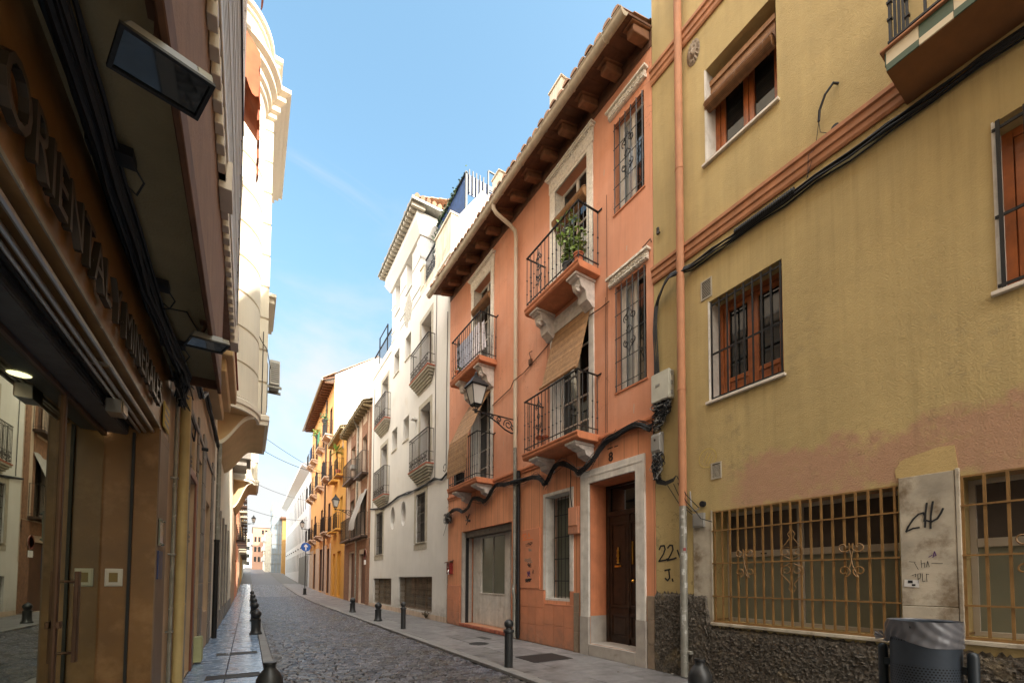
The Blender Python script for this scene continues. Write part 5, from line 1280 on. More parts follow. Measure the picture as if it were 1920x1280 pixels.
# the base course below the seam
mb = MB(); wall(mb, RF, a0, a1, 0, 2.17, [(*q, .03) for q in bg_], d=-.02); mb.box(RF, a0, a1, -.02, 0, 2.165, 2.172)
part('base_course', mb, M_['white_house'], B)
mb = MB(); mb.box(RF, a0, a1, -.03, -.02, .0, .2); part('skirting', mb, M_['pinkish_plaster'], B)
# upper works: right attic wall, tower, left terrace
t0, t1 = 17.3, 21.6
ar = [(20.24, 21.06, 14.78, 16.05), (18.44, 19.30, 14.84, 16.05)]; arr = [(q[0] - .2, q[1] + .2, q[2] - .1, 16.62) for q in ar]
mb = MB(); wall(mb, RF, t0, t1, 13.6, 16.75, [(*q, .4, 'shaped') for q in arr])
for q, r_ in zip(ar, arr): shaped(mb, RF, r_, archp(*q), .5)
body(mb, RF, t0, t1, 13.6, 16.75, 3.6)
for q in ar: mb.face([RF(q[0] - .1, .5, q[2]), RF(q[1] + .1, .5, q[2]), RF(q[1] + .1, .5, q[3] + .6), RF(q[0] - .1, .5, q[3] + .6)])
tw = part('tower_wall', mb, M_['white_bright'], B)
mb = MB()
for z, p in ((14.05, .03), (15.35, .03), (13.62, .02)):
    for (x0, x1) in ((t0 - .03, 18.43), (19.31, 20.23), (21.07, t1 + .03)): mb.box(RF, x0, x1, -p, -.001, z, z + .05)
    mb.box(RF, t0 - p, t0 - .001, -p, 3.6, z, z + .05)
mb.box(RF, t0 - .02, t0 + .42, -.04, -.001, 15.4, 16.3); mb.box(RF, t0 - .04, t0 - .001, -.04, .5, 15.4, 16.3)
for q in ar: mb.box(RF, q[0] - .04, q[1] + .04, -.05, .3, q[2] - .05, q[2])
parts('moulding', mb, M_['white_bright'], tw)
mb = MB(); mb.hexa([RF(t0 - .1, -.1, 16.3), RF(t1 + .1, -.1, 16.3), RF(t1 + .1, 3.7, 16.3), RF(t0 - .1, 3.7, 16.3), RF(t0 - .34, -.34, 16.72), RF(t1 + .34, -.34, 16.72), RF(t1 + .34, 3.94, 16.72), RF(t0 - .34, 3.94, 16.72)]); mb.box(RF, t0 - .3, t1 + .3, -.3, 3.9, 16.722, 17.1)
part('cornice', mb, M_['white_house'], tw)
mb = MB(); mb.box(RF, t0 - .6, t1 + .6, -.62, 4.1, 17.26, 17.36); part('eave_board', mb, M_['zinc'], tw)
mb = MB()
for u in lin(t0 - .4, t1 + .45, 19): mb.box(RF, u - .06, u + .06, -.56, 0, 17.10, 17.26)
part('rafter_ends', mb, M_['stone_grey'], tw)
mb = tiles_mesh(RF, t0 - .55, t1 + .55, -.58, 17.40, 1.8, 18.3, r=.11, pitch=.24); nn = len(mb.v)
q = MB(); q.face([(6 - .58, t0 - .58, 17.39), (6 + 4.1, t0 - .58, 17.39), (7.8, t0 + 2.2, 18.35)]); q.face([(6 + 4.1, t0 - .58, 17.39), (6 + 4.1, t1 + .58, 17.39), (7.8, t0 + 2.2, 18.35)])
for k in range(17):
    y0 = t0 - .62; x = 5.6 + k * .25; q.tube([(x, y0, 17.43), (x, y0 + .5, 17.60)], .10, 7)
mb.add(q.v, q.f); part('roof', mb, M_['roof_tile'], tw)
mb = MB()      # bare patch of fallen render
rn = random.Random(5); pts = []
for i in range(30):
    a = 2 * math.pi * i / 30; pts.append((19.0 + .55 * math.cos(a) * (1 + rn.uniform(-.25, .2)), 13.95 + .75 * math.sin(a) * (1 + rn.uniform(-.3, .25))))
mb.plate(RF, pts, -.012, .0); part('bare_patch', mb, M_['bare_patch'], B)
# attic wall to the right of the tower + white party wall over the orange roof
mb = MB(); mb.box(RF, a0, 15.6, .0, .35, 13.6, 14.9); mb.box(RF, 15.6, 17.3, .0, .3, 13.601, 13.86); mb.box(RF, 16.85, 17.28, -.02, .3, 13.86, 14.7); mb.box(RF, 16.83, 17.29, -.06, .34, 14.7, 14.78)
for u in (14.3, 14.85, 15.4): mb.box(RF, u - .02, u + .02, -.012, .0, 13.65, 14.85)
mb.box(RF, a0 - .03, 15.63, -.05, .4, 14.9, 14.97)
part('attic_wall', mb, M_['white_stained'], B)
mb = MB(); mb.plate(lambda x, y, z: (x, a0 - .012 + y, z), [(6.3, 11), (14, 11), (14, 16.0), (8.3, 16.05), (7.25, 16.35), (6.3, 14.95)], 0, .35)
part('party_wall', mb, M_['white_bright'], B)
mb = MB(); mb.box(RF, a0 + .36, 17.2, .9, 8, 13.6, 16.0); part('penthouse', mb, M_['white_bright'], B)
mb = railing_mesh(RF, 15.6, 16.84, .0, 13.88, 14.95, .1, .012, side=False); 
mb = MB()
for u in lin(15.65, 16.8, 14): mb.tube([RF(u, .06, 13.87), RF(u, .06, 14.92)], .011, 4)
mb.box(RF, 15.6, 16.85, .035, .085, 14.92, 14.97); mb.box(RF, 15.6, 16.85, .05, .07, 14.1, 14.12)
for u in lin(15.75, 16.7, 5): q = scroll_mesh(RF, u, .06, 14.14, 14.5, .14, .007); mb.add(q.v, q.f)
part('terrace_railing', mb, M_['iron'], B)
mb = MB()
for u in lin(21.8, 25.2, 20): mb.tube([RF(u, .06, 13.6), RF(u, .06, 14.5)], .011, 4)
mb.box(RF, 21.7, 25.3, .03, .09, 14.5, 14.55); mb.box(RF, 24.2, 24.25, .03, .09, 13.6, 15.2); mb.box(RF, 22.6, 22.65, .03, .09, 13.6, 15.2); mb.box(RF, 22.6, 24.25, .04, .08, 15.15, 15.2); part('terrace_railing', mb, M_['iron'], B)
mb = MB(); mb.box(RF, 21.6, a1, -.03, 0, 13.2, 13.25); mb.box(RF, a0, 15.6, -.03, 0, 13.4, 13.45); part('string_course', mb, M_['white_stained'], B)
# blue roof screen with posts and creeper
sc_ = thing('roof_screen', 'blue windscreen fence with creeper on the roof terrace of the white house', 'roof screen', (7, 15, 16.3))
mb = MB()
mb.box(WF, 6.62, 6.64, 14.2, 17.2, 15.0, 16.75); mb.box(WF, 6.64, 8.3, 14.18, 14.2, 16.06, 16.85); part('screen_panel', mb, M_['blue_tarp'], sc_)
mb = MB(); mb.box(WF, 6.58, 6.66, 14.1, 14.17, 15.3, 16.85); mb.box(WF, 6.56, 6.68, 14.1, 17.3, 16.76, 16.82)
for x in lin(6.75, 7.35, 5): mb.box(WF, x - .02, x + .02, 14.12, 14.16, 16.1, 17.0)
for x in (7.55, 7.95, 8.4): mb.box(WF, x - .025, x + .025, 14.1, 14.15, 16.1, 17.35)
mb.box(WF, 7.55, 8.4, 14.1, 14.15, 17.33, 17.38); mb.box(WF, 7.55, 8.4, 14.11, 14.14, 16.6, 16.64)
part('screen_posts', mb, M_['iron'], sc_)
mb = MB(); leaf_clump(mb, (6.52, 16.6, 15.9), 420, (.05, .55, .45), .09); leaf_clump(mb, (6.56, 15.7, 16.78), 260, (.04, .7, .05), .08); part('creeper', mb, M_['leaf_dark'], sc_)
# windows
for q in sm:
    frame_win(RF, q[0], q[1], q[2], q[3], .4, B, M_['white_trim'], M_['glass_grey'], nu=1)
mb = MB()
for q in sm: mb.box(RF, q[0] - .03, q[1] + .03, -.045, .1, q[2] - .04, q[2] + .004)
part('sill', mb, M_['white_stained'], B)
for q in bo:
    w = frame_win(RF, q[0], q[1], q[2], q[3], .36, B, M_['wood_dark'], M_['glass_dark'], nu=2, name='balcony_door')
    mb = MB(); f = .2
    mb.box(RF, q[0] - f, q[0], -.012, .0, q[2], q[3]).box(RF, q[1], q[1] + f, -.012, .0, q[2], q[3]).box(RF, q[0] - f, q[1] + f, -.012, 0, q[3], q[3] + f); part('surround', mb, M_['stone_grey'], w)
for q in gw:
    w = frame_win(RF, *q, .18, B, M_['box_dgrey'], M_['glass_dark'], nu=2)
    mb = MB(); f = .24
    mb.box(RF, q[0] - f, q[0], -.014, .0, q[2], q[3]).box(RF, q[1], q[1] + f, -.014, .0, q[2], q[3]).box(RF, q[0] - f, q[1] + f, -.014, 0, q[3], q[3] + .26).box(RF, q[0] - f, q[1] + f, -.014, 0, q[2] - .3, q[2] - .04); mb.box(RF, q[0] - .05, q[1] + .05, -.05, .1, q[2] - .04, q[2])
    part('surround', mb, M_['stone_grey'], w)
    mb = bars_mesh(RF, lin(q[0] + .03, q[1] - .03, 12), q[2], q[3], .05, .009, hz=lin(q[2] + .06, q[3] - .06, 6), hr=.012); part('grille', mb, M_['iron_rusty'], w)
for i, q in enumerate(bg_):
    w = frame_win(RF, *q, .26, B, M_['brown_shutter'], M_['glass_dark'], nu=3); a, b, c, e = q
    mb = MB(); n = int((b - a) / .13)
    for k in range(n + 1):                              # wavy expanded-metal lattice
        u = a + (b - a) * k / n
        for s in (-1, 1): mb.tube([RF(u + s * .033 * math.cos(z * 22), .06 + s * .004, z) for z in lin(c + .02, e - .01, 18)], .0065, 4)
    mb.box(RF, a, b, .05, .075, c, c + .03).box(RF, a, b, .05, .075, e - .03, e); part('lattice_grille', mb, mat('lattice_rust', (.17, .125, .08), .6, var=.3), w)
# iron balconies on stepped consoles
def wbal(u0, u1, z, zr, proj=.30):
    mb = MB(); pr = [(-.002, z), (-proj, z), (-proj, z - .05), (-proj + .03, z - .05)]
    k = 5
    for i in range(k):
        d = -proj + .03 + (proj - .06) * (i / k) * .9; zz = z - .05 - .10 * i
        pr += [(d, zz - .07), (d + .035, zz - .10)]
    pr += [(-.002, z - .60)]
    mb.prism(RF, pr, u0 + .02, u1 - .02)
    mb = MB()
    for i in range(6):
        ins = .0 + .14 * i * (.8 if i else 0); mb.box(RF, u0 + .02 + ins * .62, u1 - .02 - ins * .62, -proj + .055 * i - .0, -.002, z - .05 - .095 * i - .09, z - .055 - .095 * i)
    s = part('balcony', mb, M_['stone_grey'], B, bevel=.012)
    q = MB(); q.box(RF, u0, u1, -proj - .02, -.002, z - .05, z); part('tile_edge', q, M_['red_brick_step'], s)
    mb = railing_mesh(RF, u0 + .02, u1 - .02, proj, z + .02, zr, .105, .009, None, low=.42)
    mb.box(RF, u0 + .04, u1 - .04, -proj + .02, -proj + .04, zr - .14, zr - .125)
    n = int((u1 - u0) / .18)
    for i in range(n):
        u = u0 + .1 + (u1 - u0 - .2) * (i + .5) / n
        for sg in (-1, 1): p = spiral((u + sg * .04, z + .26), .01, .045, 90, 90 + sg * 380, 10); mb.tube([RF(x, -proj + .03, y) for x, y in p], .007, 4)
        mb.tube([RF(u - .085, -proj + .03, z + .1), RF(u + .085, -proj + .03, z + .42)], .006, 4); mb.tube([RF(u + .085, -proj + .03, z + .1), RF(u - .085, -proj + .03, z + .42)], .006, 4)
    part('railing', mb, M_['iron_rusty'], s)
wbal(15.5, 17.72, 9.88, 11.13); wbal(15.5, 17.72, 6.03, 7.38); wbal(21.6, 23.8, 9.78, 11.08); wbal(21.6, 23.8, 5.85, 7.3)
mb = MB(); mb.box(RF, 17.5, 17.75, -.22, 0, 8.35, 8.42); mb.box(RF, 17.6, 17.66, -.05, 0, 6.9, 8.36); single('white_conduit', mb, M_['white_bright'], 'white plastic conduit with hooded top beside the lower right balcony of the white house', 'conduit', RF(17.6, 0, 7.6))
mb = MB(); rn = random.Random(31)
for k in range(6): mb.tube([RF(u, -.04 - .015 * (k % 3) + rn.uniform(-.01, .01), z + rn.uniform(-.05, .05)) for u, z in ((14.1, 5.3), (14.6, 5.2), (15.3, 5.36), (16.2, 5.28), (17.2, 5.3), (18.5, 5.36), (20, 5.42), (21.5, 5.3), (22.8, 5.26), (24.2, 5.42), (25.4, 5.6))], .018, 5)
mb.tube([RF(14.3 + .12 * math.cos(a * .6), -.05, 5.55 + .14 * math.sin(a * .6)) for a in range(11)], .012, 5)
single('cable_bundle', mb, M_['cable'], 'twisted dark cable bundle crossing the white house above its oval windows', 'cables', RF(20, 0, 5.3))
mb = MB(); 
for u, z0, z1 in ((15.35, 5.4, 13.5), (14.25, 5.5, 11.3), (24.9, 5.6, 12.5)): mb.tube([RF(u, -.02, z0), RF(u + .02, -.025, (z0 + z1) / 2), RF(u, -.02, z1)], .012, 5)
single('wall_wire', mb, M_['cable'], 'thin vertical wires running down the white house front', 'cables', RF(15.35, 0, 8))

# ================================================================== OLD BRICK HOUSE
a0, a1 = 25.5, 33.1
B = thing('old_brick_house', 'narrow old house of worn brown brick and pale plaster with a mossy tiled eave', 'building', (6, 29, 0))
op = [(26.6, 27.8, 8.0, 10.4), (30.0, 31.2, 8.3, 10.6), (26.6, 27.9, 4.2, 6.9), (30.0, 31.3, 4.3, 6.9), (26.4, 28.3, 0, 3.1), (29.6, 31.4, 0, 3.3)]
mb = MB(); wall(mb, RF, a0, a1, 0, 11.9, [(*q, .3) for q in op]); body(mb, RF, a0, a1, 0, 11.9, 8); part('wall', mb, M_['pinkish_plaster'], B)
mb = MB()
for (x0, x1) in ((a0 + .05, a0 + .5), (26.42, 26.58), (27.82, 27.98), (29.84, 29.98), (31.22, 31.36), (32.75, 33.0)): mb.box(RF, x0, x1, -.03, 0, 4.0, 11.7)
for q in op[:4]: mb.box(RF, q[0] - .02, q[1] + .02, -.034, 0, q[3], q[3] + .8)
for (x0, x1) in ((a0 + .05, 26.38), (28.32, 29.58), (31.42, a1 - .05)): mb.box(RF, x0, x1, -.04, 0, 0.05, 3.9)
mb.box(RF, a0 + .05, a1 - .05, -.042, 0, 3.4, 3.95)
parts('brick_quoins', mb, M_['brick_old'], B)
mb = MB(); mb.tube([RF(29.0, -.06, 11.6), RF(29.0, -.06, .1)], .06, 8); mb.tube([RF(28.7, -.5, 11.95), RF(29.0, -.1, 11.5)], .05, 8); part('downpipe', mb, M_['zinc'], B)
for q in op[:4]: frame_win(RF, *q, .2, B, M_['wood_dark'], M_['brown_shutter'] if q[2] > 7 else M_['glass_dark'], nu=2, name='balcony_door')
for q in op[4:]:
    mb = MB(); mb.box(RF, q[0], q[1], .16, .22, q[2], q[3]); part('roller_shutter', mb, M_['brown_shutter'], B)
mb = tiles_mesh(RF, a0, a1, -.55, 11.98, 4, 13.9, r=.1, pitch=.24); q = MB(); q.hexa([RF(a0, -.52, 11.86), RF(a1, -.52, 11.86), RF(a1, .05, 12.0), RF(a0, .05, 12.0), RF(a0, -.52, 11.93), RF(a1, -.52, 11.93), RF(a1, .05, 12.07), RF(a0, .05, 12.07)])
for u in lin(a0 + .2, a1 - .2, 14): q.box(RF, u - .05, u + .05, -.48, 0, 11.72, 11.86)
mb.add(q.v, q.f); mb.face([RF(a0, 4, 13.88), RF(a1, 4, 13.88), RF(a1, 8, 12), RF(a0, 8, 12)]); part('roof', mb, M_['roof_old'], B)
def sbal(B, u0, u1, z, zr, proj, ms, mr='iron', step=.14, con=True, low=None):
    mb = MB(); mb.box(RF, u0, u1, -proj, -.002, z - .12, z)
    s = part('balcony', mb, M_[ms], B, bevel=.01)
    if con:
        q = MB()
        for u in (u0 + .2, u1 - .2): q.prism(RF, [(-.002, z - .12), (-proj * .85, z - .12), (-proj * .8, z - .22), (-.15, z - .42), (-.002, z - .5)], u - .1, u + .1)
        part('console', q, M_[ms], s)
    part('railing', railing_mesh(RF, u0 + .02, u1 - .02, proj - .02, z + .02, zr, step, .010, None, low=low), M_[mr], s)
    return s
sbal(B, 26.2, 28.5, 7.95, 9.25, .40, 'wood_dark', 'iron_rusty', con=False); sbal(B, 29.5, 32.4, 8.25, 9.5, .40, 'wood_dark', 'iron_rusty', con=False)
sbal(B, 26.1, 29.2, 4.15, 5.55, .42, 'wood_dark', 'iron_rusty', con=False); sbal(B, 29.6, 32.8, 4.2, 5.6, .42, 'wood_dark', 'iron_rusty', con=False)
mb = MB(); mb.grid(lambda s, t: RF(26.3 + 1.9 * s + .9 * t * (1 - .2 * s), -.04 - .52 * min(1, t * 1.25) - .02 * math.sin(s * 9), 6.95 - 2.35 * t + .05 * math.sin(s * 6 + t * 3)), 16, 14)
single('canvas_awning', mb, M_['canvas_grey'], 'grey canvas sheet draped from a balcony door over the railing of the old brick house', 'awning', RF(27.5, 0, 6), smooth=True)
mb = MB(); leaf_clump(mb, (5.66, 29.35, 9.2), 60, (.1, .2, .12), .2); mb.tube([(5.66, 29.3, 8.3), (5.66, 29.3, 9.1)], .015, 5)
single('air_cooler', MB().box(RF, 29.0, 29.5, -.45, -.02, 8.7, 9.0), M_['box_dgrey'], 'small grey cooler unit between the upper balconies of the old brick house', 'air unit', RF(29.2, 0, 8.7), bevel=.03)
mb = MB(); mb.lathe([(.3, -.012), (.3, .012)], (0, 0, 0), 24); mb.v = [(5.93 + z, 26.35 + x, 3.05 + y) for x, y, z in mb.v]
t = thing('traffic_sign', 'round faded traffic sign with small plate fixed to the old brick house', 'sign', (5.93, 26.35, 3.05)); part('disc', mb, M_['pinkish_plaster'], t)
mb = MB(); mb.lathe([(.3, 0), (.3, .02), (.24, .02), (.24, 0)], (0, 0, 0), 24); mb.v = [(5.905 + z, 26.35 + x, 3.05 + y) for x, y, z in mb.v]; part('rim', mb, M_['mail_red'], t)
part('plate', MB().box(RF, 26.15, 26.55, -.09, -.06, 2.4, 2.68), M_['sign_white'], t)

# ================================================================== SLIM YELLOW HOUSE
a0, a1 = 33.12, 39.2
B = thing('slim_yellow_house', 'slim bright yellow house with yellow doors next to the old brick house', 'building', (6, 36, 0))
op = [(34.4, 35.4, 9.5, 11.9), (36.9, 37.9, 9.5, 11.9), (34.4, 35.4, 5.4, 7.9), (36.9, 37.9, 5.4, 7.9), (34.6, 36.3, .2, 3.7), (37.2, 38.3, .2, 3.6)]
mb = MB(); wall(mb, RF, a0, a1, 0, 12.7, [(*q, .3) for q in op]); body(mb, RF, a0, a1, 0, 12.7, 8); part('wall', mb, M_['yellow_wall'], B)
for q in op[:4]: frame_win(RF, *q, .2, B, M_['white_trim'], M_['glass_pale'], nu=2, name='balcony_door')
for q in op[4:]: part('door', MB().box(RF, q[0], q[1], .14, .2, q[2], q[3]), M_['yellow_door'], B)
mb = tiles_mesh(RF, a0, a1, -.5, 12.82, 4, 14.4, r=.1, pitch=.25); mb.box(RF, a0, a1, -.46, .05, 12.66, 12.76); mb.face([RF(a0, 4, 14.38), RF(a1, 4, 14.38), RF(a1, 8, 12.8), RF(a0, 8, 12.8)]); part('roof', mb, M_['roof_old'], B)
for (u0, z, zr) in ((34.1, 9.5, 10.7), (36.6, 9.5, 10.7), (34.1, 5.35, 6.55), (36.6, 5.35, 6.55)): sbal(B, u0, u0 + 1.6, z, zr, .5, 'yellow_wall', con=False)
t = thing('spiky_plant', 'tall spiky yucca plant in a pot on the upper balcony of the slim yellow house', 'potted plant', (5.66, 34.5, 9.5))
mb = MB(); mb.tube([(5.66, 34.5, 9.5), (5.60, 34.5, 10.4), (5.5, 34.45, 11.25)], [.05, .04, .035], 6); part('stem', mb, M_['wood_eave'], t)
mb = MB()
for k in range(60):
    a = random.uniform(0, 6.28); e = random.uniform(-.5, 1.4); l = random.uniform(.6, .95); v = Vector((math.cos(a) * math.cos(e), math.sin(a) * math.cos(e), math.sin(e))); s_ = Vector((-math.sin(a), math.cos(a), 0)) * .035; p = Vector((5.5, 34.45, 11.25)); mb.face([p - s_, p + v * l * .5 + s_ - Vector((0, 0, .02)), p + v * l - Vector((0, 0, .12)), p + v * l * .5 - s_])
part('leaves', mb, M_['leaf'], t)
part('pot', MB().lathe([(.14, 0), (.2, .3), (.21, .34)], (5.66, 34.5, 9.5), 12), M_['pot_terracotta'], t)

# ================================================================== OCHRE APARTMENT HOUSE
a0, a1 = 39.22, 54.
B = thing('ochre_house', 'tall ochre apartment house with deep wooden eaves and white end wall', 'building', (6, 46, 0))
cols = [(40.1, 41.3), (44.6, 45.8), (49.4, 50.6), (52.4, 53.3)]
op = [(u0, u1, z, z + 2.6) for (u0, u1) in cols for z in (14.2, 10.45, 5.65)] + [(40.2, 41.4, .3, 4.2), (44.4, 46, .4, 4.4), (49, 50.6, .5, 4.2)]
mb = MB(); wall(mb, RF, a0, a1, 0, 19, [(*q, .3) for q in op], mr=1); body(mb, RF, a0, a1, 0, 19, 12); part('wall', mb, [M_['ochre_wall'], M_['brown_shutter']], B)
for q in op[:12]: frame_win(RF, *q, .2, B, M_['brown_shutter'], M_['brown_shutter'], nu=2, name='balcony_door')
for q in op[12:]: part('door', MB().box(RF, q[0], q[1], .14, .2, q[2], q[3]), M_['wood_dark'], B)
mb = MB()
for (x0, x1) in ((a0 + .02, 39.9), (41.6, 44.2), (46.2, 48.9), (50.8, a1 - .02)): mb.box(RF, x0, x1, -.03, 0, .02, 4.6)
part('stone_base', mb, M_['pinkish_plaster'], B)
mb = MB(); mb.plate(lambda x, y, z: (x, a0 - .02 + y, z), [(6.02, 11), (14, 11), (14, 20.2), (9.7, 21.9), (6.02, 19.25)], 0, .3); part('party_wall', mb, M_['white_bright'], B)
mb = MB(); mb.hexa([RF(a0 - .1, -.95, 18.55), RF(a1 + .3, -.95, 18.55), RF(a1 + .3, 0, 18.95), RF(a0 - .1, 0, 18.95), RF(a0 - .1, -.95, 18.63), RF(a1 + .3, -.95, 18.63), RF(a1 + .3, 0, 19.1), RF(a0 - .1, 0, 19.1)])
for u in lin(a0 + .2, a1 - .1, 24): mb.prism(RF, [(0, 18.5), (-.75, 18.42), (-.8, 18.52), (0, 18.9)], u - .09, u + .09)
part('eaves', mb, M_['wood_eave'], B)
part('gutter', MB().tube([RF(a0 - .1, -1.0, 18.6), RF(a1 + .3, -1.0, 18.6)], .09, 8), M_['zinc'], B)
mb = tiles_mesh(RF, a0 - .1, a1 + .2, -1.0, 18.72, 3.7, 21.9, r=.11, pitch=.26); mb.face([RF(a0, 3.7, 21.88), RF(a1, 3.7, 21.88), RF(a1, 12, 19), RF(a0, 12, 19)]); part('roof', mb, M_['roof_tile'], B)
for i, (u0, u1) in enumerate(cols):
    for z in (14.15, 10.42, 5.62): sbal(B, u0 - .45, u1 + .45, z, z + 1.25, .62, 'pinkish_plaster', 'iron', .13)
mb = MB(); mb.tube([RF(42.9, -.08, 18.3), RF(42.9, -.08, .4)], .07, 8); part('downpipe', mb, M_['wood_dark'], B)
def far_pot(x, y, z, h, label, c='leaf'):
    t = thing('hanging_plant', label, 'potted plant', (x, y, z), 'plants on the far balconies')
    mb = MB(); leaf_clump(mb, (x, y, z + .2), 90, (.18, .25, h), .22); part('foliage', mb, M_[c], t)
    part('pot', MB().lathe([(.14, -.3), (.2, 0), (.21, .02)], (x, y, z), 12), M_['pot_dark'], t)
far_pot(5.35, 39.9, 15.35, .3, 'leafy plant on the top right balcony railing of the ochre house', 'leaf_dark')
far_pot(5.3, 44.4, 15.3, .2, 'small plant on the top middle balcony railing of the ochre house')
mb = MB(); mb.box(RF, 42.8, 44.2, -.66, -.645, 14.3, 15.3); single('green_cloth', mb, mat('green_cloth', (.05, .22, .10), .8), 'green screen tied to the top middle balcony of the ochre house', 'cloth', RF(43.5, -.6, 14.8))
mb = MB(); mb.box(RF, 48.95, 50, -.66, -.645, 14.3, 15.3); single('blue_cloth', mb, M_['blue_tarp'], 'dark blue screen tied to the far top balcony of the ochre house', 'cloth', RF(49.5, -.6, 14.8))
# aerial on the slim house roof
an = thing('roof_aerial', 'television aerial on a tall thin mast above the roofs of the slim yellow house', 'aerial', (5.9, 33.4, 12.8))
part('mast', MB().tube([(5.75, 33.2, 11.2), (5.75, 33.2, 16.6)], .025, 6), M_['steel'], an)
mb = MB(); mb.tube([(5.75, 33.2, 16.5), (5.0, 36.2, 17.2)], .018, 5)
for k in range(9): p = Vector((5.75, 33.2, 16.5)).lerp(Vector((5.0, 36.2, 17.2)), .4 + k * .07); mb.tube([p - Vector((.3, .1, 0)), p + Vector((.3, .1, 0))], .012, 4)
part('boom', mb, M_['steel'], an)

# ================================================================== FAR MODERN WHITE BUILDING and the end of the street
a0, a1 = 55.6, 92
B = thing('modern_white_building', 'long modern white building with rows of slim windows and a projecting flat eave', 'building', (6, 74, 0))
op = [(u, u + 1.1, 10.3, 13.3) for u in lin(59, 89, 14)] + [(u, u + .7, 6.4, 9.3) for u in lin(58.5, 89.5, 17)] + [(u, u + .7, 2.6, 5.0) for u in lin(60, 89, 15)]
mb = MB(); wall(mb, RF, a0, a1, 0, 14.4, [(*q, .35) for q in op], mr=1); body(mb, RF, a0, a1, 0, 14.4, 12); part('wall', mb, [M_['far_white'], M_['far_grey']], B)
for q in op: frame_win(RF, *q, .25, B, M_['far_white'], M_['glass_dark'] if q[2] > 10 else M_['glass_grey'], nu=1, fw=.05)
part('eave_slab', MB().prism(RF, [(-.95, 14.9), (.1, 14.42), (.3, 15.5), (-.95, 15.1)], a0 - .3, a1), M_['far_white'], B)
mb = MB(); mb.box(RF, a0, 66, -.05, -.002, .3, 4.4); part('grey_base', mb, M_['far_grey'], B)
mb = MB()
for u in lin(60, 89, 9): mb.box(RF, u, u + .5, -.12, -.002, 5.6, 5.75)
part('wall_lights', mb, M_['black'], B)
B = thing('scaffolded_building', 'building wrapped in pale scaffold netting at the end of the street', 'building', (5, 100, 3))
mb = MB(); mb.box(WF, 4.05, 5.7, 100, 112, 2.6, 16.2); part('netting', mb, M_['net'], B)
mb = MB()
for z in lin(4.6, 16.6, 7): mb.box(WF, 4.0, 5.75, 99.9, 99.96, z - .04, z + .04); mb.box(WF, 3.96, 4.02, 99.9, 112, z - .04, z + .04)
for x in lin(4.02, 5.72, 4): mb.box(WF, x - .03, x + .03, 99.88, 99.95, 2.6, 17.2)
part('scaffold_poles', mb, M_['zinc'], B)
B = thing('ochre_gable_house', 'narrow dark ochre house strip between the netting and the modern white building', 'building', (6, 97, 2))
mb = MB(); mb.box(WF, 5.72, 9, 98, 108, 2, 13.6); part('wall', mb, mat('dark_ochre', (.34, .19, .06), .85), B)
part('roof', MB().box(WF, 5.3, 9.2, 97.6, 108, 13.6, 14.0), M_['wood_eave'], B)
for z in (5.2, 9.6): part('window', MB().box(WF, 5.69, 5.72, 100, 101.6, z, z + 2.4), M_['wood_dark'], B)
B = thing('brick_block', 'pink brick apartment block with flat roof closing the street', 'building', (2, 121, 3.8))
mb = MB()
for z in (5.6, 8.0, 10.4):
    for x in (1.1, 1.9, 2.7, 3.5): mb.box(WF, x, x + .45, 119.95, 120, z, z + 1.2)
parts('window', mb, M_['glass_dark'], B)
mb = MB(); mb.box(WF, .75, 4.6, 120, 138, 3, 13.9); part('wall', mb, M_['far_brick'], B); part('roof', MB().box(WF, .6, 4.8, 119.8, 138, 13.9, 14.3), M_['far_grey'], B)
mb = MB()
for x in (2.6, 3.3): mb.box(WF, x, x + .45, 119.95, 120, 12.3, 13.3)
parts('window', mb, M_['glass_dark'], B)
B = thing('balcony_block', 'pale house with white balconies and awnings in front of the brick block', 'building', (3.2, 105, 3))
mb = MB(); mb.box(WF, 2.95, 4.1, 104, 119, 2.8, 11.4); part('wall', mb, M_['white_stained'], B)
for z in (5.2, 7.4, 9.4): part('balcony', MB().box(WF, 2.35, 2.95, 104, 108, z, z + .9), M_['white_bright'], B)
part('awning', MB().hexa([(2.2, 104, 6.2), (2.9, 104, 6.9), (2.9, 106, 6.9), (2.2, 106, 6.2), (2.2, 104, 6.26), (2.9, 104, 6.96), (2.9, 106, 6.96), (2.2, 106, 6.26)]), M_['yellow_wall'], B)
B = thing('church_tower', 'slim pale yellow bell tower far away over the roofs', 'tower', (6.5, 190, 5))
mb = MB(); mb.box(WF, 7.0, 9.4, 190, 194, 0, 26); mb.box(WF, 6.8, 9.6, 189.8, 194.2, 22, 22.5); mb.box(WF, 7.4, 9, 190.4, 193.6, 26, 30); part('shaft', mb, mat('tower_yellow', (.75, .62, .38), .8), B)
part('belfry_opening', MB().box(WF, 7.8, 8.6, 189.9, 190, 23.2, 25.2), M_['black'], B)
B = thing('pale_block', 'sunny pale apartment block at the far left end of the street', 'building', (-1, 170, 5))
mb = MB(); mb.box(WF, -6, 1.2, 170, 190, 2, 17); part('wall', mb, M_['white_bright'], B)
for z in (6, 8.6, 11.2, 13.8): part('window', MB().box(WF, -.7, .3, 169.94, 170, z, z + 1.3), M_['glass_dark'], B)
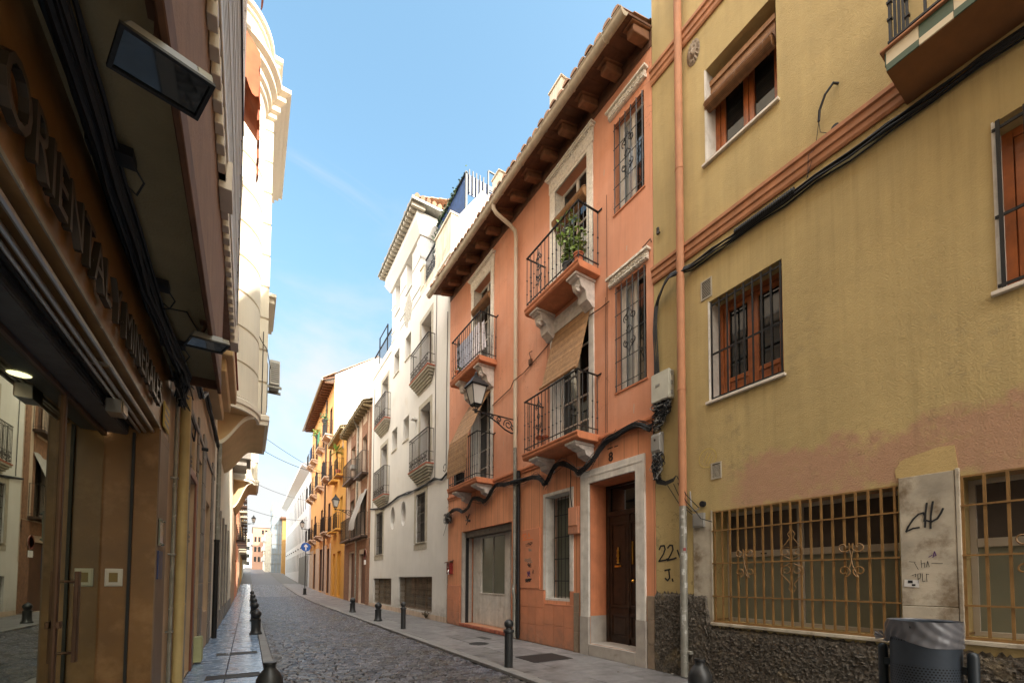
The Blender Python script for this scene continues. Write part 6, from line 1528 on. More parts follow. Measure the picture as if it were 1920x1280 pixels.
# ================================================================== SHOP BUILDING (left foreground)
B = thing('shop_building', 'dark stone fronted shop building with glass door under a deep overhang at the left edge', 'building', (-.8, 2, 0))
OP = (-3.5, 5.53, 0.02, 3.05)
mb = MB(); wall(mb, LF, -10, 6.08, 0, 3.9, [(*OP, .46)], mr=0)
mb.face([LF(6.08, 0, 0), LF(6.08, 6, 0), LF(6.08, 6, 18), LF(6.08, 0, 18)])
part('stone_front', mb, M_['travertine'], B)
mb = MB(); mb.box(LF, 5.53, 6.06, -.012, .0, .0, 3.04)
for z in (.7, 1.42, 2.2, 2.95): mb.box(LF, 5.55, 6.05, -.0135, -.012, z, z + .006)
part('pillar_face', mb, M_['travertine_grey'], B, bevel=.003)
mb = MB(); mb.box(LF, -10, 5.52, -.008, .0, 3.05, 3.075); part('fascia_edge', mb, M_['zinc'], B)
mb = MB(); mb.box(LF, 5.495, 5.527, .178, .200, .03, 2.96); mb.box(LF, -3.5, 5.49, .178, .20, 2.99, 3.04); part('shutter_rail', mb, M_['black'], B)
mb = MB()
for d, z, r in ((.05, 3.0, .016), (.11, 2.985, .014), (.15, 2.975, .012)): mb.tube([LF(-3.4, d, z), LF(5.5, d, z)], r, 8)
for u in (1.5, 3.9): mb.box(LF, u, u + .03, .04, .17, 2.98, 3.0)
part('shutter_track', mb, M_['steel'], B)
mb = MB(); mb.box(LF, -3.5, 5.5, .24, .39, 2.93, 3.04)
for k in range(3): mb.box(LF, -3.5, 5.5, .232, .24, 2.94 + k * .033, 2.965 + k * .033)
part('shutter_box', mb, mat('shutter_shade', (.06, .058, .062), .45, var=.3, vscale=9), B)
mb = MB(); mb.box(LF, 4.55, 4.72, .10, .2, 2.86, 2.97); mb.box(LF, 4.56, 4.71, .092, .10, 2.87, 2.96); part('motor_box', mb, M_['steel'], B, bevel=.005)
# interior seen through the glass
mb = MB()
mb.face([LF(-4, .42, .01), LF(5.5, .42, .01), LF(5.5, 5, .01), LF(-4, 5, .01)]); mb.face([LF(-4, .42, 2.92), LF(5.5, .42, 2.92), LF(5.5, 5, 2.92), LF(-4, 5, 2.92)])
mb.face([LF(5.5, .42, 0), LF(5.5, 5, 0), LF(5.5, 5, 2.92), LF(5.5, .42, 2.92)]); mb.face([LF(-4, 5, 0), LF(5.5, 5, 0), LF(5.5, 5, 2.92), LF(-4, 5, 2.92)]); mb.face([LF(-4, .42, 0), LF(-4, 5, 0), LF(-4, 5, 2.92), LF(-4, .42, 2.92)])
part('shop_interior', mb, M_['interior'], B)
mb = MB(); mb.box(LF, 4.9, 5.0, 1.2, 1.5, .01, 2.7); mb.box(LF, 2.5, 4.2, 2.4, 2.8, .01, 1.05); part('counter', mb, M_['wood_orange'], B, bevel=.01)
for (x, y) in ((-1.36, 4.2), (-2.6, 2.6), (-2.6, 4.4), (-3.8, 4.2)):
    m = MB(); m.lathe([(.055, -.004), (.06, .0)], (x, y, 2.912), 16); part('downlight', m, M_['downlight'], B)
# glazing
mb = MB(); mb.box(LF, 4.42, 4.46, .385, .43, .03, 2.90); mb.box(LF, 1.9, 1.94, .385, .43, .03, 2.90); mb.box(LF, -3.5, 5.5, .385, .43, 2.89, 2.93); part('glazing_bar', mb, M_['bronze'], B, bevel=.004)
g = MB(); g.face([LF(-3.5, .463, .03), LF(4.43, .40, .03), LF(4.43, .40, 2.91), LF(-3.5, .463, 2.91)]); part('shop_window', g, M_['shop_glass'], B)
g = MB(); g.face([LF(4.45, .405, .03), LF(5.5, .405, .03), LF(5.5, .405, 2.91), LF(4.45, .405, 2.91)]); dr = part('glass_door', g, M_['door_glass'], B)
mb = MB(); mb.box(LF, 4.60, 4.66, .32, .345, .88, 1.58); mb.tube([LF(4.63, .345, .95), LF(4.63, .41, .95)], .012, 8); mb.tube([LF(4.63, .345, 1.5), LF(4.63, .41, 1.5)], .012, 8); mb.box(LF, 4.40, 4.45, .36, .385, 1.16, 1.21); part('pull_handle', mb, M_['bronze'], dr, bevel=.003)
mb = MB(); mb.box(LF, 5.515, 5.529, .235, .365, 1.45, 1.62); mb.box(LF, 5.508, 5.515, .245, .355, 1.46, 1.61); sw = part('entry_plate', mb, M_['ac_white'], B, bevel=.006); mb = MB(); mb.box(LF, 5.503, 5.508, .268, .332, 1.49, 1.58); part('button', mb, mat('button_brass', (.20, .14, .04), .4), sw)
# overhang with slab, upper front, dentils and slatted front
mb = MB(); mb.box(LF, -10, 6.08, -.44, .0, 3.86, 3.905); part('soffit', mb, M_['soffit_plaster'], B)
mb = MB(); mb.box(LF, -10, 6.10, -.475, -.44, 3.72, 3.91); mb.box(LF, 6.062, 6.10, -.44, .0, 3.76, 3.91); part('slab_edge', mb, M_['wood_eave'], B, bevel=.006)
mb = MB(); mb.box(LF, -10, 6.08, -.47, .0, 3.915, 5.26); mb.box(LF, -10, 8.3, -.47, .0, 5.265, 5.45); part('upper_wall', mb, M_['pink_brown'], B)
mb = MB()
for k, u in enumerate(lin(-2, 8.2, 52)): mb.box(LF, u - .06, u + .055, -.535, -.475, 5.26, 5.42)
for u in (4.9, 8.0): mb.box(LF, u - .16, u + .16, -.58, -.475, 5.20, 5.48)
mb.box(LF, -10, 8.32, -.545, -.0, 5.455, 5.56); part('dentil_course', mb, M_['grey_slats'], B, bevel=.004)
mb = MB(); mb.box(LF, -10, 8.3, -.51, .0, 5.565, 18.5); part('slatted_front', mb, M_['grey_slats'], B)  # raised out of view to keep light off the walls opposite
mb = MB()
for z in (5.64, 5.72, 5.80, 5.95, 6.12, 6.3, 6.62, 6.75, 6.9, 7.2, 7.5, 7.62, 7.9, 8.3, 8.45, 8.9, 9.3, 9.9, 10.5, 11.2, 12, 13, 14, 15.5, 17): mb.box(LF, -10, 8.31, -.535, -.51, z, z + .045)
part('slat', mb, M_['slat_light'], B)
mb = MB(); mb.box(LF, -10, 8.32, -.56, -.51, 9.0, 9.06); mb.box(LF, 8.30, 8.36, -.55, .0, 5.6, 12.4); part('dark_edge', mb, M_['wood_dark'], B)
mb = MB(); mb.box(LF, -10, -9.5, -.4, 6, 0, 14); part('end_wall', mb, M_['pink_brown'], B)
# raised metal letters
mb = MB(); write(mb, LF, 1, 2.10, 3.165, -.02, 'ORIENTAL Y MINERALES', .36, .03, sx=.80)
for u in lin(2.3, 5.3, 19): mb.tube([LF(u, 0, 3.26), LF(u, -.04, 3.26)], .006, 5)
single('shop_sign', mb, mat('letter_metal', (.05, .04, .03), .4, metal=.5), 'row of raised metal letters reading ORIENTAL on the stone fascia over the shop window', 'sign', LF(3.8, 0, 3.2))
mb = MB(); mb.box(LF, 5.56, 5.75, -.03, -.018, 1.86, 2.14)
for (u, z) in ((5.58, 1.88), (5.73, 1.88), (5.58, 2.12), (5.73, 2.12)): mb.tube([LF(u, -.012, z), LF(u, -.045, z)], .010, 8)
single('glass_plaque', mb, M_['glass_grey'], 'small dark glass plaque on four studs on the shop pillar', 'plaque', LF(5.65, 0, 1.86))
mb = MB(); mb.box(LF, 5.56, 5.80, -.026, -.013, 1.52, 1.81); single('blue_plaque', mb, mat('plaque_blue', (.012, .025, .10), .4), 'dark blue square plaque below the glass plaque on the shop pillar', 'plaque', LF(5.65, 0, 1.5))
mb = MB(); mb.box(LF, 5.60, 5.92, -.026, -.013, 3.10, 3.36); q = MB()
for k in range(3): q.box(LF, 5.64, 5.88, -.028, -.026, 3.14 + k * .07, 3.17 + k * .07)
mb.add(q.v, q.f, 1); single('yellow_notice', mb, [mat('notice_yellow', (.55, .40, .10), .6), M_['box_dgrey']], 'yellow notice board high on the shop pillar beside the cables', 'notice', LF(5.7, 0, 3.1))
# floodlights
def flood(loc, label):
    t = thing('floodlight', label, 'floodlight', loc, 'floodlights under the shop overhang')
    rot = Matrix.Rotation(R(-10), 3, 'Y') @ Matrix.Rotation(R(22), 3, 'Z')
    def fr(x, y, z): v = rot @ Vector((x, y, z)); return (loc[0] + v.x, loc[1] + v.y, loc[2] + v.z)
    part('body', MB().hexa([fr(-.15, -.10, 0), fr(.15, -.10, 0), fr(.15, .10, 0), fr(-.15, .10, 0), fr(-.11, -.07, .07), fr(.11, -.07, .07), fr(.11, .07, .07), fr(-.11, .07, .07)]), M_['box_dgrey'], t, bevel=.008)
    m = MB(); m.box(fr, -.155, .155, -.105, -.09, -.012, .0).box(fr, -.155, .155, .09, .105, -.012, .0).box(fr, -.155, -.14, -.09, .09, -.012, 0).box(fr, .14, .155, -.09, .09, -.012, 0); part('bezel', m, M_['iron'], t)
    m = MB(); m.face([fr(-.14, -.09, -.004), fr(.14, -.09, -.004), fr(.14, .09, -.004), fr(-.14, .09, -.004)]); part('glass', m, M_['glass_dark'], t)
    m = MB()
    for k in range(9): m.box(fr, .10 + .004, .155, -.09 + k * .021, -.09 + k * .021 + .01, .0, .045)
    part('fins', m, M_['zinc'], t)
    m = MB(); m.tube([fr(-.05, 0, .06), (loc[0] - .02, loc[1], loc[2] + .14), (loc[0] - .02, loc[1], 3.86)], .014, 6); m.box(WF, loc[0] - .06, loc[0] + .02, loc[1] - .04, loc[1] + .04, 3.845, 3.86); part('bracket', m, M_['wood_eave'], t)
    return t
flood((-.35, 2.19, 3.60), 'nearer rusty floodlight with dark square glass hanging under the overhang edge at the top left')
flood((-.37, 4.72, 3.66), 'farther floodlight seen edge on under the end of the shop overhang')
mb = MB(); rn = random.Random(17)
for k in range(20):
    d0 = -.05 - rn.uniform(0, .13); z0 = 3.80 - rn.uniform(0, .16)
    mb.tube([LF(u, d0 + rn.uniform(-.012, .012) - .03 * math.sin(u * 1.3), z0 + rn.uniform(-.015, .015) + .03 * math.sin(u * 2.1 + 1)) for u in lin(-1, 5.9, 16)] + [LF(6.3, d0 * .5, z0 - .05 - .02 * (k % 5)), LF(6.7 + .06 * (k % 6), d0 * .5, 3.85 + rn.uniform(-.15, .2))], rn.choice((.008, .011, .014)), 5)
for u in (3.0, 4.2, 5.2): mb.box(LF, u - .05, u + .05, -.22, -.03, 3.78, 3.83); mb.tube([LF(u, -.2, 3.8), LF(u + .06, -.25, 3.74), LF(u + .12, -.21, 3.70), LF(u + .1, -.17, 3.72)], .006, 5)
for k in range(14): 
    pts = [LF(rn.uniform(5.4, 6.5), -.06 - rn.uniform(0, .12), 3.72 + rn.uniform(-.22, .14)) for _ in range(5)]; mb.tube(pts, .007, 4)
mb.tube([LF(6.6, -.1, 3.7), LF(7.0, -.16, 3.5), LF(7.3, -.12, 3.42), LF(6.9, -.06, 3.7)], .01, 5)
single('cable_bundle', mb, M_['cable'], 'thick black cable bundle running along the corner of wall and overhang above the shop letters', 'cables', LF(4, 0, 3.8))
mb = MB(); mb.tube([(-.45, 4.9, 3.84), (-.5, 4.5, 3.80), (-.6, 4.4, 3.74), (-.72, 4.45, 3.72)], .006, 5); single('lamp_wire', mb, M_['cable'], 'single wire curving from the farther floodlight to the black cable bundle', 'cables', (-.5, 4.6, 3.8))

# ================================================================== BEIGE HOUSE next door
a0, a1 = 6.12, 13.3
B = thing('beige_house', 'beige house with brown roller door and drainpipes beyond the shop', 'building', (-.8, 10, 0))
op = [(7.75, 8.85, .02, 3.1), (9.15, 10.0, .02, 3.7), (11.2, 12.2, .8, 3.2), (8.0, 8.75, 3.3, 4.0), (10.0, 11.2, 6.2, 8.6)]
mb = MB(); wall(mb, LF, a0, a1, 0, 12.2, [(*q, .25) for q in op]); body(mb, LF, a0, a1, 0, 12.2, 8); part('wall', mb, M_['left_beige'], B)
mb = MB(); mb.box(LF, 7.75, 8.85, .10, .16, .02, 3.1)
for k in range(26): mb.box(LF, 7.76, 8.84, .09, .10, .04 + k * .118, .04 + k * .118 + .106)
part('roller_door', mb, mat('roller_brown', (.20, .095, .06), .4, var=.1), B)
mb = MB(); mb.box(LF, 8.85, 9.02, -.03, .0, 0, 3.2); mb.box(LF, 7.7, 8.86, -.03, .0, 3.1, 3.22); part('door_casing', mb, mat('casing_red', (.19, .06, .03), .5), B, bevel=.005)
mb = MB()
for (x0, x1) in ((7.15, 7.5), (9.03, 9.14), (10.05, 10.6), (12.4, 12.9)):
    z = 0.
    while z < 3.9:
        mb.box(LF, x0, x1, -.03, 0, z, z + .47); z += .48
mb.box(LF, 7.0, 13.2, -.03, 0, 4.02, 4.1); parts('stone_pilaster', mb, M_['left_grey'], B, bevel=.008)
mb = MB(); mb.tube([LF(6.98, -.07, 5.2), LF(6.98, -.07, .02)], .055, 12)
for z in (2.0, 2.06, 2.12, 3.0, 3.06, 3.12): mb.tube([LF(6.98, -.07, z), LF(6.98, -.07, z + .03)], .068, 12)
part('iron_column', mb, M_['left_grey'], B, smooth=True)
part('infill', MB().box(LF, 8.0, 8.75, .08, .12, 3.3, 4.0), M_['stone_pale'], B)
part('door', MB().box(LF, 9.15, 10.0, .14, .2, .02, 3.7), M_['wood_dark'], B)
frame_win(LF, 11.2, 12.2, .8, 3.2, .15, B, M_['white_trim'], M_['glass_grey'], nu=2)
frame_win(LF, 10.0, 11.2, 6.2, 8.6, .15, B, M_['wood_dark'], M_['glass_dark'], nu=2, name='balcony_door')
mb = MB(); mb.tube([LF(6.62, -.09, 3.8), LF(6.62, -.09, .02)], .055, 12)
for z in (1.2, 2.6): mb.tube([LF(6.62, -.09, z), LF(6.62, -.09, z + .03)], .06, 12)
part('yellow_pipe', mb, mat('pipe_yellow', (.50, .37, .16), .5, var=.12, vscale=4, streak=.2), B, smooth=True)
mb = MB(); mb.tube([LF(6.35, -.04, 3.7), LF(6.35, -.04, .02)], .022, 8)
for z in (.9, 1.8, 2.7): mb.box(LF, 6.31, 6.39, -.07, 0, z, z + .02)
part('conduit', mb, M_['zinc'], B)
mb = MB(); mb.tube([LF(13.25, -.1, 5.), LF(13.25, -.1, 2.5)], .05, 10); p_ = part('grey_pipe', mb, M_['zinc'], B, smooth=True)
mb = MB(); mb.tube([LF(13.25, -.1, 2.5), LF(13.25, -.1, .02)], .058, 10); mb.tube([LF(13.25, -.1, 2.46), LF(13.25, -.1, 2.52)], .066, 10); part('iron_shoe', mb, M_['iron'], p_, smooth=True)
mb = MB(); mb.box(LF, 9.3, 11.9, -.47, 0, 5.62, 5.98); mb.box(LF, 9.45, 11.75, -.36, 0, 5.36, 5.615); mb.box(LF, 9.6, 11.6, -.24, 0, 5.1, 5.355)
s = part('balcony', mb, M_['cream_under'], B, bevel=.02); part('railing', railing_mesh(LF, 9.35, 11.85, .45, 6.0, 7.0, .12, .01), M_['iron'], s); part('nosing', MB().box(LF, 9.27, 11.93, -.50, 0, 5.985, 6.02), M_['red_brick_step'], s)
mb = MB(); mb.box(LF, 9.5, 9.74, -.12, 0, .03, .48); mb.box(LF, 9.53, 9.71, -.13, -.12, .06, .45); single('gas_box', mb, mat('gas_box', (.42, .42, .22), .6, var=.15), 'yellowish utility box at the foot of the left wall by the pavement grating', 'junction box', LF(9.6, 0, 0), bevel=.005)
mb = MB(); mb.box(LF, 7.05, 7.5, -.06, -.052, 4.12, 4.42); q = MB(); q.tube([LF(7.275 + .17 * math.cos(a), -.062, 4.27 + .1 * math.sin(a)) for a in [2 * math.pi * k / 20 for k in range(21)]], .008, 4); mb.add(q.v, q.f, 1)
single('street_plate', mb, [M_['sign_white'], M_['sign_blue']], 'white street name plate with blue lettering under the shop overhang end', 'sign', LF(7.2, 0, 4.1))
mb = MB(); mb.tube([LF(9.6, -.02, 3.9), LF(9.6, -.12, 3.9)], .03, 8); single('wall_lamp', mb, M_['black'], 'tiny black spotlight on the beige wall above the second door', 'lamp', LF(9.6, 0, 3.9))
mb = MB(); rn = random.Random(6)
for k in range(9): mb.tube([LF(u, -.05 - .02 * (k % 3), 4.55 + rn.uniform(-.05, .05) + .35 * (u > 9)) for u in lin(7.2, 13.2, 9)], .018, 5)
single('cable_bundle', mb, M_['cable'], 'black cables clipped high on the beige house under its small balcony', 'cables', LF(10, 0, 4.6))
# rust coloured awnings above
def rust(y0, y1, z, label):
    mb = MB(); mb.grid(lambda s, t: (-.75 + .70 * t, y0 + (y1 - y0) * s, z - .9 * t + .03 * math.sin(s * 20) * t), 20, 5)
    n = 40; mb.grid(lambda s, t: (-.05 + .03 * math.sin(s * 30) * t, y0 + (y1 - y0) * s, z - .9 - t * (1.0 + .16 * abs(math.sin(s * 9 * math.pi)))), n, 5)
    mb.grid(lambda s, t: (-.75 + .70 * s + .02 * math.sin(t * 12), y0, z - .9 * s - t * (1.0 + .15 * abs(math.sin(s * 3 * math.pi)))), 12, 5)
    return single('awning', mb, M_['awning_rust'], label, 'awning', (-.75, y0, z), 'rust awnings on the beige house', smooth=True)
rust(10.5, 12.8, 13.9, 'lower rust coloured scalloped awning against the cream bow fronted tower'); rust(10.2, 12.6, 18.4, 'upper rust coloured awning at the top edge beside the blue sky')
mb = MB(); mb.box(LF, 8.6, 13.2, .0, 7, 12.25, 18.); part('added_upper_block', mb, M_['left_beige'], B)  # plain unseen block added on top to shade the fronts opposite
mb = MB(); mb.box(LF, 9.5, 12.8, -.36, 0, 8.9, 9.1); mb.box(LF, 9.5, 12.8, -.36, 0, 12.6, 12.8); mb.box(LF, 12.72, 12.8, -.42, -.36, 7.5, 12.6); part('tan_frame', mb, M_['cream_under'], B)

# ================================================================== CREAM TOWER HOUSE with bow front
def bow_house(y0, yw, xf, zb, zr, ztop, attic, B):
    """wall base at y0, outer flank corner at yw; front plane at xf"""
    n = 18; ra, rb = xf - .22 + .8, yw - .06 - y0; LEN = 3.4
    C = [(-.8 + ra * math.sin(math.pi / 2 * i / n), y0 + rb * (1 - math.cos(math.pi / 2 * i / n))) for i in range(n + 1)]
    C += [(xf - .22, yw), (xf, yw), (xf, yw + LEN), (-.8, yw + LEN)]
    def ring(off, z):
        out = []
        for i, (x, y) in enumerate(C):
            a = Vector(C[max(i - 1, 0)]); b = Vector(C[min(i + 1, len(C) - 1)]); t = (b - a).normalized(); nn = Vector((t.y, -t.x))
            if i >= n + 1: nn = {n + 1: Vector((-.0, -1)), n + 2: Vector((1, -1)), n + 3: Vector((1, 1)), n + 4: Vector((0, 1))}.get(i, nn)
            out.append((x + nn.x * off, y + nn.y * off, z))
        return out
    def band(mb, secs):
        for (o0, z0), (o1, z1) in zip(secs, secs[1:]):
            A, Bq = ring(o0, z0), ring(o1, z1)
            for i in range(len(A) - 1): mb.face([A[i], A[i + 1], Bq[i + 1], Bq[i]])
    mb = MB(); z = zr + .35
    band(mb, [(-.045, zr), (-.045, ztop)])
    while z < ztop - .2:
        e = min(z + .93, ztop - .02); band(mb, [(-.045, z), (.0, z + .012), (.0, e - .012), (-.045, e)]); z += .975
    w_ = part('bow_front', mb, M_['cream_tower'], B)
    mb = MB(); band(mb, [(-.02, zr), (.05, zr), (.05, zr + .12), (.09, zr + .15), (.09, zr + .27), (.03, zr + .33), (-.02, zr + .34)]); part('rim', mb, M_['cream_tower'], w_)
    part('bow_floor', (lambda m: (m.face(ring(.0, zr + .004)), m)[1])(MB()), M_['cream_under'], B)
    # S-curved corbel running under the bow, with a raised moulding on its near end
    hx = xf - .30 + .8; S = [(t, .5 - .5 * math.cos(math.pi * min(1, t * 1.08))) for t in [k / 16 for k in range(17)]]
    cur = [(-.8 + hx * t, zb + (zr - zb) * (.78 * g + .22 * t)) for t, g in S]
    ya, yb = yw - .62, yw + LEN - .1; mb = MB(); n2 = len(cur)
    P = [(x, ya, z) for x, z in cur] + [(x, yb, z) for x, z in cur]; mb.add(P, [(k, k + 1, n2 + k + 1, n2 + k) for k in range(n2 - 1)])
    for yy in (ya, yb): mb.face([(x, yy, z) for x, z in cur] + [(-.8, yy, zr)])
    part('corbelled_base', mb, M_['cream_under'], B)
    mb = MB()
    for (x0, z0), (x1, z1) in zip(cur, cur[1:]): mb.hexa([(x0, ya - .05, z0 - .05), (x1, ya - .05, z1 - .05), (x1, ya + .02, z1 - .05), (x0, ya + .02, z0 - .05), (x0, ya - .05, z0 + .06), (x1, ya - .05, z1 + .06), (x1, ya + .02, z1 + .06), (x0, ya + .02, z0 + .06)])
    part('scroll_moulding', mb, M_['cream_tower'], B)
    if attic:
        T = ztop; mb = MB(); band(mb, [(0, T), (.07, T + .04), (.07, T + .16), (.16, T + .22), (.16, T + .38), (.30, T + .48), (.30, T + .62), (.43, T + .70), (.43, T + .82), (.08, T + .86)]); part('cornice', mb, M_['cream_tower'], w_)
        mb = MB(); band(mb, [(.06, T + .85), (.06, T + 1.62), (.12, T + 1.66), (.12, T + 1.76), (.20, T + 1.80), (.20, T + 1.92), (-.1, T + 1.95)]); part('attic', mb, M_['cream_tower'], w_)
    mb = MB(); mb.face(ring(0, ztop)); part('roof', mb, M_['cream_tower'], B)
    return w_
B = thing('cream_tower_house', 'sunlit cream house with a rounded bow front, corbelled base and heavy cornice on the left', 'building', (-.8, 18, 0))
a0, a1 = 13.32, 27.6
op = [(14.6, 15.6, .02, 3.2), (16.2, 17.4, .5, 3.2), (18.2, 19.4, .02, 3.2), (20.2, 21.6, .5, 3.2), (23, 24.2, .02, 3.2)]
mb = MB(); wall(mb, LF, a0, a1, 0, 15.5, [(*q, .25) for q in op]); body(mb, LF, a0, a1, 0, 15.5, 8); part('wall', mb, M_['cream_tower'], B)
for i, q in enumerate(op): part('door' if q[2] < .1 else 'shutter', MB().box(LF, q[0], q[1], .15, .2, q[2], q[3]), M_['wood_dark'] if i % 2 else M_['left_grey'], B)
mb = MB()
for u in (14.3, 15.9, 17.8, 19.8, 22.2): mb.box(LF, u - .13, u + .13, -.06, 0, 0, 3.6)
mb.box(LF, 14.1, 27.5, -.04, 0, 0, .5); parts('pilaster', mb, M_['left_grey'], B)
bow_house(13.35, 14.6, .34, 5.2, 6.08, 15.55, True, B)
mb = MB(); mb.box(WF, .342, .50, 15.2, 17.2, 10.2, 10.36); mb.box(WF, .342, .55, 15.1, 17.3, 10.362, 10.46); part('side_balcony', mb, M_['cream_tower'], B)
t = thing('air_conditioner', 'white air conditioning unit bracketed on the outer edge of the cream tower', 'air conditioner', (.5, 15.7, 7.6))
part('casing', MB().box(WF, .43, .72, 15.5, 16.2, 7.75, 8.55), M_['ac_white'], t, bevel=.02)
mb = MB()
for k in range(10): mb.box(WF, .46, .69, 15.485, 15.499, 7.83 + k * .065, 7.86 + k * .065)
part('grille', mb, M_['box_dgrey'], t); mb = MB(); mb.box(WF, .345, .78, 15.55, 15.62, 7.66, 7.73); mb.box(WF, .345, .78, 16.05, 16.12, 7.66, 7.73); mb.box(WF, .345, .39, 15.5, 16.15, 7.0, 8.4); part('bracket', mb, M_['zinc'], t)
mb = MB(); mb.tube([(-.2, 13.9, 8.9), (.05, 14.3, 8.7), (.2, 14.55, 8.55), (.32, 14.57, 8.4), (.45, 15.4, 8.2)], .013, 5); mb.tube([(.22, 14.57, 8.9), (.22, 14.57, 6.3)], .012, 5)
single('wall_wire', mb, M_['cable'], 'thin black wire on the lower bow front beside the air conditioner', 'cables', (.22, 14.57, 7.6))
B = thing('grey_bay', 'grey box balcony between the two corbelled bows on the left', 'balcony', (-.8, 26, 7.2)); part('box', MB().box(WF, -.8, -.02, 25, 27.4, 7.5, 8.8), M_['left_grey'], B, bevel=.03); part('base', MB().box(WF, -.8, -.2, 25.2, 27.2, 7.2, 7.495), M_['left_grey'], B)
B = thing('second_bow_house', 'second cream bow fronted house further down the left side', 'building', (-.8, 31, 0))
mb = MB(); wall(mb, LF, 27.62, 36, 0, 15, []); body(mb, LF, 27.62, 36, 0, 15, 8); part('wall', mb, M_['left_beige'], B)
bow_house(27.7, 28.9, .33, 5.5, 6.95, 15.0, False, B)
# farther houses
for i, (y0, y1, h, mw, lab) in enumerate(((36.02, 46, 13, 'orange_wall', 'orange plastered house with iron balconies far down the left side'), (46.02, 58, 12, 'left_beige', 'beige house with grey balconies far down the left side'), (58.02, 74, 14, 'yellow_wall', 'yellowish house in the far left row'), (74.02, 98, 12, 'white_stained', 'pale last house of the far left row'))):
    B = thing('row_house', lab, 'building', (-.8, (y0 + y1) / 2, 0)); n = int((y1 - y0) / 3.2)
    us = [y0 + (y1 - y0) * (k + .5) / n for k in range(n)]
    op = [(u - .5, u + .5, z, z + 2.2) for u in us for z in (4.4, 7.9)] + [(u - .6, u + .6, .02 + gz(u), 2.8 + gz(u)) for u in us]
    mb = MB(); wall(mb, LF, y0, y1, 0, h, [(*q, .2) for q in op]); body(mb, LF, y0, y1, 0, h, 8); part('wall', mb, M_[mw], B)
    for k, q in enumerate(op): part('shutter' if k >= 2 * n else 'window', MB().box(LF, q[0], q[1], .12, .16, q[2], q[3]), M_['wood_dark'] if k % 3 else M_['glass_grey'], B)
    for u in us:
        for z in (4.35, 7.85): sb = MB(); sb.box(LF, u - .9, u + .9, -.6, 0, z - .15, z); s = part('balcony', sb, M_['stone_grey' if i % 2 else 'wood_dark'], B); part('railing', railing_mesh(LF, u - .88, u + .88, .58, z, z + 1.1, .16, .014), M_['iron'], s)

# ================================================================== overhead cables across the street
def span(p, q, s, label, r=.014):
    mb = MB(); mb.tube(sag(p, q, s, 20), r, 5); return single('overhead_cable', mb, M_['cable'], label, 'cable', p, 'cables strung across the street')
span((.36, 29.5, 9.35), (5.55, 26.3, 7.6), .5, 'lower sagging overhead cable from the left bow front to the old brick house balcony', .016)
span((.30, 28.5, 9.95), (5.5, 33.5, 8.9), .25, 'upper overhead cable from the left bow front across to the slim yellow house')
span((-.2, 50, 11.4), (6, 58, 11.2), .3, 'highest of the faint far cables crossing to the modern white building', .02)
span((-.2, 48, 8.2), (6, 57, 8.6), .3, 'lower of the faint far cables crossing to the modern white building', .02)

# ================================================================== STREET FURNITURE
def ball_bollard(loc, label, g='ball topped bollards'):
    t = thing('bollard', label, 'bollard', loc, g); x, y, z = loc
    mb = MB(); mb.lathe([(.155, 0), (.155, .04), (.135, .06), (.13, .08), (.118, .10), (.112, .36), (.122, .375), (.122, .41), (.09, .43), (.07, .445)], loc, 20); part('post', mb, M_['bollard'], t, smooth=True)
    mb = MB(); mb.lathe([(.07, .44), (.11, .47)] + [(.128 * math.cos(R(a)), .555 + .115 * math.sin(R(a))) for a in range(-40, 86, 14)] + [(.03, .672), (.025, .69), (.005, .70)], loc, 20); part('ball', mb, M_['bollard'], t, smooth=True)
    return t
b0 = ball_bollard((.22, 13.8, 0), 'nearest whole ball topped bollard of the left kerb row')
for (x, y, lab) in ((.24, 18.2, 'second ball topped bollard of the left kerb row'), (.25, 22.3, 'third ball topped bollard of the left kerb row'), (.26, 27.8, 'fourth ball topped bollard of the left kerb row'), (.26, 33.5, 'farthest ball topped bollard of the left kerb row'),
                    (4.12, 16.07, 'ball topped bollard on the right pavement before the smaller basement lattice'), (4.16, 20.8, 'ball topped bollard on the right pavement by the old brick house shutter')):
    dup(b0, (x, y, gz(y)), lab)
def thin_bollard(loc, label):
    t = thing('slim_bollard', label, 'bollard', loc, 'slim ball headed bollards')
    mb = MB(); mb.lathe([(.082, 0), (.082, .01), (.074, .012), (.074, .60), (.095, .61), (.098, .64), (.09, .655), (.055, .665), (.05, .69)], loc, 20); part('post', mb, M_['bollard'], t, smooth=True)
    mb = MB(); mb.lathe([(.045, .685)] + [(.084 * math.cos(R(a)), .755 + .082 * math.sin(R(a))) for a in range(-50, 91, 14)], loc, 20); part('ball', mb, M_['bollard'], t, smooth=True)
    return t
b1 = thin_bollard((3.93, 6.47, 0), 'tall slim bollard with ball head in front of the orange house drainpipe'); dup(b1, (4.13, 13.1, 0), 'slim bollard with ball head in front of the white house')
def squat(loc, label):
    t = thing('squat_bollard', label, 'bollard', loc, 'bollards with missing balls')
    mb = MB(); mb.lathe([(.155, 0), (.155, .04), (.128, .08), (.12, .10), (.118, .52), (.114, .57), (.09, .62), (.062, .655), (.05, .67), (.05, .70), (.056, .715), (.054, .73), (.02, .735)], loc, 22); part('post', mb, M_['bollard'], t, smooth=True)
    mb = MB(); mb.lathe([(.05, .705), (.058, .712), (.056, .728), (.01, .733)], loc, 16); part('neck', mb, M_['iron'], t, smooth=True); return t
b2 = squat((.20, 4.75, 0), 'ball less shouldered bollard on the left kerb nearest the camera'); dup(b2, (3.98, 2.76, 0), 'ball less shouldered bollard beside the steel pipe at the olive wall')
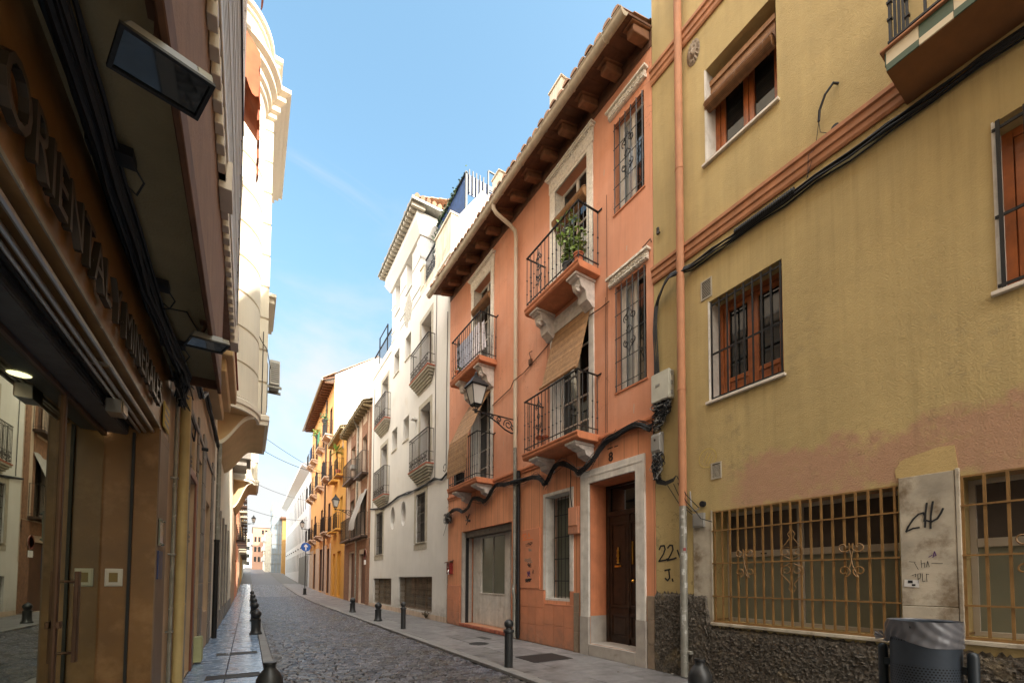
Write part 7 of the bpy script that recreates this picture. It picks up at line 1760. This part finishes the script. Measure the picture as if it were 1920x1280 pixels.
# wall lanterns ------------------------------------------------------
def lantern(y, z, label, fr=RF):
    t = thing('wall_lantern', label, 'street lamp', fr(y, 0, z), 'iron wall lanterns on scrolled brackets')
    mb = MB(); D = -1.2; zb = z + .06
    mb.box(fr, y - .06, y + .06, -.03, 0, z - .34, z + .14); mb.tube([fr(y, -.02, zb), fr(y, D - .1, zb + .02)], .018, 8)
    mb.tube([fr(y, d, q) for d, q in ((-.03, z - .30), (-.15, z - .31), (-.35, z - .25), (-.6, z - .1), (-.85, z + .01), (-1.0, zb))], .02, 6)
    for (c, r0, r1, a0, a1) in (((-.25, z - .10), .03, .14, 0, 560), ((-.52, z - .02), .02, .085, 180, 640), ((-.12, z - .17), .01, .07, 90, 460), ((-.74, z + .02), .01, .05, 0, 420)):
        mb.tube([fr(y, d, q) for d, q in spiral(c, r0, r1, a0, a1, 26)], .015, 5)
    mb.tube([fr(y, d, q) for d, q in spiral((D + .1, zb - .05), .005, .05, 90, 420, 12)], .008, 5)
    part('bracket', mb, M_['iron'], t)
    c = (D); z0 = zb + .10
    def ringp(r, zz): return [fr(y + sx * r, c + sd * r, zz) for sx, sd in ((-1, -1), (1, -1), (1, 1), (-1, 1))]
    lo, hi = ringp(.105, z0 + .06), ringp(.20, z0 + .52)
    mb = MB()
    for i in range(4):
        mb.tube([lo[i], hi[i]], .014, 4); mb.tube([lo[i], lo[(i + 1) % 4]], .016, 4); mb.tube([hi[i], hi[(i + 1) % 4]], .02, 4)
    for i in range(4): mb.tube([lo[i], fr(y, c, z0 - .08)], .011, 4)
    q0, q1, q2 = ringp(.105, z0 + .03), ringp(.06, z0 - .06), ringp(.03, z0 - .12); mb.lathe([(.04, -.14), (.05, -.1), (.03, -.06)], fr(y, c, z0), 10)
    part('cage', mb, M_['iron'], t)
    mb = MB(); r = lambda a, k: ringp(a, k); gl, gh = ringp(.098, z0 + .065), ringp(.192, z0 + .515)
    for i in range(4): mb.face([gl[i], gl[(i + 1) % 4], gh[(i + 1) % 4], gh[i]])
    part('glass', mb, M_['lamp_glass'], t)
    mb = MB(); e0, e1, e2, e3 = ringp(.235, z0 + .535), ringp(.15, z0 + .67), ringp(.115, z0 + .69), ringp(.09, z0 + .76); e00 = ringp(.235, z0 + .515)
    for A, Bq in ((e00, e0), (e0, e1), (e1, e2), (e2, e3)):
        for i in range(4): mb.face([A[i], A[(i + 1) % 4], Bq[(i + 1) % 4], Bq[i]])
    mb.face(e3); mb.face(e00); mb.lathe([(.06, .76), (.07, .80), (.035, .83), (.045, .86), (.02, .90), (.004, .93)], fr(y, c, z0), 12); part('roof', mb, M_['iron'], t)
    return t
l0 = lantern(9.55, 5.72, 'big black wall lantern on a scrolled bracket before the orange house drainpipe')
dup(l0, (6, 30.0, 6.05), 'second wall lantern, on the old brick house further up the street'); dup(l0, (6, 50.6, 6.8), 'smaller distant wall lantern on the far end of the ochre house')
l1 = lantern(58.5, 7.9, 'upper small lantern on the far left row of houses', LF); dup(l1, (-.8, 92, 6.8), 'lowest tiny lantern at the far left end of the street')
mb = MB()
for k in range(70):
    a = random.uniform(0, 6.28); l = random.uniform(.08, .26); mb.tube([(5.9, 15.9, .02), (5.9 + .3 * l * math.cos(a), 15.9 + .5 * l * math.sin(a), .02 + l * .6), (5.9 + .75 * l * math.cos(a), 15.9 + l * math.sin(a), .02 + l)], .004, 3)
leaf_clump(mb, (5.88, 15.9, .2), 60, (.04, .08, .06), .07)
single('dry_weed', mb, mat('dry_weed', (.10, .07, .04), .9, island=.4), 'dry brown weed tuft at the foot of the white house by the larger lattice', 'weed', (5.9, 15.9, 0))
mb = MB(); rn = random.Random(44)
for k in range(150):
    side = rn.random(); x = rn.uniform(.45, .62) if side < .35 else rn.uniform(3.55, 3.75) if side < .6 else rn.uniform(5.7, 5.97) if side < .9 else rn.uniform(.6, 5.5); y = rn.uniform(2.2, 30)
    z = (-.035 if KL < x < KR else .006) + gz(y); a = rn.uniform(0, 6.28); l = rn.uniform(.012, .04); w2 = l * rn.uniform(.3, .8); c_, s_ = math.cos(a), math.sin(a)
    mb.face([(x - l * c_, y - l * s_, z), (x - w2 * s_, y + w2 * c_, z + .006), (x + l * c_, y + l * s_, z + rn.uniform(0, .01)), (x + w2 * s_, y - w2 * c_, z + .002)], rn.choice((0, 0, 1, 2)))
struct('litter_scatter', mb, [mat('leaf_litter', (.16, .10, .04), .9, island=.5), mat('paper_scrap', (.55, .53, .50), .8), mat('butt', (.42, .28, .14), .9)], kind='stuff')
# blue arrow sign
sx, sy, sz = 4.3, 41.8, gz(41.8)
t = thing('arrow_sign', 'round blue traffic sign with white upward arrow on a black post at the right kerb', 'traffic sign', (sx, sy, sz))
def disc(r, th): m = MB(); m.lathe([(r, -th), (r, th)], (0, 0, 0), 28); m.v = [(sx + x, sy + z, sz + 4.2 + y) for x, y, z in m.v]; return m
part('disc', disc(.39, .012), M_['sign_blue'], t)
mb = MB(); A = [(-.05, -.28), (.05, -.28), (.05, .05), (.15, -.03), (.15, .09), (0, .27), (-.15, .09), (-.15, -.03), (-.05, .05)]
P = [(sx + a, sy - .018, sz + 4.2 + b) for a, b in A]; mb.add(P, [(0, 1, 2, 8), (2, 3, 4, 5), (8, 2, 5), (5, 6, 7, 8)]); part('arrow', mb, M_['sign_white'], t)
mb = MB(); mb.tube([(sx, sy + .05, sz), (sx, sy + .05, sz + 3.9)], .035, 8); mb.tube([(sx, sy + .05, sz + 3.6), (sx + .5, sy + .05, sz + 3.55)], .03, 6); mb.lathe([(.17, 0), (.17, .05), (.13, .08), (.12, .5), (.14, .52), (.1, .56)], (sx, sy + .05, sz), 14); part('post', mb, M_['iron'], t)
